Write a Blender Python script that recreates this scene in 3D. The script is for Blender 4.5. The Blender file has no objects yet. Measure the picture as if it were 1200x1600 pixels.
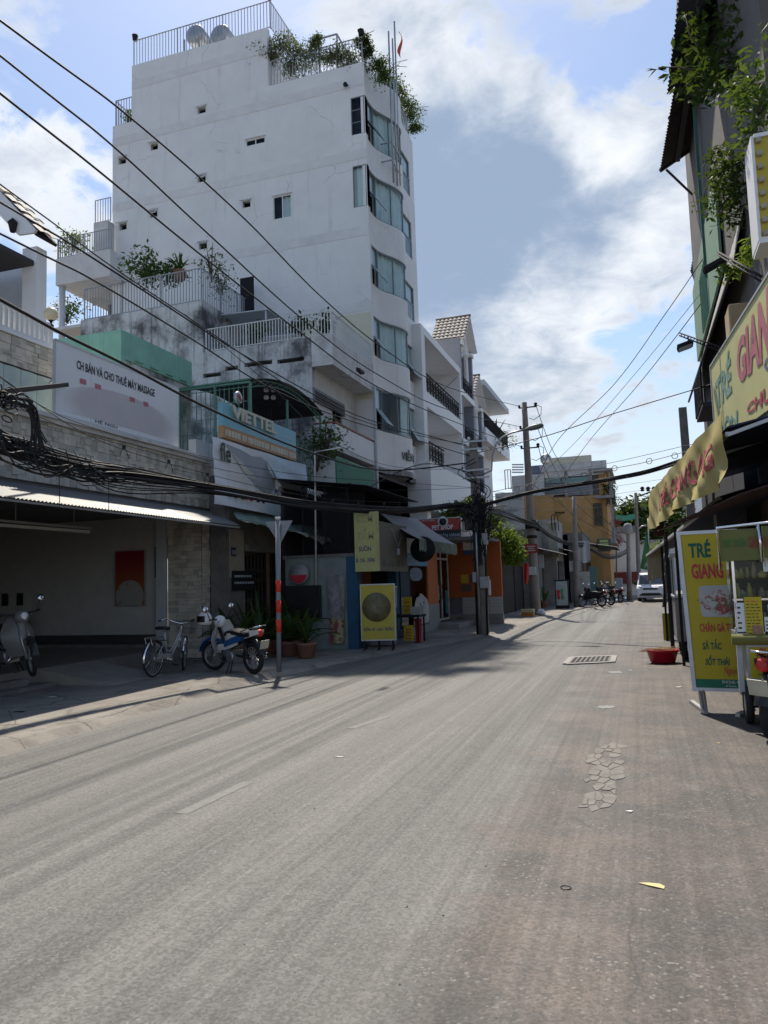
import bpy, bmesh, math, random
from mathutils import Vector, Matrix, noise as mnoise
R = math.radians
rnd = random.Random(7)
S = bpy.context.scene
C = S.collection

# ------------------------------------------------------------------ camera
# street frame: +Y runs down the street, +X is the right-hand side, metres
CAM_H = 1.6
YAW, PIT, ROL, FPX = R(18.4), R(5.33), R(1.8), 1200.0
fw = Vector((-math.sin(YAW)*math.cos(PIT), math.cos(YAW)*math.cos(PIT), math.sin(PIT)))
rt = Vector((math.cos(YAW), math.sin(YAW), 0)); up = rt.cross(fw)
XI = rt*math.cos(ROL) - up*math.sin(ROL); YI = up*math.cos(ROL) + rt*math.sin(ROL)
cd = bpy.data.cameras.new('camera'); cam = bpy.data.objects.new('camera', cd); C.objects.link(cam)
cd.sensor_fit = 'VERTICAL'; cd.sensor_height = 36; cd.sensor_width = 27; cd.lens = 36*FPX/1600
cd.clip_start = 0.05; cd.clip_end = 3000
m = Matrix((XI, YI, -fw)).transposed().to_4x4(); m.translation = (0, 0, CAM_H)
cam.matrix_world = m
S.camera = cam

# ------------------------------------------------------------------ sun, sky, exposure
SUN_AZ, SUN_EL = R(23), R(58)          # azimuth left of +Y
sd = Vector((-math.sin(SUN_AZ)*math.cos(SUN_EL), math.cos(SUN_AZ)*math.cos(SUN_EL), math.sin(SUN_EL)))
sl = bpy.data.lights.new('sun', 'SUN'); sl.energy = 2.5; sl.angle = R(1.1); sl.color = (1, .91, .78)
so = bpy.data.objects.new('sun', sl); C.objects.link(so)
so.rotation_euler = sd.to_track_quat('Z', 'Y').to_euler(); so.location = sd*60
S.view_settings.view_transform = 'Standard'; S.view_settings.look = 'None'
S.view_settings.gamma = 1; S.view_settings.use_curve_mapping = False
S.view_settings.exposure = 1.25
S.cycles.max_bounces = 7; S.cycles.diffuse_bounces = 5; S.cycles.glossy_bounces = 3
S.cycles.transparent_max_bounces = 8; S.cycles.transmission_bounces = 3
S.cycles.caustics_reflective = False; S.cycles.caustics_refractive = False
S.cycles.sample_clamp_indirect = 6

W = bpy.data.worlds.new('World'); S.world = W; W.use_nodes = True
nt = W.node_tree; nt.nodes.clear()
def N(t, **k):
    n = nt.nodes.new(t)
    for a, b in k.items():
        if hasattr(n, a): setattr(n, a, b)
    return n
def lk(a, b): nt.links.new(a, b)
def val(sock, v): sock.default_value = v
def mth(op, a, b=None, c=None, clamp=False):
    n = N('ShaderNodeMath', operation=op); n.use_clamp = clamp
    for i, v in enumerate((a, b, c)):
        if v is None: continue
        if isinstance(v, (int, float)): n.inputs[i].default_value = v
        else: lk(v, n.inputs[i])
    return n.outputs[0]
wo = N('ShaderNodeOutputWorld'); bg = N('ShaderNodeBackground'); val(bg.inputs['Strength'], 1.0)
sky = N('ShaderNodeTexSky'); sky.sky_type = 'NISHITA'; sky.sun_disc = False
sky.sun_elevation = SUN_EL; sky.sun_rotation = -SUN_AZ
sky.air_density = 1.0; sky.dust_density = 0.6; sky.ozone_density = 1.2; sky.altitude = 20
tc = N('ShaderNodeTexCoord')
D = tc.outputs['Generated']
sep = N('ShaderNodeSeparateXYZ'); lk(D, sep.inputs[0])
skm = N('ShaderNodeVectorMath', operation='SCALE'); lk(sky.outputs[0], skm.inputs[0]); val(skm.inputs['Scale'], 0.068)
# cloud layer: fractal noise on the plane of the clouds
zz = mth('ADD', mth('MAXIMUM', sep.outputs[2], 0.0), 0.22)
cx = mth('DIVIDE', sep.outputs[0], zz); cy = mth('DIVIDE', sep.outputs[1], zz)
CLOUDS = [(800, 310, .16, .34), (710, 210, .10, .24), (710, 440, .15, .28), (930, 330, .10, .26), (640, 110, .06, .14), (650, 340, .10, .24), (1010, 260, .07, .14),
    (860, 395, .05, .10), (985, 410, .05, .08), (850, 520, .07, .08), (680, 540, .10, .12), (40, 290, .16, .16), (120, 210, .08, .08), (560, 20, .05, .10), (960, 10, .07, .10), (820, 80, .08, -.14), (700, 20, .06, -.06), (970, 130, .09, -.24),
    (960, 470, .06, -.06), (290, 90, .12, -.06), (180, 120, .08, -.06)]
PUFFS = [(865, 390, .045, -.30), (985, 412, .04, -.28), (820, 500, .05, -.22), (930, 505, .045, -.2), (720, 505, .05, -.14), (1000, 330, .04, -.2), (900, 220, .035, -.3), (960, 235, .04, -.3), (790, 160, .03, -.22), (650, 130, .03, -.2), (740, 330, .05, -.12)]
cmb = N('ShaderNodeCombineXYZ'); lk(cx, cmb.inputs[0]); lk(cy, cmb.inputs[1]); val(cmb.inputs[2], 3.7)
def nz(sc, det, rough, off, dist=0.0):
    mp = N('ShaderNodeMapping'); lk(cmb.outputs[0], mp.inputs[0]); mp.inputs['Location'].default_value = off
    n = N('ShaderNodeTexNoise'); lk(mp.outputs[0], n.inputs['Vector'])
    val(n.inputs['Scale'], sc); val(n.inputs['Detail'], det); val(n.inputs['Roughness'], rough); val(n.inputs['Distortion'], dist)
    return n.outputs['Fac']
big = nz(2.2, 3, .5, (2.1, .3, 0), .1)
fine = nz(6.5, 12, .62, (0.4, 5.2, 0), .35)
def dirpx(px, py):
    return (fw + XI*((px-600)/FPX) + YI*((800-py)/FPX)).normalized()
wv_ = N('ShaderNodeTexNoise'); lk(D, wv_.inputs['Vector']); val(wv_.inputs['Scale'], 11.0); val(wv_.inputs['Detail'], 8.0)
wsub = N('ShaderNodeVectorMath', operation='SUBTRACT'); lk(wv_.outputs['Color'], wsub.inputs[0]); wsub.inputs[1].default_value = (.5, .5, .5)
wsc = N('ShaderNodeVectorMath', operation='SCALE'); lk(wsub.outputs[0], wsc.inputs[0]); val(wsc.inputs['Scale'], .13)
DW = N('ShaderNodeVectorMath', operation='ADD'); lk(D, DW.inputs[0]); lk(wsc.outputs[0], DW.inputs[1])
def lobe(px, py, width, amt):               # a cumulus bank in a given compass direction, ragged edge
    vm = N('ShaderNodeVectorMath', operation='DISTANCE'); lk(DW.outputs[0], vm.inputs[0]); vm.inputs[1].default_value = dirpx(px, py)
    q = mth('DIVIDE', vm.outputs['Value'], width)
    return mth('MULTIPLY', mth('POWER', 2.718, mth('MULTIPLY', mth('MULTIPLY', q, q), -1.0)), amt)
acc = acc2 = None
for a in CLOUDS:                            # the far, shaded side of each bank lies a little below its sun-lit crest
    l = lobe(*a); acc = l if acc is None else mth('ADD', acc, l)
    if a[3] > .1 and a[2] > .055: l = lobe(a[0]-20, a[1]+48, a[2]*1.08, a[3]); acc2 = l if acc2 is None else mth('ADD', acc2, l)
for a in PUFFS: acc2 = mth('ADD', acc2, lobe(*a))      # brighter heads standing in front of the bank
dens = mth('ADD', mth('ADD', mth('MULTIPLY', big, .35), mth('MULTIPLY', fine, .6)), acc)
cov = N('ShaderNodeMapRange'); cov.interpolation_type = 'SMOOTHSTEP'
lk(dens, cov.inputs[0]); val(cov.inputs[1], .50); val(cov.inputs[2], .62)
thick = N('ShaderNodeMapRange'); thick.interpolation_type = 'SMOOTHSTEP'
dens2 = mth('ADD', mth('ADD', mth('MULTIPLY', big, .8), mth('MULTIPLY', fine, 1.2)), mth('SUBTRACT', acc2, .34))
lk(dens2, thick.inputs[0]); val(thick.inputs[1], .46); val(thick.inputs[2], 1.34)
cc = N('ShaderNodeMix', data_type='RGBA'); lk(thick.outputs[0], cc.inputs['Factor'])
cc.inputs[6].default_value = (.435, .445, .455, 1)     # sun-lit edges
cc.inputs[7].default_value = (.14, .182, .25, 1)    # thick, shaded middles
sm = N('ShaderNodeMix', data_type='RGBA'); lk(mth('MULTIPLY', cov.outputs[0], .95), sm.inputs['Factor'])
lk(skm.outputs[0], sm.inputs[6]); lk(cc.outputs[2], sm.inputs[7])
# pale haze low over the roofs
hz = N('ShaderNodeMapRange'); hz.interpolation_type = 'SMOOTHSTEP'
lk(sep.outputs[2], hz.inputs[0]); val(hz.inputs[1], .36); val(hz.inputs[2], .0); val(hz.inputs[3], 0); val(hz.inputs[4], .8)
hm = N('ShaderNodeMix', data_type='RGBA'); lk(hz.outputs[0], hm.inputs['Factor'])
lk(sm.outputs[2], hm.inputs[6]); hm.inputs[7].default_value = (.325, .345, .365, 1)
lk(hm.outputs[2], bg.inputs['Color']); lk(bg.outputs[0], wo.inputs[0])
W.cycles.sampling_method = 'MANUAL'; W.cycles.sample_map_resolution = 512

# ------------------------------------------------------------------ helpers
def at(px, py, X=None, Y=None, Z=None, P=None):
    """survey reading: the point of a known plane (X, Y, Z = const, or P = (point, normal)) sighted from the camera station"""
    d = fw + XI*((px-600)/FPX) + YI*((800-py)/FPX)
    o = Vector((0, 0, CAM_H))
    if X is not None: t = X/d.x
    elif Y is not None: t = Y/d.y
    elif Z is not None: t = (Z-CAM_H)/d.z
    else: t = (Vector(P[0])-o).dot(P[1])/d.dot(P[1])
    return o + d*t

V = Vector
UX, UY, UZ = V((1, 0, 0)), V((0, 1, 0)), V((0, 0, 1))

def thing(name, label, cat, loc=(0, 0, 0), group=None, rz=0):
    o = bpy.data.objects.new(name, None); C.objects.link(o)
    o.empty_display_size = .2; o.location = loc; o.rotation_euler = (0, 0, rz)
    o['label'] = label; o['category'] = cat
    if group: o['group'] = group
    return o
def tag(o, label, cat, group=None):
    o['label'] = label; o['category'] = cat
    if group: o['group'] = group
    return o
def struct(o): o['kind'] = 'structure'; return o
def stuff(o): o['kind'] = 'stuff'; return o
def roots(o):
    loc = V((0, 0, 0))
    while o is not None: loc = loc + V(o.location); o = o.parent
    return loc
def link(name, me, parent=None, local=False):
    o = bpy.data.objects.new(name, me); C.objects.link(o)
    if parent is not None:
        o.parent = parent
        if not local: o.location = -roots(parent)
    return o
def dup(o, parent=None, loc=None, rz=None):
    c = o.copy(); C.objects.link(c); c.parent = parent
    if loc is not None: c.location = loc
    if rz is not None: c.rotation_euler = (0, 0, rz)
    for ch in o.children: dup(ch, c)
    return c

class MB:
    """collects faces of one piece; build() links them as one mesh"""
    def __init__(s): s.v = []; s.f = []; s.sm = []; s.uv = None
    def add(s, vs, fs, smooth=False):
        b = len(s.v); s.v += [tuple(p) for p in vs]
        for f in fs: s.f.append([i+b for i in f]); s.sm.append(smooth)
        return s
    def box(s, a, b):
        x0, x1 = sorted((a[0], b[0])); y0, y1 = sorted((a[1], b[1])); z0, z1 = sorted((a[2], b[2]))
        return s.add([(x0,y0,z0),(x1,y0,z0),(x1,y1,z0),(x0,y1,z0),(x0,y0,z1),(x1,y0,z1),(x1,y1,z1),(x0,y1,z1)],
              [(0,3,2,1),(4,5,6,7),(0,1,5,4),(1,2,6,5),(2,3,7,6),(3,0,4,7)])
    def cbox(s, c, sx, sy, sz): return s.box((c[0]-sx/2, c[1]-sy/2, c[2]-sz/2), (c[0]+sx/2, c[1]+sy/2, c[2]+sz/2))
    def obox(s, o, a, b, c):       # corner + three edge vectors
        o, a, b, c = V(o), V(a), V(b), V(c)
        P = [o, o+a, o+a+b, o+b, o+c, o+a+c, o+a+b+c, o+b+c]
        F = [(0,3,2,1),(4,5,6,7),(0,1,5,4),(1,2,6,5),(2,3,7,6),(3,0,4,7)]
        if a.cross(b).dot(c) < 0: F = [f[::-1] for f in F]
        return s.add(P, F)
    def beam(s, p, q, w, h=None, upv=UZ):
        p, q = V(p), V(q); h = h or w; d = (q-p)
        if d.length < 1e-6: return s
        dn = d.normalized(); sd_ = dn.cross(upv)
        if sd_.length < 1e-3: sd_ = dn.cross(UX)
        sd_.normalize(); u_ = sd_.cross(dn)
        return s.obox(p-sd_*w/2-u_*h/2, sd_*w, d, u_*h)
    def prism(s, poly, ext):        # planar polygon extruded along a vector
        ext = V(ext); n = len(poly); P = [V(p) for p in poly]
        nrm = V((0, 0, 0))
        for i in range(n): nrm += P[i].cross(P[(i+1) % n])
        if nrm.dot(ext) > 0: P = P[::-1]
        vs = P+[p+ext for p in P]
        fs = [tuple(range(n)), tuple(range(2*n-1, n-1, -1))]
        fs += [(i, i+n, (i+1) % n+n, (i+1) % n) for i in range(n)]
        return s.add(vs, fs)
    def tube(s, pts, r, n=8, cap=True, smooth=True):
        pts = [V(p) for p in pts]; m_ = len(pts)
        rr = r if isinstance(r, (list, tuple)) else [r]*m_
        t0 = (pts[1]-pts[0]).normalized(); a = t0.orthogonal().normalized(); vs = []
        for i, p in enumerate(pts):
            t = (pts[min(i+1, m_-1)]-pts[max(i-1, 0)])
            t = t.normalized() if t.length > 1e-9 else t0
            a = (a - t*a.dot(t)); a = a.normalized() if a.length > 1e-6 else t.orthogonal().normalized()
            b = t.cross(a)
            for k in range(n):
                an = 2*math.pi*k/n; vs.append(p+(a*math.cos(an)+b*math.sin(an))*rr[i])
        fs = [(i*n+k, i*n+(k+1) % n, (i+1)*n+(k+1) % n, (i+1)*n+k) for i in range(m_-1) for k in range(n)]
        s.add(vs, fs, smooth)
        if cap:
            b = len(s.v)-len(vs)
            s.f.append([b+k for k in range(n)][::-1]); s.sm.append(False)
            s.f.append([b+(m_-1)*n+k for k in range(n)]); s.sm.append(False)
        return s
    def lathe(s, c, prof, n=16, ax=UZ, smooth=True):
        c = V(c); ax = V(ax).normalized(); a = ax.orthogonal().normalized(); b = ax.cross(a); vs = []
        for r, h in prof:
            for k in range(n):
                an = 2*math.pi*k/n; vs.append(c+ax*h+(a*math.cos(an)+b*math.sin(an))*r)
        m_ = len(prof)
        fs = [(i*n+k, i*n+(k+1) % n, (i+1)*n+(k+1) % n, (i+1)*n+k) for i in range(m_-1) for k in range(n)]
        fs.append(tuple(range(n))[::-1]); fs.append(tuple((m_-1)*n+k for k in range(n)))
        return s.add(vs, fs, smooth)
    def torus(s, c, R_, r, ax, n=28, k=6):
        c = V(c); ax = V(ax).normalized(); a = ax.orthogonal().normalized(); b = ax.cross(a); vs = []
        for i in range(n):
            an = 2*math.pi*i/n; d = a*math.cos(an)+b*math.sin(an)
            for j in range(k):
                bn = 2*math.pi*j/k; vs.append(c+d*(R_+r*math.cos(bn))+ax*(r*math.sin(bn)))
        fs = [(i*k+j, ((i+1) % n)*k+j, ((i+1) % n)*k+(j+1) % k, i*k+(j+1) % k) for i in range(n) for j in range(k)]
        return s.add(vs, fs, True)
    def quad(s, a, b, c, d): return s.add([a, b, c, d], [(0, 1, 2, 3)])
    def grid(s, fn, nu, nv, smooth=True):
        vs = [fn(i/nu, j/nv) for j in range(nv+1) for i in range(nu+1)]
        fs = [(j*(nu+1)+i, j*(nu+1)+i+1, (j+1)*(nu+1)+i+1, (j+1)*(nu+1)+i) for j in range(nv) for i in range(nu)]
        return s.add(vs, fs, smooth)
    def slab(s, fn, nu, nv, off, smooth=True):   # a curved sheet with thickness: offset vector; rim kept sharp
        off = V(off); w = nu+1
        vs = [V(fn(i/nu, j/nv)) for j in range(nv+1) for i in range(w)]; bk = [p+off for p in vs]
        q = [(j*w+i, j*w+i+1, (j+1)*w+i+1, (j+1)*w+i) for j in range(nv) for i in range(nu)]
        s.add(vs, q, smooth); s.add(bk, [f[::-1] for f in q], smooth)
        rim = list(range(nu+1))+[j*w+nu for j in range(1, nv+1)]+[nv*w+i for i in range(nu-1, -1, -1)]+[j*w for j in range(nv-1, 0, -1)]
        n = len(rim); return s.add([vs[k] for k in rim]+[bk[k] for k in rim], [(k, k+n, (k+1) % n+n, (k+1) % n) for k in range(n)])
    def build(s, name, mat, parent=None, bev=0, local=False, weld=False):
        me = bpy.data.meshes.new(name); me.from_pydata(s.v, [], s.f)
        me.polygons.foreach_set('use_smooth', s.sm)
        if weld or bev:
            bm = bmesh.new(); bm.from_mesh(me)
            if weld: bmesh.ops.remove_doubles(bm, verts=bm.verts, dist=1e-4)
            if bev:
                ed = [e for e in bm.edges if len(e.link_faces) == 2 and e.calc_face_angle(0) > .5]
                bmesh.ops.bevel(bm, geom=ed, offset=bev, segments=2, affect='EDGES', profile=.5, clamp_overlap=True)
            bm.to_mesh(me); bm.free()
        me.materials.append(mat); me.update()
        return link(name, me, parent, local)

def wallh(mb, o, u, v, U, Vv, holes, depth, back=True):
    """wall sheet in plane o+u*a+v*b over U x Vv with rectangular openings; reveals run `depth` inwards; solid back"""
    o, u, v = V(o), V(u).normalized(), V(v).normalized(); n = u.cross(v); dv = -n*depth
    us = sorted(set([U[0], U[1]]+[h[0] for h in holes]+[h[1] for h in holes]))
    vs = sorted(set([Vv[0], Vv[1]]+[h[2] for h in holes]+[h[3] for h in holes]))
    us = [a for a in us if U[0]-1e-6 <= a <= U[1]+1e-6]; vs = [b for b in vs if Vv[0]-1e-6 <= b <= Vv[1]+1e-6]
    P = lambda a, b, k=0: o+u*a+v*b+dv*k
    def hole(a, b): return any(h[0] < a < h[1] and h[2] < b < h[3] for h in holes)
    for i in range(len(us)-1):
        for j in range(len(vs)-1):
            a0, a1, b0, b1 = us[i], us[i+1], vs[j], vs[j+1]
            if hole((a0+a1)/2, (b0+b1)/2): continue
            mb.quad(P(a0, b0), P(a1, b0), P(a1, b1), P(a0, b1))
            if back: mb.quad(P(a0, b0, 1), P(a0, b1, 1), P(a1, b1, 1), P(a1, b0, 1))
    for h in holes:
        a0, a1, b0, b1 = h[:4]
        mb.quad(P(a0, b0), P(a0, b1), P(a0, b1, 1), P(a0, b0, 1)); mb.quad(P(a1, b1), P(a1, b0), P(a1, b0, 1), P(a1, b1, 1))
        mb.quad(P(a1, b0), P(a0, b0), P(a0, b0, 1), P(a1, b0, 1)); mb.quad(P(a0, b1), P(a1, b1), P(a1, b1, 1), P(a0, b1, 1))
    a0, a1, b0, b1 = U[0], U[1], Vv[0], Vv[1]
    if back:
        mb.quad(P(a0, b0), P(a0, b0, 1), P(a0, b1, 1), P(a0, b1)); mb.quad(P(a1, b0, 1), P(a1, b0), P(a1, b1), P(a1, b1, 1))
        mb.quad(P(a0, b1), P(a0, b1, 1), P(a1, b1, 1), P(a1, b1)); mb.quad(P(a0, b0, 1), P(a0, b0), P(a1, b0), P(a1, b0, 1))
    return mb

# ------------------------------------------------------------------ materials
MATS = {}
def newmat(name):
    mt = bpy.data.materials.new(name); mt.use_nodes = True; t = mt.node_tree; t.nodes.clear()
    out = t.nodes.new('ShaderNodeOutputMaterial'); b = t.nodes.new('ShaderNodeBsdfPrincipled')
    t.links.new(b.outputs[0], out.inputs[0]); MATS[name] = mt
    return mt, t, b
def nd(t, ty, **k):
    n = t.nodes.new(ty)
    for a, b in k.items():
        if a in n.inputs.keys(): n.inputs[a].default_value = b
        else: setattr(n, a, b)
    return n
def c4(c): return (c[0], c[1], c[2], 1)
def surf(name, col, rough=.7, metal=0, var=.18, scale=4.0, bump=.0, bscale=30, grime=None, gamt=.5, streak=None, samt=.5, spec=.4, tint=None, crack=None):
    """painted / plastered / rendered surface: mottled colour, blotchy grime and run-down streaks with shapes of their own"""
    mt, t, b = newmat(name); L = t.links.new
    tcn = nd(t, 'ShaderNodeTexCoord'); co = tcn.outputs['Object']
    n1 = nd(t, 'ShaderNodeTexNoise', Scale=scale, Detail=6.0, Roughness=.6); L(co, n1.inputs['Vector'])
    mx = nd(t, 'ShaderNodeMix', data_type='RGBA')
    mr = nd(t, 'ShaderNodeMapRange'); L(n1.outputs['Fac'], mr.inputs[0]); mr.inputs[1].default_value = .3; mr.inputs[2].default_value = .7
    L(mr.outputs[0], mx.inputs['Factor'])
    d = 1-var
    mx.inputs[6].default_value = c4([x*d for x in col]); mx.inputs[7].default_value = c4([min(x*(1+var*.6), .92) for x in col] if tint is None else tint)
    cur = mx.outputs[2]
    if grime is not None:
        n2 = nd(t, 'ShaderNodeTexNoise', Scale=scale*.35, Detail=9.0, Roughness=.68); L(co, n2.inputs['Vector'])
        r2 = nd(t, 'ShaderNodeMapRange', interpolation_type='SMOOTHSTEP'); L(n2.outputs['Fac'], r2.inputs[0])
        r2.inputs[1].default_value = .66-gamt*.3; r2.inputs[2].default_value = .86-gamt*.3; r2.inputs[4].default_value = min(1, gamt*1.3)
        m2 = nd(t, 'ShaderNodeMix', data_type='RGBA'); L(r2.outputs[0], m2.inputs['Factor']); L(cur, m2.inputs[6]); m2.inputs[7].default_value = c4(grime)
        cur = m2.outputs[2]
    if streak is not None:
        mp = nd(t, 'ShaderNodeMapping'); L(co, mp.inputs[0]); mp.inputs['Scale'].default_value = (5.0, 5.0, .28)
        n3 = nd(t, 'ShaderNodeTexNoise', Scale=1.0, Detail=7.0, Roughness=.65); L(mp.outputs[0], n3.inputs['Vector'])
        r3 = nd(t, 'ShaderNodeMapRange', interpolation_type='SMOOTHSTEP'); L(n3.outputs['Fac'], r3.inputs[0])
        r3.inputs[1].default_value = .68-samt*.28; r3.inputs[2].default_value = .9-samt*.25; r3.inputs[4].default_value = min(1, samt*1.2)
        m3 = nd(t, 'ShaderNodeMix', data_type='RGBA'); L(r3.outputs[0], m3.inputs['Factor']); L(cur, m3.inputs[6]); m3.inputs[7].default_value = c4(streak)
        cur = m3.outputs[2]
    if crack is not None:
        wn = nd(t, 'ShaderNodeTexNoise', Scale=1.4, Detail=6.0); L(co, wn.inputs['Vector']); wx = nd(t, 'ShaderNodeMix', data_type='VECTOR'); wx.inputs['Factor'].default_value = .3; L(co, wx.inputs[4]); L(wn.outputs['Color'], wx.inputs[5])
        vc_ = nd(t, 'ShaderNodeTexVoronoi', Scale=.55, feature='DISTANCE_TO_EDGE'); L(wx.outputs[1], vc_.inputs['Vector'])
        r4 = nd(t, 'ShaderNodeMapRange'); L(vc_.outputs['Distance'], r4.inputs[0]); r4.inputs[1].default_value = .0; r4.inputs[2].default_value = .006; r4.inputs[3].default_value = 1; r4.inputs[4].default_value = 0
        nm_ = nd(t, 'ShaderNodeTexNoise', Scale=.5, Detail=3.0); L(co, nm_.inputs['Vector']); r5 = nd(t, 'ShaderNodeMapRange'); L(nm_.outputs['Fac'], r5.inputs[0]); r5.inputs[1].default_value = .52; r5.inputs[2].default_value = .6; r5.inputs[4].default_value = .7
        ml = nd(t, 'ShaderNodeMath', operation='MULTIPLY'); L(r4.outputs[0], ml.inputs[0]); L(r5.outputs[0], ml.inputs[1])
        m4 = nd(t, 'ShaderNodeMix', data_type='RGBA'); L(ml.outputs[0], m4.inputs['Factor']); L(cur, m4.inputs[6]); m4.inputs[7].default_value = c4(crack); cur = m4.outputs[2]
    L(cur, b.inputs['Base Color']); b.inputs['Metallic'].default_value = metal
    rr = nd(t, 'ShaderNodeMapRange'); L(n1.outputs['Fac'], rr.inputs[0]); rr.inputs[3].default_value = max(.02, rough-.12); rr.inputs[4].default_value = min(1, rough+.12)
    L(rr.outputs[0], b.inputs['Roughness']); b.inputs['Specular IOR Level'].default_value = spec
    if bump:
        nb = nd(t, 'ShaderNodeTexNoise', Scale=float(bscale), Detail=5.0); L(co, nb.inputs['Vector'])
        bp = nd(t, 'ShaderNodeBump', Strength=bump, Distance=.02); L(nb.outputs['Fac'], bp.inputs['Height']); L(bp.outputs[0], b.inputs['Normal'])
    return mt
def glass(name, tintc=(.8, .9, .9), refl=1.0, clear=.75):
    mt, t, b = newmat(name); L = t.links.new; t.nodes.remove(b)
    out = [n for n in t.nodes if n.type == 'OUTPUT_MATERIAL'][0]
    tr = nd(t, 'ShaderNodeBsdfTransparent'); tr.inputs[0].default_value = c4([x*clear for x in tintc])
    gl = nd(t, 'ShaderNodeBsdfGlossy'); gl.inputs['Roughness'].default_value = .04; gl.inputs[0].default_value = c4([.65*refl]*3)
    lw = nd(t, 'ShaderNodeLayerWeight'); lw.inputs[0].default_value = .5; fr = nd(t, 'ShaderNodeMath', operation='POWER'); fr.inputs[1].default_value = 4.0; L(lw.outputs['Facing'], fr.inputs[0])
    ad = nd(t, 'ShaderNodeMath', operation='ADD'); ad.inputs[1].default_value = .05; L(fr.outputs[0], ad.inputs[0])
    ad2 = nd(t, 'ShaderNodeMath', operation='MULTIPLY'); ad2.inputs[1].default_value = .4; L(ad.outputs[0], ad2.inputs[0])
    mx = nd(t, 'ShaderNodeMixShader'); L(ad2.outputs[0], mx.inputs[0]); L(tr.outputs[0], mx.inputs[1]); L(gl.outputs[0], mx.inputs[2]); L(mx.outputs[0], out.inputs[0])
    return mt
def leafmat(name, a, b_, tr=.35):
    mt, t, b = newmat(name); L = t.links.new
    g = nd(t, 'ShaderNodeNewGeometry'); rp = nd(t, 'ShaderNodeMix', data_type='RGBA')
    L(g.outputs['Random Per Island'], rp.inputs['Factor']); rp.inputs[6].default_value = c4(a); rp.inputs[7].default_value = c4(b_)
    L(rp.outputs[2], b.inputs['Base Color']); b.inputs['Roughness'].default_value = .6; b.inputs['Specular IOR Level'].default_value = .15
    tl = nd(t, 'ShaderNodeBsdfTranslucent'); mixc = nd(t, 'ShaderNodeMix', data_type='RGBA'); mixc.inputs['Factor'].default_value = .5
    L(rp.outputs[2], mixc.inputs[6]); mixc.inputs[7].default_value = (.25, .35, .03, 1); L(mixc.outputs[2], tl.inputs[0])
    ms = nd(t, 'ShaderNodeMixShader'); ms.inputs[0].default_value = tr; L(b.outputs[0], ms.inputs[1]); L(tl.outputs[0], ms.inputs[2])
    out = [n for n in t.nodes if n.type == 'OUTPUT_MATERIAL'][0]; L(ms.outputs[0], out.inputs[0])
    return mt

white = surf('white_plaster', (.80, .795, .79), .8, var=.06, scale=1.2, grime=(.62, .61, .6), gamt=.4, streak=(.48, .47, .46), samt=.46, bump=.1, crack=(.42, .41, .4))
white2 = surf('white_paint', (.79, .79, .79), .65, var=.05, scale=2, grime=(.5, .5, .5), gamt=.18, bump=.05)
band = surf('weathered_band', (.755, .745, .74), .85, var=.08, scale=3, grime=(.6, .6, .61), gamt=.45)
grimy = surf('blackened_plaster', (.62, .62, .62), .9, var=.15, scale=2, grime=(.1, .1, .105), gamt=.78, streak=(.07, .07, .075), samt=.72, bump=.3)
grimy2 = surf('stained_plaster', (.66, .65, .64), .9, var=.12, scale=2, grime=(.3, .29, .29), gamt=.5, streak=(.2, .2, .2), samt=.5, bump=.2)
cream = surf('cream_plaster', (.72, .69, .54), .8, var=.08, scale=2)
greyp = surf('grey_paint', (.22, .24, .29), .7, var=.1)
greylt = surf('pale_grey_paint', (.5, .53, .57), .7, var=.08, streak=(.3, .32, .35), samt=.4)
mint = surf('mint_paint', (.27, .53, .42), .8, var=.18, scale=1.5, grime=(.18, .36, .28), gamt=.5, streak=(.1, .2, .15), samt=.45, bump=.15)
orange = surf('ochre_plaster', (.56, .33, .13), .85, var=.14, scale=1.5, grime=(.38, .22, .1), gamt=.5, streak=(.16, .13, .1), samt=.42, bump=.15)
concrete = surf('concrete', (.33, .32, .31), .9, var=.2, scale=3, grime=(.17, .16, .15), gamt=.55, bump=.3, bscale=40)
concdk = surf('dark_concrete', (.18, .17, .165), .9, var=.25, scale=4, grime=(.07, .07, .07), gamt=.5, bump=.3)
polem = surf('pole_concrete', (.27, .24, .215), .9, var=.2, scale=4, grime=(.14, .12, .1), gamt=.5, streak=(.1, .09, .08), samt=.4, bump=.3)
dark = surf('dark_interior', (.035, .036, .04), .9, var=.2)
blackp = surf('black_plastic', (.018, .018, .02), .45, var=.2)
rubber = surf('rubber', (.02, .02, .021), .8, var=.2)
cablem = surf('cable_sheath', (.016, .016, .018), .6, var=.3)
cabgrey = surf('cable_sheath_grey', (.1, .1, .105), .6, var=.3)
steel = surf('galvanised_steel', (.42, .43, .44), .45, metal=.8, var=.15, scale=6)
chrome = surf('chrome', (.75, .75, .76), .14, metal=1, var=.05)
railm = surf('rail_paint', (.36, .38, .41), .55, var=.15, grime=(.2, .15, .1), gamt=.3)
railw = surf('rail_white', (.7, .71, .7), .55, var=.1, grime=(.35, .3, .25), gamt=.3)
irongr = surf('green_iron', (.12, .26, .2), .6, var=.15)
ironbk = surf('black_iron', (.02, .021, .024), .75, var=.2, spec=.2)
rustm = surf('rusty_iron', (.16, .1, .07), .8, var=.3)
stone1 = surf('stone_grey', (.56, .53, .47), .85, var=.22, scale=5, bump=.3, bscale=25)
stone2 = surf('stone_tan', (.62, .58, .5), .85, var=.22, scale=5, bump=.3, bscale=25)
stone3 = surf('stone_dark', (.44, .42, .37), .85, var=.22, scale=5, bump=.3, bscale=25)
tilem = surf('roof_tile_grey', (.17, .155, .15), .7, var=.3, scale=6, grime=(.33, .31, .29), gamt=.35)
sheetm = surf('corrugated_steel', (.17, .175, .175), .55, metal=.25, var=.18, scale=2, grime=(.2, .17, .14), gamt=.4)
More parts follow.
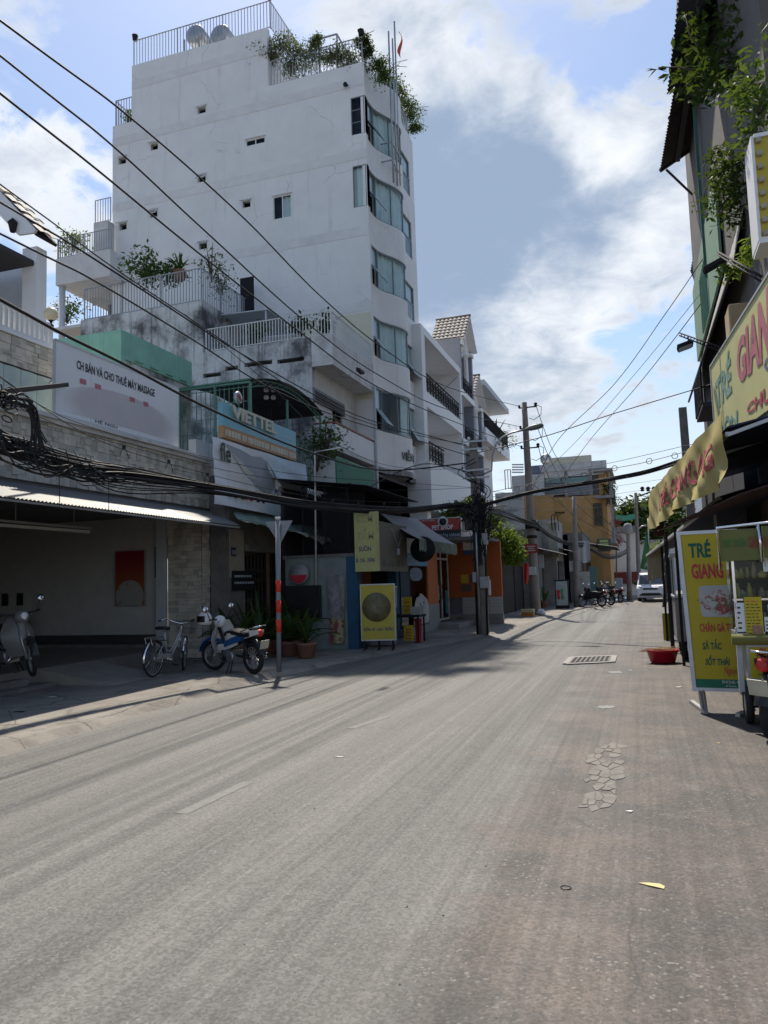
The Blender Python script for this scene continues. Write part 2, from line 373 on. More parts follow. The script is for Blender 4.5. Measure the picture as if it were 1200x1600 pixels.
sheetdk = surf('corrugated_dark', (.05, .045, .047), .7, var=.25, scale=2)
sheetteal = surf('corrugated_teal', (.02, .11, .12), .6, var=.2)
glassm = glass('window_glass', (.92, .97, .97), clear=1.0)
glassdk = glass('dark_glass', (.6, .68, .72), clear=.9)
curtain = surf('curtain_cloth', (.74, .79, .79), .9, var=.12, scale=3)
curtw = surf('curtain_white', (.68, .72, .74), .9, var=.08)
alum = surf('aluminium_frame', (.55, .57, .58), .45, metal=.3, var=.08)
whitem = surf('white_enamel', (.78, .78, .78), .35, var=.04)
redm = surf('red_paint', (.5, .03, .025), .5, var=.1)
redink = surf('red_ink', (.52, .03, .05), .5, var=.1)
greenink = surf('green_ink', (.0, .1, .07), .5, var=.1)
blueink = surf('blue_ink', (.03, .06, .16), .5, var=.1)
blackink = surf('black_ink', (.02, .02, .022), .5, var=.1)
whiteink = surf('white_ink', (.75, .75, .75), .5, var=.05)
paleink = surf('faded_ink', (.42, .47, .52), .6, var=.2)
fadedteal = surf('faded_teal_ink', (.22, .36, .3), .6, var=.2)
fadedpink = surf('faded_red_ink', (.5, .17, .2), .6, var=.2)
yellowb = surf('yellow_board', (.62, .47, .03), .45, var=.08, scale=2)
yellowf = surf('faded_yellow_board', (.62, .59, .27), .6, var=.1, scale=1.5, grime=(.45, .42, .22), gamt=.4)
leafA = leafmat('leaf_mid', (.035, .075, .02), (.085, .135, .035), .28)
leafB = leafmat('leaf_dark', (.018, .045, .012), (.05, .09, .025), .2)
leafC = leafmat('leaf_bright', (.09, .15, .02), (.2, .26, .045), .4)
leafD = leafmat('leaf_dry', (.07, .09, .05), (.15, .16, .10), .25)
leafP = leafmat('leaf_pink', (.4, .05, .13), (.5, .14, .2), .3)
bark = surf('bark', (.13, .1, .08), .9, var=.3, bump=.4)
terra = surf('terracotta_pot', (.28, .14, .09), .8, var=.2)

# ------------------------------------------------------------------ lettering
def text(body, o, u, v, w, h, mat, parent, name='lettering', bold=.0, ext=.004, shear=0.0, segs=2):
    """flat lettering filling w x h from corner o along unit axes u (reading direction) and v (up)"""
    cu = bpy.data.curves.new('t', 'FONT'); cu.body = body; cu.align_x = 'LEFT'; cu.resolution_u = segs
    cu.offset = bold; cu.shear = shear; cu.extrude = .001; cu.fill_mode = 'FRONT'
    ob = bpy.data.objects.new('t', cu); C.objects.link(ob)
    bpy.context.view_layer.update()
    me = bpy.data.meshes.new_from_object(ob.evaluated_get(bpy.context.evaluated_depsgraph_get()))
    bpy.data.objects.remove(ob); bpy.data.curves.remove(cu)
    if not me.vertices: return None
    xs = [q.co.x for q in me.vertices]; ys = [q.co.y for q in me.vertices]
    x0, x1, y0, y1 = min(xs), max(xs), min(ys), max(ys)
    o, u, v = V(o), V(u), V(v); n = u.cross(v)
    if w is None: w = h*(x1-x0)/(y1-y0)
    for q in me.vertices:
        q.co = o + u*((q.co.x-x0)/(x1-x0)*w) + v*((q.co.y-y0)/(y1-y0)*h) + n*(ext if q.co.z > 0 else ext*.5)
    me.name = name; me.materials.clear(); me.materials.append(mat); me.update()
    return link(name, me, parent)

# ------------------------------------------------------------------ foliage
def leafy(mb, c, rad, n, size, up_bias=.2, shell=.45, droop=0, rg=None, asp=2.2):
    """n leaf blades (folded, two faces) through an ellipsoid, denser in clumps"""
    rg = rg or rnd; c = V(c); rad = V(rad)
    k = max(3, n//26)
    cl = []
    for _ in range(k):
        d = V((rg.gauss(0, 1), rg.gauss(0, 1), rg.gauss(0, 1))).normalized()*(shell+(1-shell)*rg.random())
        cl.append(V((d.x*rad.x, d.y*rad.y, d.z*rad.z)))
    for _ in range(n):
        b = cl[rg.randrange(k)]; s_ = min(rad)*.42
        p = c+b+V((rg.gauss(0, s_), rg.gauss(0, s_), rg.gauss(0, s_*.8)))
        leaf(mb, p, size*(.6+.8*rg.random()), rg, up_bias, droop, asp)
def leaf(mb, p, L, rg, up_bias=.2, droop=0, asp=2.2, d=None):
    if d is None: d = V((rg.gauss(0, 1), rg.gauss(0, 1), rg.gauss(0, .6)-droop)).normalized()
    sd_ = d.cross(V((rg.gauss(0, .5), rg.gauss(0, .5), 1))); sd_ = sd_.normalized() if sd_.length > 1e-3 else UX
    n = sd_.cross(d); w = L/asp
    a = p; b = p+d*L*.45+sd_*w*.5+n*w*.15; e = p+d*L; f = p+d*L*.45-sd_*w*.5+n*w*.15
    mb.add([a, b, e, f], [(0, 1, 2), (0, 2, 3)], False)

# ================================================================== SETTING: ground, road, pavement
gm = surf('ground_dirt', (.16, .15, .135), .95, var=.25, scale=.4)
g = MB(); g.quad((-600, -300, -.06), (600, -300, -.06), (600, 900, -.06), (-600, 900, -.06))
struct(g.build('ground', gm))

# asphalt
am, t, b = newmat('asphalt'); L = t.links.new
tcn = nd(t, 'ShaderNodeTexCoord'); co = tcn.outputs['Object']
sx = nd(t, 'ShaderNodeSeparateXYZ'); L(co, sx.inputs[0])
def mix(t, f, a, c):
    mxx = nd(t, 'ShaderNodeMix', data_type='RGBA')
    for s_, vv in ((mxx.inputs['Factor'], f), (mxx.inputs[6], a), (mxx.inputs[7], c)):
        if isinstance(vv, (int, float)): s_.default_value = vv
        elif isinstance(vv, tuple): s_.default_value = c4(vv)
        else: t.links.new(vv, s_)
    return mxx.outputs[2]
def rng(t, s_, a, c, o0=0.0, o1=1.0):
    r = nd(t, 'ShaderNodeMapRange', interpolation_type='SMOOTHSTEP'); t.links.new(s_, r.inputs[0])
    r.inputs[1].default_value = a; r.inputs[2].default_value = c; r.inputs[3].default_value = o0; r.inputs[4].default_value = o1
    return r.outputs[0]
def noi(t, co, sc, det=6.0, rough=.6, mscale=None, loc=None, dist=0.0):
    if mscale or loc:
        mp = nd(t, 'ShaderNodeMapping'); t.links.new(co, mp.inputs[0])
        if mscale: mp.inputs['Scale'].default_value = mscale
        if loc: mp.inputs['Location'].default_value = loc
        co = mp.outputs[0]
    n = nd(t, 'ShaderNodeTexNoise', Scale=float(sc), Detail=float(det), Roughness=rough, Distortion=dist); t.links.new(co, n.inputs['Vector'])
    return n.outputs['Fac']
def mul(t, c, f):
    m_ = nd(t, 'ShaderNodeVectorMath', operation='SCALE'); t.links.new(c, m_.inputs[0]); t.links.new(f, m_.inputs['Scale']); return m_.outputs[0]
track = noi(t, co, 1.0, 5, .55, (2.1, .05, 1))         # tyre-polished bands that run with the traffic
col = mix(t, rng(t, track, .36, .66), (.098, .098, .093), (.138, .136, .127))
col = mix(t, rng(t, noi(t, co, 1.3, 6, .65, None, (5, 0, 0)), .5, .75, 0, .4), col, (.158, .152, .138))
# worn, earthier shoulder on the right
xm = nd(t, 'ShaderNodeMath', operation='ADD'); L(sx.outputs[0], xm.inputs[0])
wob = nd(t, 'ShaderNodeMath', operation='MULTIPLY'); L(noi(t, co, 1.1, 6), wob.inputs[0]); wob.inputs[1].default_value = 1.5; L(wob.outputs[0], xm.inputs[1])
shd = rng(t, xm.outputs[0], -.6, .1)
brn = mix(t, rng(t, noi(t, co, 1.1, 7, .65, None, (9, 3, 0)), .4, .62), (.072, .065, .06), (.116, .096, .082))
brn = mix(t, rng(t, noi(t, co, 2.3, 7, .7, None, (1, 8, 0)), .5, .68, 0, .8), brn, (.062, .059, .056))
brn = mix(t, rng(t, noi(t, co, 1.7, 7, .7, None, (12, 1, 0)), .55, .7, 0, .6), brn, (.145, .137, .122))
col = mix(t, shd, col, brn)
# drips and stains, fine scuffs drawn out along the lanes
col = mul(t, col, rng(t, noi(t, co, 1.0, 4, .6, (16, .11, 1), (1, 6, 0)), .32, .68, .84, 1.13))
col = mul(t, col, rng(t, noi(t, co, 1.0, 4, .6, (34, .3, 1), (4, 2, 0)), .3, .7, .9, 1.1))
col = mul(t, col, rng(t, noi(t, co, .7, 7, .7, None, (7, 2, 0)), .56, .72, 1, .72))
spk = nd(t, 'ShaderNodeTexVoronoi', Scale=2.0); L(co, spk.inputs['Vector']); spm = nd(t, 'ShaderNodeSeparateColor'); L(spk.outputs['Color'], spm.inputs[0])
spf = nd(t, 'ShaderNodeMath', operation='MULTIPLY'); L(rng(t, spk.outputs['Distance'], .02, .09, 1, 0), spf.inputs[0]); L(rng(t, spm.outputs[0], .7, .72, 0, .6), spf.inputs[1])
col = mix(t, spf.outputs[0], col, (.035, .034, .033))
# aggregate: every stone a shade of its own
vo = nd(t, 'ShaderNodeTexVoronoi', Scale=72.0); L(co, vo.inputs['Vector'])
vs_ = nd(t, 'ShaderNodeSeparateColor'); L(vo.outputs['Color'], vs_.inputs[0])
col = mul(t, col, rng(t, vs_.outputs[0], 0, 1, .72, 1.24))
gden = nd(t, 'ShaderNodeMath', operation='MULTIPLY'); L(rng(t, vs_.outputs[1], .95, .97), gden.inputs[0]); L(rng(t, noi(t, co, 1.7, 4, .6, None, (4, 4, 0)), .38, .62, .15, .85), gden.inputs[1])
col = mix(t, gden.outputs[0], col, (.2, .193, .177))
grain = noi(t, co, 210, 3, .75); col = mul(t, col, rng(t, grain, .3, .7, .72, 1.25))
# cracks with their own shape
vc = nd(t, 'ShaderNodeTexVoronoi', Scale=.75, feature='DISTANCE_TO_EDGE')
wv = nd(t, 'ShaderNodeMix', data_type='VECTOR'); wv.inputs['Factor'].default_value = .2; L(co, wv.inputs[4])
nw = nd(t, 'ShaderNodeTexNoise', Scale=3.0, Detail=6.0); L(co, nw.inputs['Vector']); L(nw.outputs['Color'], wv.inputs[5]); L(wv.outputs[1], vc.inputs['Vector'])
ckm = nd(t, 'ShaderNodeMath', operation='MULTIPLY'); L(rng(t, vc.outputs['Distance'], .0, .007, 1, 0), ckm.inputs[0]); L(rng(t, noi(t, co, .6, 4, .6, None, (0, 7, 0)), .5, .58, 0, .8), ckm.inputs[1])
ckm2 = nd(t, 'ShaderNodeMath', operation='MULTIPLY'); L(ckm.outputs[0], ckm2.inputs[0]); L(shd, ckm2.inputs[1])
col = mix(t, ckm2.outputs[0], col, (.04, .037, .034))
L(col, b.inputs['Base Color']); b.inputs['Specular IOR Level'].default_value = .45
L(rng(t, track, .3, .7, .7, .54), b.inputs['Roughness'])
hsum = nd(t, 'ShaderNodeMath', operation='ADD'); L(grain, hsum.inputs[0]); L(vs_.outputs[0], hsum.inputs[1])
bp = nd(t, 'ShaderNodeBump', Strength=.45, Distance=.006); L(hsum.outputs[0], bp.inputs['Height']); L(bp.outputs[0], b.inputs['Normal'])

LE = [(-6.3, -8), (-6.35, 0), (-6.36, 4), (-6.37, 6.4), (-6.52, 8.7), (-6.5, 12.2), (-6.2, 14.6), (-5.7, 16.8), (-5.05, 19.2), (-4.4, 21.9), (-4.0, 26), (-3.8, 30.9), (-2.9, 37), (-1.4, 44.5), (.6, 51), (4.0, 60), (10, 72), (22, 92)]
RE = [(7.0, -8), (7.0, 0), (7, 4), (7, 6.4), (7, 8.7), (7, 12.2), (7, 14.6), (7, 16.8), (7, 19.2), (7, 21.9), (7, 26), (7, 30.9), (7, 37), (8, 44.5), (9, 51), (12, 60), (18, 72), (30, 92)]
rd = MB(); n = len(LE)
NW = 60
for (lx, ly), (rx, ry) in zip(LE, RE):
    for k in range(NW+1):
        f = k/NW; x = lx+(rx-lx)*f
        rd.v.append((x, ly+(ry-ly)*f, .012*math.sin(x*1.1)))
for i in range(n-1):
    for k in range(NW): rd.f.append([i*(NW+1)+k, i*(NW+1)+k+1, (i+1)*(NW+1)+k+1, (i+1)*(NW+1)+k]); rd.sm.append(True)
road = struct(rd.build('road', am))

# pavement on the left: patchy concrete with an uneven broken lip towards the road
pvm, t, b = newmat('pavement_concrete'); L = t.links.new
co = nd(t, 'ShaderNodeTexCoord').outputs['Object']
col = mix(t, rng(t, noi(t, co, .8, 7, .65), .35, .65), (.2, .182, .158), (.29, .265, .23))
col = mix(t, rng(t, noi(t, co, 2.2, 8, .7, None, (3, 3, 0)), .5, .66, 0, .75), col, (.135, .12, .105))
vc = nd(t, 'ShaderNodeTexVoronoi', Scale=.9, feature='DISTANCE_TO_EDGE')
wv = nd(t, 'ShaderNodeMix', data_type='VECTOR'); wv.inputs['Factor'].default_value = .18; L(co, wv.inputs[4])
nw = nd(t, 'ShaderNodeTexNoise', Scale=2.5, Detail=5.0); L(co, nw.inputs['Vector']); L(nw.outputs['Color'], wv.inputs[5]); L(wv.outputs[1], vc.inputs['Vector'])
col = mix(t, rng(t, vc.outputs['Distance'], 0, .012, .85, 0), col, (.07, .062, .055))
col = mix(t, rng(t, noi(t, co, 60, 3, .7), .3, .7, 0, .35), col, (.14, .13, .115))
L(col, b.inputs['Base Color']); b.inputs['Roughness'].default_value = .9
bp = nd(t, 'ShaderNodeBump', Strength=.5, Distance=.015); L(noi(t, co, 35, 5), bp.inputs['Height']); L(bp.outputs[0], b.inputs['Normal'])
pv = MB(); edge = []
for i in range(len(LE)-1):
    (ax, ay), (bx, by) = LE[i], LE[i+1]
    k = max(2, int((by-ay)/.35)) if by < 40 else 4
    for j in range(k):
        f = j/k; w = .10 if ay < 40 else 0
        edge.append((ax+(bx-ax)*f+rnd.uniform(-w, w*.6), ay+(by-ay)*f))
edge.append(LE[-1]); bks = [(-30, p[1]) for p in edge]
for p, q in zip(edge, edge[1:]):
    PH = .07
    pv.quad((p[0], p[1], PH), (q[0], q[1], PH), (-30, q[1], PH), (-30, p[1], PH))
    pv.quad((p[0]+.2, p[1], -.02), (q[0]+.2, q[1], -.02), (q[0], q[1], PH), (p[0], p[1], PH))
pave = struct(pv.build('pavement', pvm))

# worn lane dashes (children of the road), just above it
wornm, t, b = newmat('worn_road_paint'); L = t.links.new
co = nd(t, 'ShaderNodeTexCoord').outputs['Object']
L(mix(t, rng(t, noi(t, co, 14, 8, .75), .35, .6), (.15, .15, .142), (.19, .188, .178)), b.inputs['Base Color']); b.inputs['Roughness'].default_value = .8
for a, c in (((283, 1268), (388, 1219)), ((548, 1136), (606, 1117))):
    p, q = at(*a, Z=.02), at(*c, Z=.02); d = (q-p).normalized(); sdv = V((d.y, -d.x, 0))*.055
    mbd = MB()
    n_ = 14
    mbd.grid(lambda u, v: p.lerp(q, v)+sdv*(2*u-1)*(.92+.08*math.sin(v*23))+V((0, 0, .0)), 1, n_, False)
    for i in range(len(mbd.v)):
        x, y, z = mbd.v[i]; mbd.v[i] = (x, y, .012*math.sin(x*1.1)+.0025)
    mbd.build('lane_dash', wornm, road)

# crazed concrete patch: each loose slab its own piece
def clip(poly, p, nrm):
    out = []
    for i in range(len(poly)):
        a, c = poly[i], poly[(i+1) % len(poly)]
        da, dc = (a-p).dot(nrm), (c-p).dot(nrm)
        if da <= 0: out.append(a)
        if da*dc < 0: out.append(a+(c-a)*(da/(da-dc)))
    return out
outline = [at(x, y, Z=0).to_2d() for x, y in ((912, 1262), (962, 1258), (966, 1236), (973, 1205), (974, 1160), (945, 1162), (918, 1182), (916, 1215))]
rg = random.Random(3)
xs = [p.x for p in outline]; ys = [p.y for p in outline]; seeds = []
def inside(p):
    r = False; n_ = len(outline)
    for i in range(n_):
        a, c = outline[i], outline[(i+1) % n_]
        if (a.y > p.y) != (c.y > p.y) and p.x < (c.x-a.x)*(p.y-a.y)/(c.y-a.y)+a.x: r = not r
    return r
while len(seeds) < 230:
    p = V((rg.uniform(min(xs)-.25, max(xs)+.25), rg.uniform(min(ys)-.5, max(ys)+.5)))
    if all(V((p.x-q.x, (p.y-q.y)*.5)).length > (.044 if p.y > 6.9 else .028) for q in seeds): seeds.append(p)
patch1 = surf('old_concrete_slab', (.2, .188, .168), .9, var=.25, scale=7, bump=.3, grime=(.15, .14, .125), gamt=.4)
for p in seeds:
    poly = [p+V((math.cos(k*math.pi/5)*.2, math.sin(k*math.pi/5)*.4)) for k in range(10)]
    for q in seeds:
        if q is p: continue
        d = V(((q-p).x, (q-p).y*.25)); md = (p+q)/2; nn_ = d.normalized()
        if (q-p).length < .9: poly = clip(poly, md-nn_*rg.uniform(.002, .007), nn_)
    if len(poly) < 3 or not inside(p) or rg.random() < .1: continue
    zt = .012*math.sin(p.x*1.1)+.002+rg.uniform(0, .004)
    pm = MB(); pm.prism([V((q.x, q.y, -.03)) for q in poly], (0, 0, .03+zt)); pm.build('concrete_slab', patch1, road)

# drain grate
a, c, d, e = [at(x, y, Z=.02) for x, y in ((884, 1036), (956, 1033), (960, 1024), (893, 1026))]
gt = thing('drain_grate', 'dark iron drain grate set in a concrete frame on the road', 'drain', (a+d)/2)
u1 = (c-a); v1 = (e-a); un = u1.normalized(); vn = v1.normalized()
fm = MB(); z0 = .0
fr = .13
def onp(p, z): return V((p.x, p.y, z))
for p, q, w in ((a, c, .14), (e, e+u1, .14)): fm.beam(onp(p, -.012), onp(q, -.012), w, .05)
for p, q, w in ((a, e, .12), (a+u1, e+u1, .12)): fm.beam(onp(p, -.011), onp(q, -.011), w, .05)
fm.build('concrete_frame', concrete, gt)
pit = MB(); pit.quad(onp(a, .002), onp(c, .002), onp(c+v1, .002), onp(e, .002)); pit.build('pit', dark, gt)
for k in range(9):
    f = .08+.84*k/8; p = a+u1*f
    bb = MB(); bb.beam(onp(p+v1*.1, .006), onp(p+v1*.9, .006), u1.length*.045, .02); bb.build('bar', concdk, gt)

# small pale smears painted for sky-bright wet spots, and litter
smearm, t, b = newmat('puddle_sheen_paint'); b.inputs['Base Color'].default_value = (.3, .29, .27, 1); b.inputs['Roughness'].default_value = .3  # cement-pale colour stands for sky reflected in the puddles
rzz = lambda x: .012*math.sin(x*1.1)
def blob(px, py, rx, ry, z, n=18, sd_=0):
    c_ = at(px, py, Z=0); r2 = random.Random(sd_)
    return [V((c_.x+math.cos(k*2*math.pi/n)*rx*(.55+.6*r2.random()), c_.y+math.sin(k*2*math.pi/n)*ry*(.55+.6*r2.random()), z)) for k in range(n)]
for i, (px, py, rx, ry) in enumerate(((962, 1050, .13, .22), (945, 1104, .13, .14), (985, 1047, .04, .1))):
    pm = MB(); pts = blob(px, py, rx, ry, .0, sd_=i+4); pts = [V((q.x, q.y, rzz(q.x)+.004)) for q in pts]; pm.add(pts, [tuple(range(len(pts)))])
    pm.build('pale_puddle_smear', smearm, road)
paper = surf('litter_paper', (.6, .52, .26), .8, var=.15, scale=9); paperw = surf('litter_white', (.62, .62, .6), .8, var=.1)
def scrap(px, py, pts, mat, label, cat='litter', z=.012):
    o = at(px, py, Z=z); mm = MB(); P = []
    for i, (x, y) in enumerate(pts): P.append(V((o.x+x*.8, o.y+y*.8, (rzz(o.x+x*.8) if z < .05 else z-.01)+.002+.003*((i*7) % 3)/2)))
    mm.prism(P, (0, 0, .003)); r = mm.build('litter_scrap', mat); tag(r, label, cat); return r
scrap(1018, 1380, [(-.085, .02), (-.03, -.01), (.02, -.035), (.075, -.05), (.08, -.01), (.05, .02), (-.02, .035)], paper, 'torn yellow paper scrap lying on the near right road')
scrap(82, 1088, [(-.08, -.05), (.06, -.06), (.1, .0), (.02, .07), (-.07, .05)], paperw, 'crumpled white paper scrap below the stone steps', z=.08)
scrap(30, 1111, [(-.1, -.04), (.1, -.05), (.11, .03), (-.08, .04)], blackp, 'flat black scrap on the pavement by the steps', z=.08)
scrap(982, 1265, [(-.03, 0), (.02, -.02), (.04, .01), (0, .025)], paperw, 'small pale chip beside the crazed concrete patch')
scrap(530, 1181, [(-.05, -.015), (.04, -.02), (.06, .01), (-.02, .02)], paperw, 'whitish flake of paint in mid road')
scrap(1121, 1161, [(-.02, 0), (.02, -.02), (.03, .01), (0, .02)], paper, 'tiny yellow bit of litter near the signboard foot')
scrap(1060, 1073, [(-.06, -.03), (.03, -.04), (.06, .02), (-.02, .04)], paperw, 'pale leaf litter left of the standing yellow board')
rb = MB(); c_ = at(884, 1382, Z=.012); rb.torus((c_.x, c_.y, rzz(c_.x)+.003), .027, .0025, UZ, 18, 4)
tag(rb.build('rubber_band', blackp), 'thin dark rubber band lying on the road', 'rubber band')
# loose chippings scattered over the road
mt_ = surf('loose_chippings', (.2, .19, .17), .9, var=.35, scale=30)
ch = MB(); r2 = random.Random(11)
for k in range(1500):
    y = 1.6+r2.random()**1.6*13; x = r2.uniform(-5.8, 1.6) if r2.random() < .35 else r2.gauss(.0, .8)
    s_ = r2.uniform(.002, .006) if r2.random() < .95 else r2.uniform(.006, .012)
    z = .012*math.sin(x*1.1); a_ = r2.random()*6.28
    P = [V((x+math.cos(a_+q)*s_*r2.uniform(.6, 1.2), y+math.sin(a_+q)*s_*r2.uniform(.6, 1.2), z)) for q in (0, 1.6, 3.1, 4.7)]
    ch.add(P+[V((x, y, z+s_*.8))], [(0, 1, 4), (1, 2, 4), (2, 3, 4), (3, 0, 4)])
stuff(tag(ch.build('loose_chippings', mt_), 'loose pale chippings scattered over the worn road', 'gravel'))

# ================================================================== building blocks
def inst(name, me, parent, loc, rot=None):
    o = bpy.data.objects.new(name, me); C.objects.link(o); o.parent = parent
    o.location = V(loc)-roots(parent)
    if rot: o.rotation_euler = rot
    return o
BARS = {}
def barmesh(h, w, mat):
    k = (round(h, 3), w, mat.name)
    if k not in BARS:
        b_ = MB(); b_.box((-w/2, -w/2, 0), (w/2, w/2, h)); me = bpy.data.meshes.new('bar'); me.from_pydata(b_.v, [], b_.f); me.materials.append(mat); BARS[k] = me
    return BARS[k]
def railing(parent, p, q, h, sp, mat, w=.018, rail=.035, post=1.6, lift=.06, name='railing'):
    """top and bottom rail with posts; every upright bar is its own piece"""
    p, q = V(p), V(q); d = q-p; Ln = d.length; dn = d.normalized()
    m_ = MB(); m_.beam(p+UZ*h, q+UZ*h, rail, rail*.8); m_.beam(p+UZ*lift, q+UZ*lift, rail*.8, rail*.7)
    k = max(1, round(Ln/post))
    for i in range(k+1): m_.beam(p+d*i/k, p+d*i/k+UZ*(h+.01), rail*1.05, rail*1.05, dn)
    r = m_.build(name, mat, parent)
    nb = max(2, int(Ln/sp)); me = barmesh(h-lift-.03, w, mat)
    for i in range(1, nb):
        if abs((i/nb*k) % 1) < .02: continue
        inst('bar', me, r, p+d*(i/nb)+UZ*(lift+.01))
    return r
def corrug(mb, a, b_, c_, period, amp, th=.003, flat=False):
    """corrugated sheet: a->b along the waves' run (across ridges), a->c down the ridges"""
    a, b_, c_ = V(a), V(b_), V(c_); u = b_-a; v = c_-a; n = u.cross(v).normalized(); k = max(2, int(u.length/period))
    pts = []
    for i in range(k*4+1):
        ph = i % 4; z = (0, 1, 0, -1)[ph]*amp
        pts.append((i/(k*4), z))
    def fn(s_, t_):
        i = int(round(s_*k*4)); f, z = pts[i]; return a+u*f+v*t_+n*z
    mb.slab(fn, k*4, 1, n*th, True); return mb
def leafpots(): pass

def pane_window(parent, o, u, v, w, h, depth, frame=alum, gl=glassm, mull=0, trans=0, backm=dark, fw_=.035, curt=None, name='window'):
    """framed glazed window set into an opening: frame, panes, dark room behind; o = lower left of opening on wall face, u reading direction, n = u x v outwards"""
    o, u, v = V(o), V(u), V(v); n = u.cross(v); b0 = o-n*depth*.5
    f_ = MB(); t_ = fw_
    f_.obox(b0, u*t_, v*h, n*t_); f_.obox(b0+u*(w-t_), u*t_, v*h, n*t_); f_.obox(b0+u*t_, u*(w-2*t_), v*t_, n*t_); f_.obox(b0+u*t_+v*(h-t_), u*(w-2*t_), v*t_, n*t_)
    for i in range(mull): f_.obox(b0+u*(w*(i+1)/(mull+1)-t_/2)+v*t_, u*t_, v*(h-2*t_), n*t_*.9)
    for i in range(trans): f_.obox(b0+u*t_+v*(h*(i+1)/(trans+1)-t_/2), u*(w-2*t_), v*t_, n*t_*.8)
    wn = f_.build(name, frame, parent)
    k = mull+1
    for i in range(k):
        p_ = MB(); q = b0+n*t_*.4+u*(w*i/k+t_*.4)+v*t_*.4; p_.obox(q, u*(w/k-t_*.8), v*(h-t_*.8), n*.004); p_.build('pane', gl, wn)
    r_ = MB(); z = b0-n*.35
    r_.quad(z, z+u*w, z+u*w+v*h, z+v*h)
    for s_, e_ in ((b0, z), ): pass
    r_.quad(b0, z, z+v*h, b0+v*h); r_.quad(b0+u*w, b0+u*w+v*h, z+u*w+v*h, z+u*w); r_.quad(b0+v*h, z+v*h, z+u*w+v*h, b0+u*w+v*h); r_.quad(b0, b0+u*w, z+u*w, z)
    r_.build('room', backm, wn)
    if curt:
        cm, x0, x1 = curt; c_ = MB()
        c_.grid(lambda s_, q: b0-n*(.10+.025*math.sin(s_*(x1-x0)*w*30))+u*(w*(x0+(x1-x0)*s_))+v*(h*q), 24, 1)
        c_.build('curtain', cm, wn)
    return wn
def casement(parent, o, u, v, w, h, tilt=.5, frame=whitem, gl=glassm, name='window'):
    """small top-hung vent window pushed open"""
    o, u, v = V(o), V(u), V(v); n = u.cross(v); t_ = .03
    f_ = MB(); b0 = o-n*.06
    f_.obox(b0, u*t_, v*h, n*.05); f_.obox(b0+u*(w-t_), u*t_, v*h, n*.05); f_.obox(b0+u*t_, u*(w-2*t_), v*t_, n*.05); f_.obox(b0+u*t_+v*(h-t_), u*(w-2*t_), v*t_, n*.05)
    wn = f_.build(name, frame, parent)
    top = o+v*h+n*.01; dn = (-v*math.cos(tilt)+n*math.sin(tilt)); nn = u.cross(-dn)
    s_ = MB()
    s_.obox(top, u*t_, dn*h, nn*.02); s_.obox(top+u*(w-t_), u*t_, dn*h, nn*.02); s_.obox(top+u*t_, u*(w-2*t_), dn*t_, nn*.02); s_.obox(top+dn*(h-t_)+u*t_, u*(w-2*t_), dn*t_, nn*.02)
    sa = s_.build('sash', frame, wn)
    g_ = MB(); g_.obox(top+u*t_+dn*t_+nn*.008, u*(w-2*t_), dn*(h-2*t_), nn*.004); g_.build('pane', gl, wn)
    r_ = MB(); z = b0-n*.25; r_.quad(z, z+u*w, z+u*w+v*h, z+v*h); r_.build('room', dark, wn)
    return wn
def drip(parent, o, u, n, w): # thin concrete hood over a vent window
    h_ = MB(); h_.obox(V(o)-u*.04, u*(w+.08), n*.05, UZ*.022); h_.build('hood', band, parent)

# ================================================================== LEFT 1: stone-clad house with open garage
X1 = -9.3
h1 = thing('stone_clad_house', 'stone-clad house with dark open garage below and white railed balcony above', 'house', (X1, 11, 0))
mb = MB(); mb.box((-16.5, 4, -.05), (-9.85, 15.0, .34)); mb.build('porch_floor', surf('porch_terrazzo', (.2, .19, .185), .6, var=.15), h1)
for x1, z1, ye in ((-9.62, .235, 10.25), (-9.40, .13, 10.62)):
    mb = MB(); mb.box((-9.86, 4, -.04), (x1, ye, z1)); mb.build('step', concdk, h1, bev=.015)
mb = MB(); mb.prism([(-9.85, 10.72, .05), (-9.85, 10.72, .335), (-8.38, 10.72, .085), (-8.38, 10.72, .05)], (0, 1.45, 0))
mb.build('ramp', surf('ramp_concrete', (.3, .275, .245), .9, var=.2, scale=2, bump=.2, grime=(.17, .15, .135), gamt=.4), h1)
mb = MB(); mb.box((-16.5, 15.0, 0), (-10.42, 15.2, 3.3)); mb.build('party_wall', surf('garage_wall', (.5, .49, .48), .8, var=.1), h1)
mb = MB(); mb.box((-16.5, 14.975, .34), (-10.45, 14.995, .62)); mb.build('skirting', surf('dark_skirting', (.06, .06, .06), .6), h1)
mb = MB(); mb.box((-16.5, 14.70, .34), (-10.45, 14.97, .42)); mb.build('plinth', concdk, h1)
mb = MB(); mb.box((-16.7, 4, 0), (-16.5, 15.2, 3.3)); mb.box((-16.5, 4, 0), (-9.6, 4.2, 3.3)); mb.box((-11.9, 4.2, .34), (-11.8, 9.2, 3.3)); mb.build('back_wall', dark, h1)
mb = MB(); mb.box((-9.27, 15.29, .05), (-8.87, 15.352, 4.18)); mb.build('return_wall', concdk, h1)
mb = MB(); mb.box((-15.35, 14.2, .34), (-15.15, 14.4, 3.3)); mb.build('inner_post', white2, h1)
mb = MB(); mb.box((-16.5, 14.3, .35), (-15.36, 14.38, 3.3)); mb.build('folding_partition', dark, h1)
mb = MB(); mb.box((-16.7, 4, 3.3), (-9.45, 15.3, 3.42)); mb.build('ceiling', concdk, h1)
mb = MB(); mb.box((-10.42, 14.86, .1), (-10.22, 15.02, 3.3)); mb.build('corner_post', greylt, h1)
mb = MB(); mb.box((-10.2, 15.0, .05), (-9.32, 15.34, 3.3)); mb.build('column_core', concdk, h1)
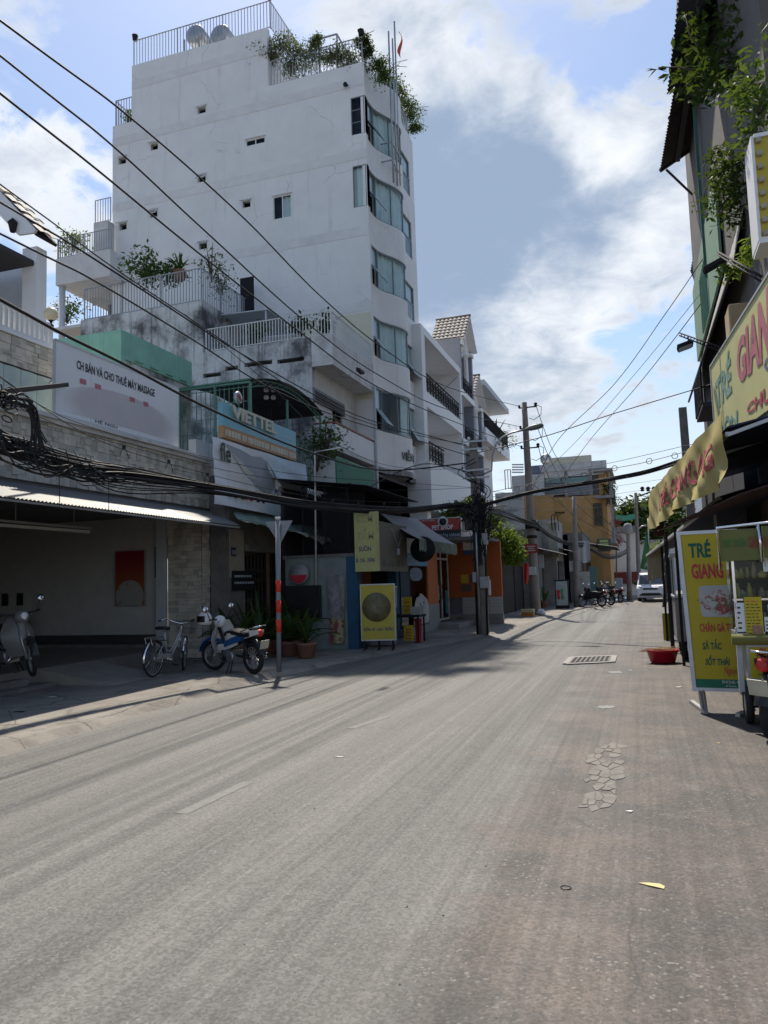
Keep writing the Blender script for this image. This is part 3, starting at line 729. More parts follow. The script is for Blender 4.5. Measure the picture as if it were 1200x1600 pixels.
mb = MB(); mb.box((X1-.12, 4, 3.30), (X1-.02, 15.32, 3.42)); mb.build('lintel', surf('lintel_paint', (.13, .125, .125), .8), h1)
mb = MB(); mb.box((X1-.2, 4, 3.42), (X1-.012, 15.3, 4.46)); mb.build('band_wall', concdk, h1)
mb = MB(); mb.box((X1-.25, 4, 4.46), (X1+.07, 15.34, 4.53)); mb.box((X1-.25, 4, 4.53), (X1+.13, 15.38, 4.60)); mb.build('cornice', grimy2, h1)
# random ashlar cladding on the band: rows broken into stones of mixed size
rg = random.Random(5)
STM = [stone1, stone1, stone2, stone3]
def cladding(parent, o, u, v, W_, H_, rh=.12, limit=300, wmin=.09, wmax=.24, count=[0]):
    o, u, v = V(o), V(u), V(v); n = u.cross(v); y = 0; rest = {0: MB(), 1: MB(), 2: MB()}; k = 0
    while y < H_-.02:
        h = min(rh*rg.uniform(.85, 1.2), H_-y); x = 0
        if H_-y-h < .05: h = H_-y
        while x < W_-.01:
            w = min(rg.uniform(wmin, wmax), W_-x)
            if W_-x-w < .05: w = W_-x
            sp = rg.uniform(.35, .65); parts = [(0, h)] if rg.random() < .45 else [(0, h*sp), (h*sp, h*(1-sp))]
            for yy, hh in parts:
                d = rg.uniform(.010, .034); gp = .003
                q = MB() if k < limit else rest[k % 3]
                q.obox(o+u*(x+gp)+v*(y+yy+gp), u*(w-2*gp), v*(hh-2*gp), n*d)
                if k < limit: q.build('stone', STM[rg.randrange(4)], parent)
                k += 1
            x += w
        y += h
    for i, q in rest.items():
        if q.f: stuff(q.build('stone_cladding', STM[i+1], parent))
# the stretch in view (nearest camera part is off frame)
cladding(h1, (X1-.01, 8.9, 3.43), UY, UZ, 6.4, 1.03, .17, 300, .09, .20)
cladding(h1, (-9.32, 15.02, .1), UY, UZ, .3, 3.18, .16, 60, .1, .2)
cladding(h1, (-10.18, 15.0, .1), UX, UZ, .86, 3.18, .16, 80, .12, .28)
# awning over the garage
mb = MB(); corrug(mb, (X1+.02, 15.28, 3.36), (X1+.02, 5, 3.36), (-8.12, 15.28, 2.93), .076, .010)
for i in range(len(mb.v)):      # right-hand end is cut on the skew
    x, y, z = mb.v[i]; mb.v[i] = (x, y-(x-X1)*.55*max(0, (y-13)/2.3), z)
aw = mb.build('awning_sheet', sheetm, h1)
mb = MB(); mb.beam((-8.14, 5, 2.895), (-8.14, 14.6, 2.895), .03, .03)
for y in (6, 8.4, 10.8, 13.2, 14.55): mb.beam((X1, y, 3.32), (-8.14, y, 2.9), .03, .03)
mb.build('awning_frame', steel, h1)
mb = MB(); mb.beam((-9.9, 9.6, 2.75), (-9.9, 12.0, 2.75), .05, .05); mb.build('light_tube', surf('lamp_tube', (.5, .5, .47), .4), h1)
mb = MB(); mb.box((-9.93, 9.55, 2.8), (-9.87, 12.05, 2.84)); mb.beam((-9.9, 10.2, 2.84), (-9.9, 10.2, 3.3), .012); mb.beam((-9.9, 11.6, 2.84), (-9.9, 11.6, 3.3), .012); mb.build('light_fitting', surf('tube_fitting', (.3, .3, .29), .6), h1)
mb = MB(); mb.box((-10.5, 14.93, 1.9), (-10.4, 14.98, 2.6)); mb.build('meter_box', ironbk, h1)
for x in (-14.9, -14.45):
    mb = MB(); mb.box((x, 14.95, 1.35), (x+.17, 14.99, 1.65)); mb.build('switch_box', blackp, h1)
# poster on garage wall
po = thing('garage_poster', 'dim red poster with white circle hanging on the garage wall', 'poster', (-11.5, 14.98, 1.3))
pm, t, b = newmat('poster_print'); L = t.links.new
co = nd(t, 'ShaderNodeTexCoord').outputs['Object']; sxx = nd(t, 'ShaderNodeSeparateXYZ'); L(co, sxx.inputs[0])
vd = nd(t, 'ShaderNodeVectorMath', operation='DISTANCE'); L(co, vd.inputs[0]); vd.inputs[1].default_value = (.0, -.02, -.42)
col = mix(t, rng(t, sxx.outputs[2], -.3, .6), (.3, .1, .03), (.26, .012, .035))
col = mix(t, rng(t, vd.outputs['Value'], .37, .38, 1, 0), col, (.36, .34, .32))
col = mix(t, rng(t, noi(t, co, 6, 4), .6, .66, 0, .7), col, (.12, .05, .05))
L(col, b.inputs['Base Color']); b.inputs['Roughness'].default_value = .4
q0 = at(181, 946, Y=14.97); q1 = at(226, 860, Y=14.97)
mb = MB(); hw = (q1.x-q0.x)/2; hh = (q1.z-q0.z)/2; mb.box((-hw, -.01, -hh), (hw, .01, hh)); pr = mb.build('print', pm, po, local=True)
po.location = ((q0.x+q1.x)/2, 14.96, (q0.z+q1.z)/2)
mb = MB()
for s_ in (-1, 1): mb.box((s_*(hw+.015)-.015, -.015, -hh-.03), (s_*(hw+.015)+.015, .012, hh+.03)); mb.box((-hw, -.015, s_*(hh+.015)-.015), (hw, .012, s_*(hh+.015)+.015))
mb.build('frame', surf('poster_frame', (.3, .3, .3), .5), po, local=True)
# upper storey
XU = -9.75
mb = MB(); mb.box((-12.5, 4, 4.5), (XU-.03, 10.85, 5.42)); mb.build('upper_wall', concdk, h1)
gb = surf('glass_block', (.42, .52, .5), .4, var=.12, scale=3)
for i in range(9):
    y = 7.55+i*.365
    mb = MB(); mb.slab(lambda s_, q: V((XU+.02+.03*math.sin(s_*math.pi), y+.355*s_, 4.62+.76*q)), 5, 1, (-.03, 0, 0)); mb.build('glass_panel', gb, h1)
mb = MB(); mb.box((-12.5, 4, 5.42), (XU-.012, 10.88, 5.93)); mb.build('parapet_wall', concdk, h1)
cladding(h1, (XU-.01, 7.0, 5.42), UY, UZ, 3.88, .5, .12, 90, .1, .24)
mb = MB(); mb.box((-12.5, 4, 5.93), (XU+.05, 10.92, 5.98)); mb.build('coping', white2, h1)
rw = railing(h1, (XU-.05, 6.0, 5.98), (XU-.05, 10.85, 5.98), .42, .115, railw, .05, .06, 1.3, .05, 'balcony_railing')
mb = MB(); mb.box((XU-.09, 9.0, 6.02), (XU-.03, 9.7, 6.36)); mb.build('balcony_panel', white2, h1)
lg = thing('globe_lamp', 'cream globe lamp on the end of the white balcony railing', 'lamp', (XU-.05, 10.86, 6.38))
mb = MB(); mb.lathe((0, 0, .1), [(.0, 0), (.07, .02), (.11, .07), (.125, .13), (.11, .19), (.07, .235), (0, .25)], 16); mb.build('globe', surf('globe_cream', (.72, .63, .42), .3), lg, local=True)
mb = MB(); mb.lathe((0, 0, 0), [(.05, 0), (.05, .03), (.02, .05), (.025, .09), (.05, .11)], 12); mb.build('base', ironbk, lg, local=True)
# porch pillar, gable and tiled roof above balcony
mb = MB(); mb.box((-11.25, 11.68, 4.5), (-10.9, 11.95, 8.42)); mb.build('pillar', white2, h1)
mb = MB(); mb.box((-14, 12.0, 4.5), (-11.3, 12.15, 8.4)); mb.build('rear_wall', greylt, h1)
mb = MB(); mb.box((-12.6, 4, 4.5), (-12.45, 12.0, 8.1)); mb.build('inner_wall', white2, h1)
E1 = at(57, 357, Y=11.45); E0 = at(-40, 254, Y=11.45)
dsl = (E0-E1).normalized(); nsl = V((-dsl.z, 0, dsl.x)) if dsl.x > 0 else V((dsl.z, 0, -dsl.x)); nsl = nsl if nsl.z > 0 else -nsl
mb = MB(); mb.prism([E1-nsl*.02, E0-nsl*.02, E0-nsl*.36, E1-nsl*.36+dsl*.28, E1-nsl*.1], (0, .06, 0)); mb.build('bargeboard', white2, h1)
mb = MB(); mb.obox(E1+dsl*.05+V((0, .06, -.1)), dsl*2.6, V((0, .55, 0)), nsl*-.06); mb.build('roof_underside', surf('roof_timber', (.04, .035, .032), .9), h1)
for i in range(5):
    for j in range(2):
        mb = MB(); o = E1+dsl*(i*.34-.14)+V((0, j*.3-.02, 0))+nsl*(.0+i*.004)
        mb.slab(lambda s_, q: o+V((0, .3*s_, 0))+dsl*(.36*q)+nsl*(.03*math.sin(s_*math.pi)+.03*(1-q)), 4, 1, nsl*-.015); mb.build('roof_tile', tilem, h1)
mb = MB(); mb.box((-12.4, 4, 8.02), (-10.95, 11.66, 8.12)); mb.build('porch_soffit', sheetdk, h1)
wl = thing('wall_lantern', 'small black lantern under the gable at upper left', 'lantern', at(20, 352, Y=11.4))
mb = MB(); mb.lathe((0, 0, -.16), [(.0, 0), (.05, .02), (.09, .2), (.10, .22), (.02, .3), (0, .32)], 6, smooth=False); mb.build('lantern', ironbk, wl, local=True)
mb = MB(); mb.tube([(0, .05, .1), (-.08, .06, .16), (-.17, .06, .1), (-.14, .06, .03)], .012, 6); mb.build('bracket', ironbk, wl, local=True)

# massage hoarding standing on the cornice
XS = -9.33
a, c = at(88, 533, X=XS), at(278, 605, X=XS); z0, z1 = 4.66, 5.96
ms = thing('white_hoarding', 'long white hoarding lettered for massage machine hire above the stone band', 'sign', (XS, (a.y+c.y)/2, z0))
boardw = surf('hoarding_white', (.78, .79, .81), .5, var=.05, scale=1.5, grime=(.68, .69, .71), gamt=.25)
bm2, t, b = newmat('hoarding_faded_print'); L = t.links.new        # sun-bleached pinkish band of print
co = nd(t, 'ShaderNodeTexCoord').outputs['Object']; s3 = nd(t, 'ShaderNodeSeparateXYZ'); L(co, s3.inputs[0])
vd = nd(t, 'ShaderNodeVectorMath', operation='MULTIPLY'); L(co, vd.inputs[0]); vd.inputs[1].default_value = (0, .42, 1.35)
ln = nd(t, 'ShaderNodeVectorMath', operation='LENGTH'); L(vd.outputs[0], ln.inputs[0])
col = mix(t, rng(t, noi(t, co, 2, 4), .3, .7), (.6, .54, .56), (.54, .5, .52))
L(mix(t, rng(t, ln.outputs['Value'], .5, .78), col, (.78, .79, .81)), b.inputs['Base Color']); b.inputs['Roughness'].default_value = .5
Yl, Yr = a.y, c.y; ym = Yl+(Yr-Yl)*.24
for y0, y1, nm in ((Yl, ym-.004, 'panel'), (ym+.004, Yl+(Yr-Yl)*.62, 'panel'), (Yl+(Yr-Yl)*.62+.006, Yr, 'panel')):
    mb = MB(); mb.box((XS-.03, y0, z0), (XS, y1, z1)); mb.build(nm, boardw, ms)
mb = MB()
for z in (z0, z1): mb.beam((XS-.02, Yl-.02, z), (XS-.02, Yr+.02, z), .06, .035)
for y in (Yl-.015, Yr+.015): mb.beam((XS-.02, y, z0), (XS-.02, y, z1), .06, .035)
for y in (Yl+.2, ym, Yl+2.2, Yr-.2): mb.beam((XS-.05, y, z0+.9), (XS-.9, y, 4.6), .04, .04)
mb.build('frame', alum, ms)
text('CH BÁN VÀ CHO THUÊ MÁY MASSAGE', (XS+.003, Yl+.50, 5.58), UY, UZ, Yr-Yl-1.35, .2, blackink, ms, bold=.018)
fp = MB()
fp.slab(lambda s_, q: V((XS+.006, Yl+.22+(Yr-Yl-.4)*s_, z0+.1+.02*s_+(.30+.34*math.sin(math.pi*min(1, max(0, s_)))**.45)*q)), 24, 1, (-.003, 0, 0), False)
fpo = fp.build('faded_print', bm2, ms)
for v_ in fpo.data.vertices: v_.co -= V((XS, (Yl+Yr)/2, z0+.36))
fpo.location = V(fpo.location)+V((XS, (Yl+Yr)/2, z0+.36))
for f in (.16, .27, .545, .665):
    mb = MB(); y = Yl+(Yr-Yl)*f; zt = 5.36 if f < .5 else 5.34
    mb.slab(lambda s_, q: V((XS+.009, y+.16*s_, zt-.02+.09*q)), 1, 1, (-.003, 0, 0), False); mb.build('red_mark', fadedpink, ms)
text('HẺ NGU', (XS+.003, Yl+1.0, z0+.04), UY, UZ, .62, .075, blackink, ms)

# ================================================================== LEFT 2: house with green cage terrace and shop signs
X2 = -8.85
h2 = thing('cage_terrace_house', 'old shophouse with folding gate, green caged terrace and mint rooftop room', 'house', (X2, 17, 0))
mb = MB(); wallh(mb, (X2, 15.36, 0), UY, UZ, (0, 5.4), (.05, 4.45), [(.75, 3.2, .08, 2.45)], .25); mb.build('front_wall', surf('soot_plaster', (.2, .185, .17), .9, var=.2, scale=2, grime=(.09, .085, .08), gamt=.55, streak=(.06, .06, .06), samt=.5), h2)
mb = MB(); mb.box((X2+.002, 15.4, 1.85), (X2+.02, 16.05, 2.95)); mb.build('pale_wall_patch', surf('cream_patch', (.36, .33, .27), .9, var=.15), h2)
mb = MB(); mb.box((X2+.0, 16.1, 2.46), (X2+.10, 20.0, 2.62)); mb.build('door_lintel', concdk, h2)
# folding lattice gate, every upright a piece
gtm = surf('gate_iron', (.055, .045, .04), .7, var=.25)
gate = MB(); gate.box((X2-.15, 16.1, 2.38), (X2-.08, 18.55, 2.45)); gate.box((X2-.15, 16.1, .08), (X2-.08, 18.55, .13)); gob = gate.build('folding_gate', gtm, h2)
me = barmesh(2.25, .03, gtm)
for i in range(27): inst('upright', me, gob, (X2-.115+(.02 if i % 2 else -.02), 16.13+i*.092, .13))
lat = MB()
for i in range(0, 26, 2):
    y = 16.13+i*.092
    for z in (.5, 1.2, 1.9): lat.beam((X2-.09, y, z-.16), (X2-.09, y+.18, z+.16), .012, .022); lat.beam((X2-.085, y, z+.16), (X2-.085, y+.18, z-.16), .012, .022)
lat.build('lattice', gtm, gob)
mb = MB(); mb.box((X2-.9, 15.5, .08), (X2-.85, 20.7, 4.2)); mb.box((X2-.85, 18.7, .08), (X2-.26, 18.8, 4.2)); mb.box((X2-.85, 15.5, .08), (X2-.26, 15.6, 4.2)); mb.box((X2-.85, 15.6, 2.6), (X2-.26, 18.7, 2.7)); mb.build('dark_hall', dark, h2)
mb = MB(); mb.box((X2, 17.2, .1), (X2+.06, 17.28, 2.45)); mb.build('gate_post', rustm, h2)
# house number plate
hp = thing('house_number_plate', 'small blue house number plate on the soot-dark wall', 'number plate', (X2+.02, 15.5, 2.4))
mb = MB(); mb.box((X2+.02, 15.45, 2.33), (X2+.03, 15.67, 2.53)); mb.build('plate', surf('enamel_blue', (.02, .03, .09), .4), hp)
text('110', (X2+.031, 15.48, 2.37), UY, UZ, .16, .11, whiteink, hp)
ns = thing('dark_notice_board', 'dark notice board with faint white lines beside the folding gate', 'sign', (X2+.05, 15.9, 1.7))
mb = MB(); mb.box((X2+.03, 15.46, 1.55), (X2+.06, 16.5, 2.0)); mb.build('board', ironbk, ns)
for z, w in ((1.85, .75), (1.7, .9)):
    mb = MB(); k = 0; y = 15.52
    while y < 15.5+w: l_ = rnd.uniform(.03, .09); mb.box((X2+.06, y, z), (X2+.063, y+l_, z+.05)); y += l_+.025
    mb.build('print_line', paleink, ns)
# terrace floor slab
mb = MB(); mb.box((-16, 15.42, 4.2), (X2+.02, 21.4, 4.45)); mb.build('terrace_floor', grimy2, h2)
mb = MB(); mb.box((-9.9, 15.42, 4.45), (-9.7, 16.6, 5.1)); mb.box((-9.9, 16.6, 4.45), (-9.72, 21.3, 4.85)); mb.build('terrace_kerb', grimy2, h2)
# mint rooftop room
c0 = at(189, 514, X=-11.1); zt = c0.z; yb = at(300, 600, X=-11.1).y
mb = MB(); zm0 = at(298, 604, X=-11.1).z; mb.box((-11.3, c0.y+.16, 4.45), (-11.14, yb, zm0)); mb.build('grimy_base', grimy, h2); mb = MB(); wallh(mb, (-11.1, c0.y, 4.45), UY, UZ, (.155, yb-c0.y), (zm0-4.45, zt-4.45), [], .15); mb.build('mint_wall', mint, h2)
mb = MB(); wallh(mb, (-16, c0.y, 4.45), UX, UZ, (0, 4.9), (0, zt-4.45-.003), [], .15); mb.build('mint_side_wall', mint, h2)
mb = MB(); mb.box((-16, c0.y+.15, zt-.35), (-11.25, yb, zt-.25)); mb.box((-16, yb-.15, 4.45), (-11.25, yb, zt-.25)); mb.build('mint_roof', mint, h2)
for i in range(4):
    y = c0.y+.5+i*.62; mb = MB(); mb.box((-11.1, y, zt-.62), (-11.055, y+.3, zt-.52)); mb.build('vent_hood', mint, h2)
mb = MB(); mb.box((-11.08, c0.y+.6, 4.45), (-10.75, c0.y+1.4, zt-1.55)); mb.build('mint_chest', mint, h2)
# green iron cage: side grid (faces the camera), front grid, barrel canopy
YC, XF = 16.8, -9.0
zc = 6.72
cage = MB()
for x in (-11.05, -10.0, XF): cage.beam((x, YC, 4.45), (x, YC, zc), .05)
cage.beam((-11.1, YC, zc), (XF, YC, zc), .07, .05)
cg = cage.build('cage_frame', irongr, h2)
for y in (18.9, 21.2): inst('post', barmesh(zc-4.45, .05, irongr), cg, (XF, y, 4.45))
for i in range(15): inst('bar', barmesh(1.9, .016, irongr), cg, (-10.95+i*.135, YC, 4.75))
hb = MB(); hb.box((-.0, -.008, -.008), (2.0, .008, .008)); hm_ = bpy.data.meshes.new('bar'); hm_.from_pydata(hb.v, [], hb.f); hm_.materials.append(irongr)
for i in range(6): inst('bar', hm_, cg, (-11.0, YC-.014, 4.8+i*.36))
for i in range(20): inst('bar', barmesh(1.3, .014, irongr), cg, (XF, YC+.9+i*.18, 4.45))
for z in (4.9, 5.75):
    bb = MB(); bb.beam((XF+.015, YC+.8, z), (XF+.015, 21.2, z), .016); bb.build('bar', irongr, cg)
def arch(s_): return zc+.38*math.sin(math.pi*s_)**.8 if 0 < s_ < 1 else zc
tr = MB(); pts = [V((XF, YC+4.4*i/24, arch(i/24)-.02)) for i in range(25)]; pts2 = [p-UZ*.13 for p in pts]
tr.tube(pts, .022, 6); tr.tube(pts2, .018, 6)
for i in range(24): tr.beam(pts[i] if i % 2 else pts2[i], pts2[i+1] if i % 2 else pts[i+1], .012)
tr.build('arch_truss', irongr, h2)
cn = MB()
def canf(s_, q): 
    z = arch(s_)+.02; return V((XF+.12-2.4*q, YC+4.4*s_, z+.012*math.sin(q*2*math.pi*24)))
cn.slab(canf, 24, 96, (0, 0, .012)); cn.build('canopy', sheetdk, h2)
mb = MB(); mb.prism([(-11.4, YC-.02, zc+.03), (-11.4, YC+.1, zc+.03), (XF+.1, YC+.1, zc+.06), (XF+.1, YC-.02, zc+.06)], (0, 0, .04)); mb.build('gutter', irongr, h2)
mb = MB(); mb.beam((-9.4, 16.0, 4.7), (-9.2, 17.0, 5.55), .05); mb.build('stay_bar', irongr, h2)
mb = MB(); mb.box((-11.0, 19.6, 4.45), (-10.9, 21.2, 6.6)); mb.build('terrace_back_wall', concdk, h2)
fx = thing('terrace_lamp_cluster', 'pole of four small white lamp heads under the barrel canopy', 'lamp', (-9.6, 18.3, 4.45))
p4 = at(423, 615, X=-9.6); mb = MB(); mb.beam((-9.6, p4.y, 4.45), (-9.6, p4.y, 6.6), .03); mb.build('pole', ironbk, fx)
for px, py in ((416, 610), (427, 610), (416, 622), (427, 622)):
    p = at(px, py, X=-9.55); mb = MB(); mb.lathe(p-UZ*.05, [(.02, 0), (.07, .03), (.07, .1), (.03, .13)], 10); mb.build('lamp_head', whitem, fx)
# Viettel sign
XV = -8.6
a, c = at(348, 628, X=XV), at(462, 673, X=XV); zb = at(349, 683, X=XV).z; zo = zb+.27
vs = thing('blue_shop_sign', 'light blue shop sign with chunky cream letters reading VIETTEL over orange strip', 'sign', (XV, (a.y+c.y)/2, zb))
blu = surf('sign_blue', (.2, .48, .57), .5, var=.08, scale=2, streak=(.1, .28, .36), samt=.35)
mb = MB(); mb.box((XV-.12, a.y, zo), (XV, c.y, a.z)); mb.build('blue_panel', blu, vs)
mb = MB(); mb.box((XV-.12, a.y, zb), (XV+.005, c.y, zo-.004)); mb.build('orange_strip', surf('sign_orange', (.5, .27, .12), .6, var=.2, scale=8, grime=(.42, .36, .28), gamt=.5), vs)
LN = c.y-a.y
cremt = surf('cream_letter', (.6, .56, .43), .5, var=.15)
text('VIETTEL', (XV, a.y+LN*.085, zo+.22), UY, UZ, LN*.58, .30, cremt, vs, bold=.03, ext=.075)
bl = MB(); bl.lathe((XV, a.y+LN*.17, zo+.75), [(.0, .0), (.15, .0), (.15, .05), (.12, .07), (0, .08)], 24, UX); bl.build('round_emblem', steel, vs)
sw = MB(); cy_, cz_ = a.y+LN*.17, zo+.75
sw.slab(lambda s_, q: V((XV+.082, cy_-.10+.2*s_, cz_+.05*math.sin(s_*6.28)+(.05*math.sin(s_*3.14))*(2*q-1))), 12, 1, (.012, 0, 0)); sw.build('emblem_swoosh', redm, vs)
k = 0; y = a.y+.1
lnm = MB()
while y < c.y-.15:
    l_ = rnd.uniform(.05, .14); lnm.box((XV+.005, y, zb+.06), (XV+.009, y+l_, zb+.2)); y += l_+rnd.choice((.02, .02, .03, .09))
stuff(lnm.build('strip_print', cremt, vs))
text('.com.vn', (XV, a.y+LN*.79, zo+.24), UY, UZ, LN*.14, .07, whiteink, vs)
# torn banner sign
XB = -8.62
tl, trr = at(334, 682, X=XB), at(472, 735, X=XB); zbm, ztop = at(334, 787, X=XB).z, at(334, 682, X=XB).z
ts = thing('torn_banner_sign', 'torn white and pale blue banner sign with peeling flap under the blue sign', 'sign', (XB, (tl.y+trr.y)/2, zbm))
y0, y1 = tl.y, trr.y+.05; LB = y1-y0
bann, t, b = newmat('faded_banner'); L = t.links.new
co = nd(t, 'ShaderNodeTexCoord').outputs['Object']; s3 = nd(t, 'ShaderNodeSeparateXYZ'); L(co, s3.inputs[0])
col = mix(t, rng(t, s3.outputs[1], -.4, .5), (.82, .83, .85), (.5, .62, .72))
col = mix(t, rng(t, noi(t, co, 1, 6, .6, (4, 4, .4)), .45, .7, 0, .6), col, (.66, .7, .74))
col = mix(t, rng(t, noi(t, co, 2.5, 7, .7), .6, .75, 0, .6), col, (.3, .33, .37))
L(col, b.inputs['Base Color']); b.inputs['Roughness'].default_value = .55
mb = MB()
def bf(s_, q):
    y = y0+LB*s_; z = zbm+(ztop-zbm)*q-(.10*s_**2)*(1-q)
    x = XB+.10*s_**3+.018*math.sin(s_*17+q*5)+.010*math.sin(q*23+s_*9)
    return V((x, y, z)) - V((XB, (y0+y1)/2, zbm))
mb.slab(bf, 44, 22, (-.012, 0, 0)); mb.build('banner', bann, ts, local=True)
ts.location = (XB, (y0+y1)/2, zbm)
flapm = surf('banner_backing', (.34, .36, .39), .6, var=.15, scale=3)
P = lambda f, g_, d=.03: V((XB+d, y0+LB*f, zbm+(ztop-zbm)*g_))
mb = MB(); pl = [P(.09, .94), P(.12, .90), P(.30, .52), P(.40, .40), P(.55, .30), P(.60, .44), P(.62, .60), P(.55, .68), P(.52, .86), P(.45, .9), P(.36, .87), P(.24, .92)]
mb.prism(pl, (.006, 0, 0)); mb.build('exposed_backing', flapm, ts)
mb = MB(); mb.add([P(.09, .93, .045), P(.30, .52, .045), P(.36, .47, .10), P(.33, .50, .22), P(.2, .72, .14)], [(0, 1, 3, 4), (1, 2, 3)]); mb.build('torn_flap', boardw, ts)
mb = MB(); mb.add([P(.52, .86, .045), P(.60, .62, .05), P(.58, .55, .20), P(.54, .70, .17), P(.62, .40, .05), P(.66, .5, .12)], [(0, 1, 2, 3), (1, 4, 5), (1, 5, 2)]); mb.build('torn_flap', boardw, ts)
text('fle', (XB+.03, y0+LB*.045, zbm+(ztop-zbm)*.66), UY, UZ, LB*.10, .42, blackink, ts, bold=.012)
text('XE-SÁCH', (XB+.075, y0+LB*.66, zbm+(ztop-zbm)*.58), UY, UZ, LB*.22, .15, whiteink, ts)
text('NGUYÊN HÙNG', (XB+.09, y0+LB*.63, zbm+(ztop-zbm)*.40), UY, UZ, LB*.30, .17, whiteink, ts)
for f, mt_ in ((.12, blackink), (.17, blackink), (.24, blackink), (.28, redink), (.33, redink), (.40, blackink), (.46, blackink)):
    mb = MB(); w = rnd.uniform(.02, .035)
    mb.slab(lambda s_, q: P(f+w*s_, .14+.055*q, .035), 1, 1, (.003, 0, 0), False); mb.build('print_mark', mt_, ts)
# small sheet awning below the banner, torn green plastic edge
aw2 = thing('torn_awning', 'sagging thin awning with torn whitish plastic edge below the banner sign', 'awning', (X2, 17, 3.3))
aP, aQ = at(375, 812, X=-8.05), at(556, 850, X=-7.55)
mb = MB(); mb.slab(lambda s_, q: V((X2+.05, 15.5, 3.35)).lerp(V((X2+.05, 20.2, 3.42)), s_).lerp(aP.lerp(aQ, s_), q)+V((0, 0, -.05*math.sin(q*3.14)+.01*math.sin(s_*40))), 30, 6, (0, 0, .006)); mb.build('sheet', surf('green_plastic', (.2, .28, .24), .6, var=.2), aw2)
mb = MB(); mb.beam(aP, aQ, .035, .03); mb.build('edge_bar', irongr, aw2)
mb = MB(); rg = random.Random(8)
dr = [rg.uniform(.05, .22) if .45 < i/30 else rg.uniform(.0, .04) for i in range(31)]; dr[30] = .42; dr[29] = .33
mb.slab(lambda s_, q: aP.lerp(aQ, s_)+V((.03+.03*math.sin(s_*31), 0, -.01-dr[int(round(s_*30))]*q)), 30, 3, (.004, 0, 0)); mb.build('torn_edge', surf('old_plastic', (.5, .5, .42), .6, var=.25, scale=6, grime=(.25, .25, .2), gamt=.4), aw2)

# ================================================================== LEFT 3: grimy white house behind (side wall, terraces, balconies)
Y3, X3 = 21.6, -8.7
h3 = thing('grimy_white_house', 'blackened white house with stacked railed terraces and overhanging balconies', 'house', (X3-1, Y3+2, 0))
zlow = at(527, 521, Y=Y3).z; xm_ = at(316, 470, Y=Y3).x; xl_ = at(126, 490, Y=Y3).x; zup = at(316, 469, Y=Y3).z
zov = at(530, 568, Y=Y3).z; xr_ = at(487, 560, Y=Y3).x
XR = xr_
slits = []
for p0_, p1_ in (((301, 590), (345, 584)), ((352, 578), (372, 574)), ((382, 571), (425, 565)), ((433, 566), (475, 560))):
    u0, u1 = at(*p0_, Y=Y3).x, at(*p1_, Y=Y3).x; z = at(*p1_, Y=Y3).z; slits.append((u0, u1, z-.07, z+.07))
mb = MB(); wallh(mb, (0, Y3, 0), UX, UZ, (xm_-2.2, XR-.004), (3.5, zlow), slits, .2); mb.build('side_wall', grimy, h3)
for s_ in slits: mb = MB(); mb.quad((s_[0], Y3+.19, s_[2]), (s_[1], Y3+.19, s_[2]), (s_[1], Y3+.19, s_[3]), (s_[0], Y3+.19, s_[3])); mb.build('slit', dark, h3)
mb = MB(); mb.box((xm_-2.2, Y3+.205, 3.5), (XR-.9, 25.4, zlow-.35)); mb.build('body', grimy2, h3)
# recessed street wall with louvre and window
mb = MB(); wallh(mb, (XR, Y3, 0), UY, UZ, (.205, 3.8), (3.0, zov+.02), [(1.6, 2.5, 6.05, 7.7)], .2); mb.build('front_wall', grimy2, h3)
pane_window(h3, (XR, Y3+1.6, 6.05), UY, UZ, .9, 1.65, .2, rustm, glassdk, 1, 2)
mb = MB(); mb.obox((XR+.0, Y3+.05, 7.35), V((0, 2.6, 0)), UZ*.42, UX*.04); mb.build('louvre_frame', greyp, h3)
for i in range(5):
    mb = MB(); mb.obox((XR+.02, Y3+.1, 7.38+i*.075), V((0, 2.5, 0)), V((.05, 0, -.04)), V((.006, 0, .01))); mb.build('slat', ironbk, h3)
# overhanging top terrace
mb = MB(); mb.box((XR+.01, Y3-.02, zov), (X3, 25.42, zov+.12)); mb.build('terrace_slab', grimy2, h3)
mb = MB(); mb.box((XR+.01, Y3-.025, zov+.12), (X3+.004, Y3+.13, zlow)); mb.box((X3-.14, Y3+.135, zov+.12), (X3+.004, 25.43, zlow)); mb.build('terrace_parapet', grimy2, h3)
mb = MB(); mb.box((XR+.01, Y3+.14, zov+.12), (X3-.15, 25.4, zlow-.5)); mb.build('terrace_floor', concrete, h3)
lampc = MB(); lampc.lathe((XR+.6, Y3+1.3, zov-.05), [(.0, 0), (.16, 0), (.18, .03), (.18, .05)], 16); lampc.build('ceiling_lamp', greylt, h3)
railing(h3, (xm_+.1, Y3+.06, zlow), (X3-.06, Y3+.06, zlow), .78, .105, railw, .022, .035, 1.4, .05)
railing(h3, (X3-.06, Y3+.1, zlow), (X3-.06, 25.35, zlow), .78, .105, railw, .022, .035, 1.3, .05)
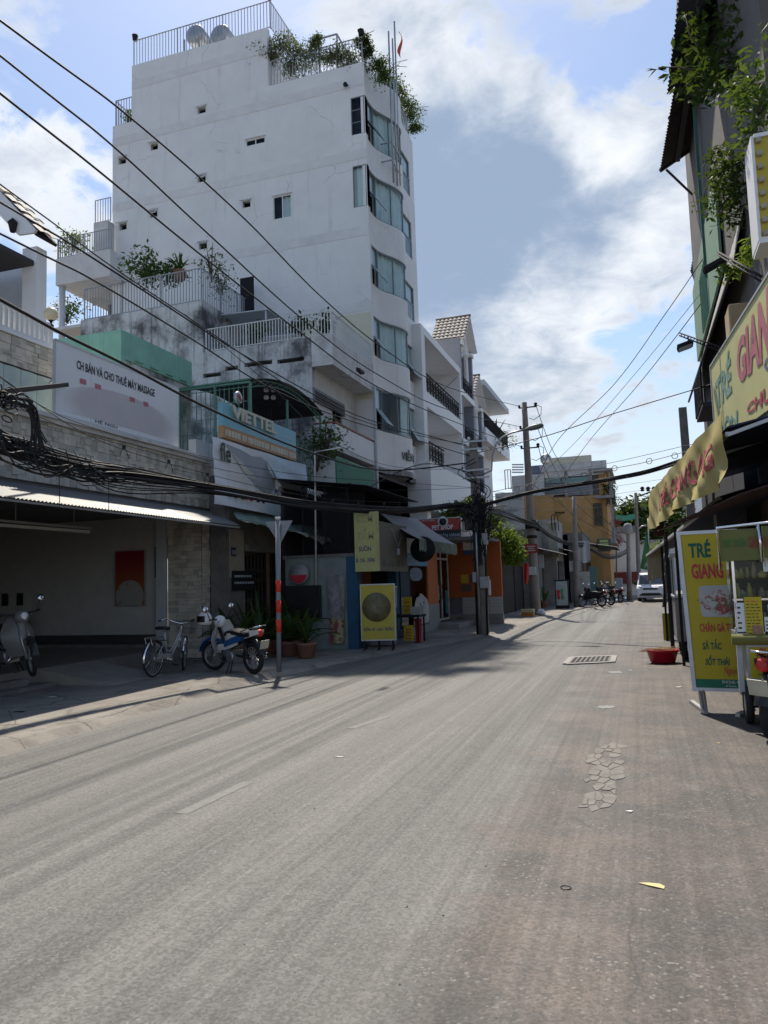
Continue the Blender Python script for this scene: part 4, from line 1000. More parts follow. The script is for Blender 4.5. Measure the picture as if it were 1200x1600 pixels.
# lower balcony with red rail
zl0, zl1 = at(533, 706, X=X3).z, at(533, 664, X=X3).z
mb = MB(); mb.box((XR+.01, Y3+.1, zl0), (X3, 25.4, zl0+.1)); mb.build('balcony_slab', grimy2, h3)
mb = MB(); mb.box((XR+.01, Y3+.08, zl0+.1), (X3+.01, Y3+.2, zl1-.06)); mb.box((X3-.1, Y3+.205, zl0+.1), (X3+.01, 25.41, zl1-.06)); mb.build('balcony_parapet', white, h3)
mb = MB(); mb.beam((XR, Y3+.14, zl1+.02), (X3-.02, Y3+.14, zl1+.02), .05, .05); mb.beam((X3-.04, Y3+.14, zl1+.02), (X3-.04, 25.4, zl1+.02), .05, .05)
for i in range(6): mb.beam((X3-.04, Y3+.3+i*.68, zl1-.06), (X3-.04, Y3+.3+i*.68, zl1+.02), .04)
mb.build('red_handrail', surf('rail_red', (.3, .1, .06), .6, var=.2), h3)
mb = MB(); mb.tube([(X3+.06, 25.3, 3.0), (X3+.06, 25.3, zov+.2)], .045, 8); mb.build('downpipe', greylt, h3)
# lowest level: green railed ledge with a cement planter
zg = at(533, 750, X=-8.4).z
mb = MB(); mb.box((-10.5, Y3-.6, zg-.35), (-8.35, 25.3, zg-.2)); mb.build('ledge', concrete, h3)
rgx = surf('rail_green', (.03, .22, .12), .5, var=.15)
yg0, yg1 = at(526, 750, X=-8.4).y, at(584, 765, X=-8.4).y
railing(h3, (-8.4, yg0, zg-.2), (-8.4, yg1, zg-.2), .85, .09, rgx, .05, .05, 1.2, .06, 'green_railing')
mb = MB(); mb.box((-9.2, Y3-.4, zg-.2), (-8.42, yg0-.05, zg+.55)); mb.build('planter', grimy2, h3, bev=.02)
# upper terrace block
mb = MB(); wallh(mb, (0, Y3+.004, 0), UX, UZ, (xl_, xm_-.004), (zlow-2.5, zup), [], .2); mb.build('upper_side_wall', grimy, h3)
mb = MB(); wallh(mb, (xm_, Y3+.01, 0), UY, UZ, (.205, 3.7), (zlow-.5, zup-.003), [], .2); mb.build('upper_front_wall', grimy, h3)
mb = MB(); mb.box((xl_, Y3+.21, zlow-2.5), (xm_-.21, 25.3, zup-.3)); mb.build('upper_body', grimy2, h3)
railing(h3, (xl_+.1, Y3+.08, zup), (xm_-.08, Y3+.08, zup), 1.15, .115, railm, .022, .035, 1.5, .05)
railing(h3, (xm_-.08, Y3+.1, zup), (xm_-.08, 25.3, zup), 1.15, .115, railm, .022, .035, 1.3, .05)
mb = MB(); mb.box((xm_+.0, 24.9, zlow), (xm_+1.0, 25.3, zlow+.08)); mb.build('stair_landing', greylt, h3)
mb = MB(); mb.obox((xm_-.1, Y3+1.2, zup-.12), V((1.9, 0, -.06)), V((0, 2.6, 0)), UZ*.04); mb.beam((xm_+1.7, Y3+1.25, zlow-.1), (xm_+1.7, Y3+1.25, zup-.2), .05); mb.build('lean_to_roof', greylt, h3)
mb = MB(); mb.obox((at(383, 425, Y=25.1).x, 24.7, at(383, 500, Y=25).z), V((.55, .0, 0)), V((0, .05, 0)), UZ*1.5); mb.build('dark_door', ironbk, h3)
# side annex with railed balcony at far upper left
ann = thing('rear_annex', 'small white annex with railed planted balcony left of the tall building', 'building', (-21, 25, 0))
YA = 24.6
xa0, xa1 = at(87, 440, Y=YA).x, at(172, 440, Y=YA).x; za1, za0 = at(88, 405, Y=YA).z, at(88, 446, Y=YA).z
mb = MB(); mb.box((xa0, YA, za0), (xa1, YA+4, za1)); mb.build('balcony_box', grimy2, ann)
railing(ann, (xa0+.05, YA+.05, za1), (xa1, YA+.05, za1), .85, .11, railm, .02, .03, 1.4, .05)
railing(ann, (xa0+.05, YA+.1, za1), (xa0+.05, YA+3.8, za1), .85, .11, railm, .02, .03, 1.4, .05)
mb = MB(); mb.tube([(xa0+.15, YA+.2, 3), (xa0+.15, YA+.2, za0)], .13, 10); mb.build('column', grimy2, ann)
mb = MB(); mb.box((xa0+.5, YA+2.6, 3), (xa1, YA+4, za0)); mb.build('annex_wall', concdk, ann)
za3 = at(150, 505, Y=YA).z
mb = MB(); mb.box((xa0, YA-.2, za3-.12), (xa1, YA+2, za3)); mb.build('lower_slab', grimy2, ann)
q = at(165, 395, Y=25.3); mb = MB(); mb.box((q.x-.35, 25.0, za1), (q.x+.35, 25.4, q.z+1.2)); mb.build('upper_pier', grimy2, ann)
railing(ann, (q.x-.35, 25.1, q.z+1.2), (q.x+.4, 25.1, q.z+1.2), 1.0, .11, railm, .02, .03, 1.4, .05)

# ================================================================== LEFT 4: tall white block with wavy glazed front
YT = 25.5; XT = -8.72
tb = thing('tall_white_building', 'tall white narrow apartment block with blank side wall and wavy glazed front', 'building', (XT-3, YT+3, 0))
xL = at(176, 250, Y=YT).x; xB0 = at(206, 95, Y=YT).x; xB1 = at(418, 80, Y=YT).x; zR = 21.0; zB = at(420, 42, Y=YT).z
wins = []
for px, py, w, h in ((315, 172, 14, 15), (399, 221, 30, 17), (241, 229, 13, 15), (191, 251, 13, 15), (315, 279, 14, 15), (385, 319, 14, 15), (441, 323, 28, 42), (240, 334, 13, 15), (192, 354, 13, 15), (317, 384, 14, 15)):
    a_, b2 = at(px-w/2, py+h/2, Y=YT), at(px+w/2, py-h/2, Y=YT); wins.append((a_.x, b2.x, a_.z, b2.z, w))
cw = []
for py0, py1 in ((150, 209), (258, 323)):
    cw.append((at(549, 200, Y=YT).x, XT, at(562, py1, Y=YT).z, at(562, py0, Y=YT).z))
mb = MB(); wallh(mb, (0, YT, 0), UX, UZ, (xL, XT), (4, zR), [w[:4] for w in wins]+cw, .22); mb.build('side_wall', white, tb)
mb = MB(); wallh(mb, (0, YT, 0), UX, UZ, (xB0, xB1), (zR+.001, zB), [], .2); mb.build('stair_room_wall', white, tb)
mb = MB(); mb.box((xB0, YT+.205, zR), (xB1, YT+5, zB-.15)); mb.build('stair_room', white, tb)
mb = MB(); mb.box((xL+.05, YT+.6, 3), (XT-.9, 32.3, zR-.5)); mb.build('core', dark, tb)
mb = MB(); mb.box((xL, YT+.22, 3), (xL+.2, 32.5, zR)); mb.box((xL+.2, 32.3, 3), (XT-.2, 32.5, zR)); mb.build('rear_wall', white, tb)
mb = MB(); mb.box((xL+.2, YT+.22, zR-.45), (XT-.2, 32.3, zR-.3)); mb.build('roof_slab', concrete, tb)
for zf, x0 in ((at(176, 230, Y=YT).z, xL), (at(176, 332, Y=YT).z, xL), (14.3, xL), (11.47, -14)):
    mb = MB(); x = x0
    mb.obox((x0, YT-.012, zf), V((XT-x0-.003, 0, 0)), UY*.01, UZ*.36); mb.build('floor_band', band, tb)
mb = MB(); mb.obox((xB0+.003, YT-.012, zB-1.05), V((xB1-xB0-.006, 0, 0)), UY*.01, UZ*.36); mb.build('floor_band', band, tb)
mb = MB(); mb.obox((-11.5, YT-.01, 8.2), V((2.75, 0, 0)), UY*.008, UZ*3.2); mb.build('cream_panel', cream, tb)
mb = MB(); mb.obox((-10.3, YT-.02, 8.2), V((.03, 0, 0)), UY*.01, UZ*3.2); mb.build('panel_joint', greylt, tb)
for i, (x0, x1, z0_, z1_, w) in enumerate(wins):
    if w > 20: pane_window(tb, (x0, YT, z0_), UX, UZ, x1-x0, z1_-z0_, .12, whitem, glassm, 1, 0, dark, .035, (curtw, .45, 1.0) if w < 29 else None)
    else: casement(tb, (x0, YT, z0_), UX, UZ, x1-x0, z1_-z0_, (.95, .7, 1.15)[i % 3])
    drip(tb, (x0, YT, z1_+.02), UX, -UY, x1-x0)
def wall_wave(z):  # plan of the wavy front
    return None
WV = [(25.5, -8.74), (26.0, -8.73), (26.4, -8.70), (26.75, -8.57), (27.06, -8.41), (27.4, -8.25), (27.75, -8.15), (28.1, -8.13), (28.4, -8.2), (28.65, -8.36), (28.85, -8.5), (29.1, -8.55), (30.1, -8.53), (31.2, -8.52)]
def cat(P_, s_):
    n_ = len(P_)-1; f = s_*n_; i = min(int(f), n_-1); f -= i
    g_ = lambda k: V((P_[max(0, min(n_, k))][1], P_[max(0, min(n_, k))][0], 0))
    p0_, p1_, p2_, p3_ = g_(i-1), g_(i), g_(i+1), g_(i+2)
    return .5*((2*p1_)+(p2_-p0_)*f+(2*p0_-5*p1_+4*p2_-p3_)*f*f+(3*p1_-p0_-3*p2_+p3_)*f**3)
def yfind(y):
    lo, hi = 0, 1
    for _ in range(30):
        md = (lo+hi)/2
        if cat(WV, md).y < y: lo = md
        else: hi = md
    return lo
def wv(y, z, off=0): 
    p = cat(WV, yfind(y)); return V((p.x+off, y, z))
def strip(mbx, y0, y1, z0, z1, th=.18, n_=26, off=0):
    mbx.slab(lambda s_, q: wv(y0+(y1-y0)*s_, z0+(z1-z0)*q, off), n_, 1, (-th, 0, 0))
rows = [(18.1, 19.7), (15.3, 16.95), (12.55, 14.05), (9.85, 11.35), (7.15, 8.7)]
edges = [zR]
zz_ = zR
for i, (lo, hi) in enumerate(rows):
    mb = MB(); strip(mb, YT+.02, 31.2, hi, zz_); mb.build('spandrel', white, tb); zz_ = lo
mb = MB(); strip(mb, YT+.02, 31.2, 5.6, zz_); mb.build('spandrel', white, tb)
mb = MB(); mb.slab(lambda s_, q: wv(YT+.02+5.68*s_, 5.6)+V((-1.4*q, 0, 0)), 26, 1, (0, 0, .2)); mb.build('soffit', concrete, tb)
sashg = surf('pale_sash_reflection', (.42, .52, .51), .25, var=.05)  # pale reflection of the sash glass put into an opaque colour
frm = surf('dark_frame', (.2, .23, .24), .4, metal=.3)
for i, (lo, hi) in enumerate(rows):
    h = hi-lo
    # piers between windows
    for y0, y1 in ((YT+.02, YT+.16), (28.72, 29.08), (30.55, 31.2)):
        mb = MB(); strip(mb, y0, y1, lo, hi, .16, 4, -.003); mb.build('pier', white2, tb)
    # first bay: fixed pane above, top-hung sash pushed open below
    for y0, y1, op in ((25.66, 26.38, .62), (29.08, 30.55, .55 if i > 2 else .0)):
        hm2 = lo+h*.5
        mb = MB(); mb.slab(lambda s_, q: wv(y0+(y1-y0)*s_, hm2+(hi-hm2)*q, -.06), 4, 1, (-.006, 0, 0)); mb.build('pane', glassm, tb)
        mb = MB(); mb.slab(lambda s_, q: wv(y0+.04+(y1-y0-.08)*s_, hm2+(hi-hm2)*q, -.12), 4, 1, (-.006, 0, 0)); mb.build('blind', curtw, tb)
        fb = MB()
        for z in (lo+.02, hm2, hi-.02): fb.beam(wv(y0, z, -.06), wv(y1, z, -.06), .05, .04)
        for y in (y0+.02, y1-.02): fb.beam(wv(y, lo, -.06), wv(y, hi, -.06), .04, .05)
        fb.build('window_frame', frm, tb)
        A, B_ = wv(y0+.03, hm2, -.03), wv(y1-.03, hm2, -.03); Lh = hm2-lo-.04
        dn = V((math.sin(op), 0, -math.cos(op)))
        mb = MB(); mb.obox(A, B_-A, dn*Lh, dn.cross((B_-A).normalized())*.012); sh = mb.build('open_sash' if op else 'lower_pane', sashg if op else glassm, tb)
        mb = MB()
        for p_, q_ in ((A, B_), (A+dn*Lh, B_+dn*Lh), (A, A+dn*Lh), (B_, B_+dn*Lh)): mb.beam(p_, q_, .03, .03)
        mb.build('sash_frame', frm, tb)
    # curved bay glass with folded curtains behind
    mb = MB(); strip(mb, 26.4, 28.72, lo+.03, hi-.03, .006, 26, -.05); mb.build('curved_glass', glassm, tb)
    mb = MB(); strip(mb, 26.4, 28.72, lo, lo+.05, .06, 26, -.03); mb.build('sill_frame', frm, tb)
    mb = MB(); strip(mb, 26.4, 28.72, hi-.05, hi, .06, 26, -.03); mb.build('head_frame', frm, tb)
    for y in (26.4, 27.2, 28.05, 28.7): fb = MB(); fb.beam(wv(y, lo, -.05), wv(y, hi, -.05), .03, .05); fb.build('mullion', frm, tb)
    if i < 4:
        mb = MB(); mb.grid(lambda s_, q: wv(26.45+2.2*s_, lo+h*q, -.2+.035*math.sin(s_*70)+.02*math.sin(s_*31)), 120, 1); mb.build('curtain', curtain, tb)
    elif i == 4:
        mb = MB(); mb.grid(lambda s_, q: wv(27.6+1.05*s_, lo+h*q, -.22+.03*math.sin(s_*40)), 60, 1); mb.build('curtain', curtain, tb)
    mb = MB(); mb.box((-9.6, YT+.25, lo-.06), (-8.95, 31.1, lo-.02)); mb.build('floor', concdk, tb)
for j, w in enumerate(cw):     # corner windows on the side wall
    pane_window(tb, (w[0], YT, w[2]), UX, UZ, w[1]-w[0]-.05, w[3]-w[2], .1, frm, glassm, 0, 0 if j else 2, dark, .03, (curtain, 0, 1) if j else None)
yl_ = 27.25
for ch in 'VIỄN LỘC 2':
    w = .1 if ch == 'I' else .18
    if ch != ' ': text(ch, wv(yl_, 6.2, .015), (wv(yl_+w, 6.2)-wv(yl_, 6.2)).normalized(), UZ, w, .42 if ch in 'ỄỘ' else .3, blackink, tb, bold=.01, ext=.03)
    yl_ += w+.03
# parapet rails on the roof
railing(tb, (xB0+.05, YT+.08, zB), (xB1+.1, YT+.08, zB), 1.15, .14, railm, .022, .035, 1.9, .05)
railing(tb, (xB1+.1, YT+.1, zB), (xB1+.1, YT+5, zB), 1.15, .14, railm, .022, .035, 1.9, .05)
railing(tb, (xB1+.1, YT+.08, zR), (XT-.08, YT+.08, zR), 1.05, .13, railm, .022, .035, 1.7, .05)
railing(tb, (XT-.1, YT+.1, zR), (-8.7, 31.1, zR), 1.05, .13, railm, .022, .035, 1.7, .05)
railing(tb, (xL+.1, YT+.08, zR), (xB0-.05, YT+.08, zR), 1.15, .12, railm, .022, .035, 1.0, .05)
railing(tb, (xL+.1, YT+.1, zR), (xL+.1, YT+4, zR), 1.15, .12, railm, .022, .035, 1.0, .05)
for p in (V((xB0+.1, YT+.08, zB+1.15)), V((xB1+.1, YT+.08, zB+1.2)), V((XT-.12, YT+.1, zR+1.1))):
    q = MB(); q.lathe(p, [(.03, 0), (.10, .02), (.12, .22), (.14, .24), (.04, .33), (0, .34)], 6, smooth=False); q.build('post_lantern', ironbk, tb)
pg = MB(); pp0, pp1, pp2 = V((xB1+2.0, YT+.4, zR+1.7)), V((XT-1.2, YT+.4, zR+1.7)), V((XT-1.2, YT+4, zR+1.7))
pg.beam(pp0, pp1, .05); pg.beam(pp1, pp2, .05); pg.beam(pp1, pp1-UZ*1.7, .05); pg.beam(pp0, pp0-UZ*1.7, .05); pg.build('pergola_frame', railm, tb)
for px, nm in ((314, 'left'), (353, 'right')):
    c_ = at(px, 62, Y=YT+1.0)
    tk = thing('water_tank', 'round steel water tank seen end-on behind the roof railing, %s one of the pair' % nm, 'tank', (c_.x, c_.y, zB-.15), 'roof water tanks')
    mb = MB(); mb.lathe((c_.x, c_.y-.9, c_.z-.1), [(0, .3), (.28, .32), (.40, .38), (.43, .45), (.43, 1.2), (.36, 1.3), (0, 1.35)], 24, UY); mb.build('drum', steel, tk)
    mb = MB()
    for dx in (-.35, .35): mb.beam((c_.x+dx, c_.y-.7, zB-.15), (c_.x+dx, c_.y-.7, c_.z-.4), .05); mb.beam((c_.x+dx, c_.y+.2, zB-.15), (c_.x+dx, c_.y+.2, c_.z-.4), .05)
    mb.build('stand', railm, tk)
# steel flag mast cluster on the front and a small red flag
fm_ = thing('flag_mast', 'cluster of thin steel flag poles fixed to the front of the tall building', 'flagpole', (-8.2, 28, 15.2))
for px, pt, pb in ((613, 62, 285), (619, 73, 290), (623, 49, 290)):
    a_, b2 = at(px, pt, X=-8.15), at(px+2, pb, X=-8.15); mb = MB(); mb.tube([b2, V((b2.x, b2.y, a_.z))], .035, 8); mb.build('pole', steel, fm_)
mb = MB()
for py in (222, 250): a_, b2 = at(612, py, X=-8.15), at(626, py+2, X=-8.15); mb.beam(a_, V((a_.x, b2.y, a_.z)), .05); mb.beam(a_, V((-8.6, a_.y, a_.z)), .04)
mb.build('bracket', steel, fm_)
fp_ = at(623, 50, X=-8.15)
mb = MB(); mb.grid(lambda s_, q: fp_+V((.10*math.sin(q*5), .55*s_*q*.8+.02, -.85*q+.05*s_)), 5, 8)
fl = mb.build('flag', surf('flag_red', (.55, .05, .02), .7), None); tag(fl, 'small limp red flag at the top of the roof masts', 'flag')
fl.modifiers.new('t', 'SOLIDIFY').thickness = .006
sp = at(543, 133, Y=YT-.05); mb = MB(); mb.lathe(sp, [(.03, 0), (.05, .04), (.09, .12), (.085, .16), (.0, .16)], 10, V((-.4, -1, -.3))); mb.tube([sp, sp+V((.02, .12, .02))], .02, 6)
tag(mb.build('wall_floodlight', ironbk), 'small dark floodlight high on the blank white side wall', 'floodlight')

# ================================================================== LEFT 5: broken-rice food shop
fs = thing('food_shop', 'small dark food shop with blue pillars, peeling side wall and wire mesh above', 'shop', (-7.3, 18.5, 0))
peel = surf('peeling_wall', (.23, .27, .25), .9, var=.2, scale=2.5, grime=(.09, .2, .2), gamt=.62, streak=(.42, .38, .3), samt=.36, bump=.3)
YF = 17.35
mb = MB(); mb.box((-8.4, YF, .05), (-6.78, YF+.12, 2.28)); mb.build('side_wall', peel, fs)
mb = MB(); mb.box((-8.45, YF-.02, 2.28), (-6.55, YF+.14, 2.36)); mb.build('wall_cap', concdk, fs)
bluep = surf('blue_paint', (.025, .1, .18), .7, var=.2, scale=3, grime=(.02, .05, .09), gamt=.4)
for y in (YF-.01, 20.45):
    mb = MB(); mb.box((-6.77, y, .05), (-6.5, y+.3, 2.3)); mb.build('pillar', bluep, fs)
mb = MB(); mb.box((-6.74, YF+.3, 2.14), (-6.52, 20.44, 2.34)); mb.build('lintel', greyp, fs)
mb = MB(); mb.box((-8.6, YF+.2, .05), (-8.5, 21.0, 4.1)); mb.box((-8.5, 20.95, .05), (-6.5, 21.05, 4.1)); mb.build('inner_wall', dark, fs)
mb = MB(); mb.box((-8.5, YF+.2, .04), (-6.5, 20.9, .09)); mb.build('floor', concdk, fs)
mb = MB(); mb.box((-7.7, 20.2, .5), (-7.2, 20.3, 1.95)); mb.build('orange_panel', surf('orange_panel', (.5, .17, .05), .6), fs)
# black mesh screen over the side wall
ms_ = MB()
for x in (-7.9, -7.3, -6.7): ms_.beam((x, YF+.02, 2.36), (x, YF+.02, 4.05), .035)
ms_.beam((-7.95, YF+.02, 4.05), (-6.6, YF+.02, 4.05), .04); ms_.build('mesh_frame', ironbk, fs)
wm = MB(); n_ = 26
for i in range(-14, n_):
    for s_ in (1, -1):
        x0 = -7.9+i*.06; z0_, z1_ = 2.4, 4.0
        xa, xb = (x0, x0+.8) if s_ > 0 else (x0+.8, x0)
        pa, pb = V((xa, YF+.03, z0_)), V((xb, YF+.03, z1_))
        lo, hi = (0, 1)
        ts_ = [0, 1]
        f0 = max(0, min(1, ((-7.88)-pa.x)/(pb.x-pa.x))); f1 = max(0, min(1, ((-6.72)-pa.x)/(pb.x-pa.x)))
        f0, f1 = min(f0, f1), max(f0, f1)
        if f1-f0 > .02: wm.beam(pa.lerp(pb, f0), pa.lerp(pb, f1), .008, .008)
stuff(wm.build('wire_mesh', ironbk, fs))
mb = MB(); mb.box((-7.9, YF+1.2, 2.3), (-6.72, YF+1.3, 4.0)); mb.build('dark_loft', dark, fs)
mb = MB(); corrug(mb, (-8.6, YF-.25, 4.3), (-8.6, 21.6, 4.3), (-6.1, YF-.25, 3.95), .09, .012); mb.build('sheet_roof', sheetdk, fs)
mb = MB(); mb.tube([(-7.55, YF-.06, 1.6), (-7.5, YF-.06, 4.9), (-6.7, YF-.06, 4.95)], .025, 6); mb.build('conduit', railw, fs)
# box sign: yellow end panel and brown long panel
bs = thing('yellow_box_sign', 'old yellow box sign with blue lettering SƯỜN on the food shop corner', 'sign', (-6.4, 18.5, 1.95))
yo = surf('old_yellow', (.52, .5, .2), .6, var=.1, scale=2, grime=(.36, .36, .2), gamt=.45)
xA, xB_ = at(554, 850, Y=17.15).x, at(588, 850, Y=17.15).x; zA, zB2 = at(570, 893, Y=17.15).z, at(570, 800, Y=17.15).z
mb = MB(); mb.box((xA, 17.15, zA), (xB_, 17.2, zB2)); mb.build('yellow_panel', yo, bs)
mb = MB(); mb.box((xB_, 17.14, zA), (xB_+.05, 17.24, zB2)); mb.build('edge', surf('sign_edge', (.5, .46, .22), .6), bs)
yE = at(634, 850, X=xB_).y
brown = surf('brown_panel', (.13, .115, .09), .6, var=.15, scale=2)
mb = MB(); mb.box((xB_-.03, 17.25, zA+.0), (xB_+.03, yE, zB2-.22)); mb.build('brown_panel', brown, bs)
W_ = xB_-xA
text('SƯỜN', (xA+W_*.2, 17.15, zA+.48), UX, UZ, W_*.55, .15, blueink, bs, bold=.02)
text('BÌ - CHẢ - TRỨNG', (xA+W_*.06, 17.15, zA+.22), UX, UZ, W_*.86, .125, blueink, bs, bold=.02)
text('CƠM', (xA+W_*.12, 17.15, zA+1.15), UX, UZ, W_*.75, .24, surf('ghost_ink', (.42, .42, .2), .6), bs, bold=.02)
text('TẤM', (xA+W_*.1, 17.15, zA+.75), UX, UZ, W_*.8, .3, MATS['ghost_ink'], bs, bold=.02)
text('BÌ - CHẢ - ỐP LA', (xB_+.03, 17.5, zA+.12), UY, UZ, yE-17.8, .2, surf('brown_ink', (.08, .07, .06), .6), bs, bold=.02)
hk = MB(); hk.tube([(xB_+.05, 18.2, zB2-.35), (xB_+.06, 18.7, zA+.62), (xB_+.05, 19.2, zB2-.3)], .008, 5); hk.box((xB_+.04, 18.62, zA+.42), (xB_+.07, 18.78, zA+.58)); hk.build('hanging_tag', paleink, bs)
# grey retractable awning with scalloped valance
ga = thing('grey_awning', 'sloping grey fabric awning with faded scalloped green valance', 'awning', (-6, 21, 3))
A0, A1, B0, B1 = V((-6.4, 18.95, 3.42)), V((-6.4, 22.4, 3.52)), V((-5.4, 18.95, 2.72)), V((-5.4, 23.2, 2.72))
mb = MB(); mb.slab(lambda s_, q: A0.lerp(A1, s_).lerp(B0.lerp(B1, s_), q)+V((0, 0, -.05*math.sin(q*3.14))), 20, 8, (0, 0, .01)); mb.build('canopy', surf('awning_grey', (.27, .27, .28), .8, var=.15, scale=2, streak=(.17, .17, .17), samt=.4), ga)
mb = MB(); mb.slab(lambda s_, q: B0.lerp(B1, s_)+V((.02+.012*math.sin(s_*150), 0, -q*(.30+.03*math.sin(s_*110)))), 110, 3, (.004, 0, 0)); mb.build('valance', surf('valance_green', (.2, .25, .2), .8, var=.3, scale=12, grime=(.4, .42, .36), gamt=.6), ga)
mb = MB(); mb.lathe(at(660, 858, X=-5.5), [(.0, 0), (.34, 0), (.34, .06), (0, .06)], 28, UY); 
tag(mb.build('round_hanging_sign', ironbk), 'dark round hanging sign tucked under the grey awning', 'sign')
# standing yellow sign board in front of the shop
sb = thing('standing_menu_board', 'yellow standing board on black legs lettered SƯỜN BÌ CHẢ TRỨNG outside food shop', 'sign board', (-6, 17.1, 0.07))
pB = V((-6.0, 17.0, 0)); nB = V((.22, -1, 0)).normalized(); uB = V((-nB.y, nB.x, 0)); uB = uB if uB.x > 0 else -uB
PL = (pB, nB)
c0, c1 = at(566, 1000, P=PL), at(618, 1000, P=PL); zt_ = at(590, 914, P=PL).z; z0_ = c0.z
wB = (c1-c0).dot(uB)
mb = MB(); mb.obox(c0, uB*wB, UZ*(zt_-z0_), -nB*.06); mb.build('yellow_panel', surf('menu_yellow', (.55, .45, .06), .5, var=.1), sb)
mb = MB()
for o_ in (c0-uB*.02, c0+uB*wB): mb.obox(o_-UZ*.02+nB*.01, uB*.02, UZ*(zt_-z0_+.04), -nB*.07)
mb.obox(c0-uB*.02-UZ*.025+nB*.008, uB*(wB+.04), UZ*.025, -nB*.066); mb.obox(c0-uB*.02+UZ*(zt_-z0_)+nB*.008, uB*(wB+.04), UZ*.025, -nB*.066); mb.build('frame', alum, sb)
mb = MB()
for f in (.08, .5, .92):
    q = c0+uB*wB*f; mb.beam(q-nB*.03, V((q.x, q.y, .08))+nB*.14, .035); mb.beam(q-nB*.03, V((q.x, q.y, .08))-nB*.22, .035)
mb.build('legs', ironbk, sb)
text('SƯỜN - BÌ - CHẢ - TRỨNG', c0+uB*wB*.06+UZ*.2+nB*.002, uB, UZ, wB*.88, .1, blueink, sb, bold=.02)
fd = MB(); fd.lathe(c0+uB*wB*.46+UZ*.75+nB*.003, [(.0, 0), (.34, 0), (.34, .004), (0, .004)], 32, nB); fd.build('faded_disc', surf('olive_print', (.2, .17, .08), .5, var=.45, scale=7, grime=(.3, .27, .2), gamt=.4), sb)
gc = thing('glass_food_case', 'small glass-fronted food case behind the standing yellow board', 'display case', (-6.1, 18.0, .1))
mb = MB(); mb.box((-6.45, 18.0, .1), (-5.9, 18.5, 1.0)); mb.build('cabinet', greyp, gc)
mb = MB()
for x in (-6.45, -5.92):
    for y in (18.0, 18.48): mb.box((x, y, 1.0), (x+.03, y+.03, 1.5))
mb.box((-6.46, 17.99, 1.5), (-5.88, 18.52, 1.53)); mb.build('case_frame', alum, gc)
mb = MB(); mb.box((-6.42, 18.005, 1.02), (-5.93, 18.012, 1.49)); mb.build('glass', glassm, gc)
for i in range(3):
    mb = MB(); mb.lathe((-6.3+i*.15, 18.25, 1.02), [(.05, 0), (.08, .06), (.085, .1), (0, .13)], 12); mb.build('bowl', whitem if i != 1 else redm, gc)
# side table with yellow placards
tb2 = thing('black_side_table', 'black side table with box on it beside the food shop door', 'table', (-5.9, 19.4, .07))
mb = MB(); mb.box((-6.35, 18.95, .72), (-5.45, 19.6, .78)); mb.build('table_top', ironbk, tb2)
for x in (-6.3, -5.5):
    for y in (19.0, 19.55): mb = MB(); mb.box((x-.02, y-.02, .08), (x+.02, y+.02, .72)); mb.build('leg', ironbk, tb2)
bx = MB(); bx.box((-5.72, 19.05, .781), (-5.45, 19.3, .98)); tag(bx.build('carton', surf('carton_grey', (.4, .39, .36), .8), bev=.01), 'pale carton standing on the end of the black side table', 'box')
yp = [((629, 933), (644, 964)), ((631, 977), (646, 1001))]
for i, (a_, b2) in enumerate(yp):
    p, q = at(a_[0], a_[1], Y=20.0 if i == 0 else 19.0), at(b2[0], b2[1], Y=20.0 if i == 0 else 19.0)
    o = thing('yellow_placard', ('upright yellow placard with red script standing above the black side table', 'yellow placard with red script hanging below the black side table')[i], 'placard', (p.x, p.y, q.z))
    mb = MB(); mb.box((p.x, p.y, q.z), (q.x, p.y+.03, p.z)); mb.build('board', yellowb, o)
    for k in range(4):
        mb = MB(); z = q.z+(p.z-q.z)*(.14+.2*k); mb.tube([V((p.x+(q.x-p.x)*f, p.y-.004, z+.03*math.sin(f*19+k))) for f in (.2, .35, .5, .65, .8)], .013, 5); mb.build('script', redink, o)
rk = MB(); rk.lathe((-5.55, 19.2, .08), [(.11, 0), (.11, .02), (.08, .04), (.09, .5), (.11, .55), (.09, .6), (.0, .6)], 14); tag(rk.build('red_gas_bottle', redm), 'dark red cylinder standing under the side table', 'gas bottle')
# clutter on the side wall: black screen, hanging torn cloth poster, round sign
mb = MB(); p, q = at(446, 966, Y=17.2), at(500, 914, Y=17.2); mb.box((p.x, 17.2, p.z), (q.x, 17.28, q.z)); tag(mb.build('black_screen', blackp, bev=.01), 'big flat black screen against the peeling side wall', 'screen')
mb = MB(); p, q = at(513, 1005, Y=17.3), at(540, 898, Y=17.3); 
clothm, t, b = newmat('printed_cloth'); L = t.links.new
co = nd(t, 'ShaderNodeTexCoord').outputs['Object']; s3 = nd(t, 'ShaderNodeSeparateXYZ'); L(co, s3.inputs[0])
col = mix(t, rng(t, noi(t, co, 5, 5), .42, .58), (.3, .29, .28), (.19, .18, .18)); low = mix(t, rng(t, noi(t, co, 7, 4, .6, None, (3, 1, 0)), .45, .55), (.28, .06, .05), (.4, .36, .2))
L(mix(t, rng(t, s3.outputs[2], .9, .7), col, low), b.inputs['Base Color']); b.inputs['Roughness'].default_value = .8
mb.slab(lambda s_, q_: V((p.x+(q.x-p.x)*(s_*(1-.25*(1-q_))+.1*(1-q_)), 17.3-.03+.025*math.sin(s_*9+q_*4), p.z+(q.z-p.z)*q_)), 14, 16, (0, .004, 0)); tag(mb.build('cloth_poster', clothm), 'wrinkled cloth poster hanging on the peeling side wall', 'poster')
rs = thing('round_wall_sign', 'round dark red and grey sign mounted left of the mesh screen', 'sign', at(469, 897, Y=17.25))
mb = MB(); mb.lathe((0, 0, 0), [(0, 0), (.24, 0), (.25, .02), (.25, .1), (0, .1)], 28, -UY); mb.build('drum', surf('sign_grey', (.3, .29, .3), .5), rs, local=True)
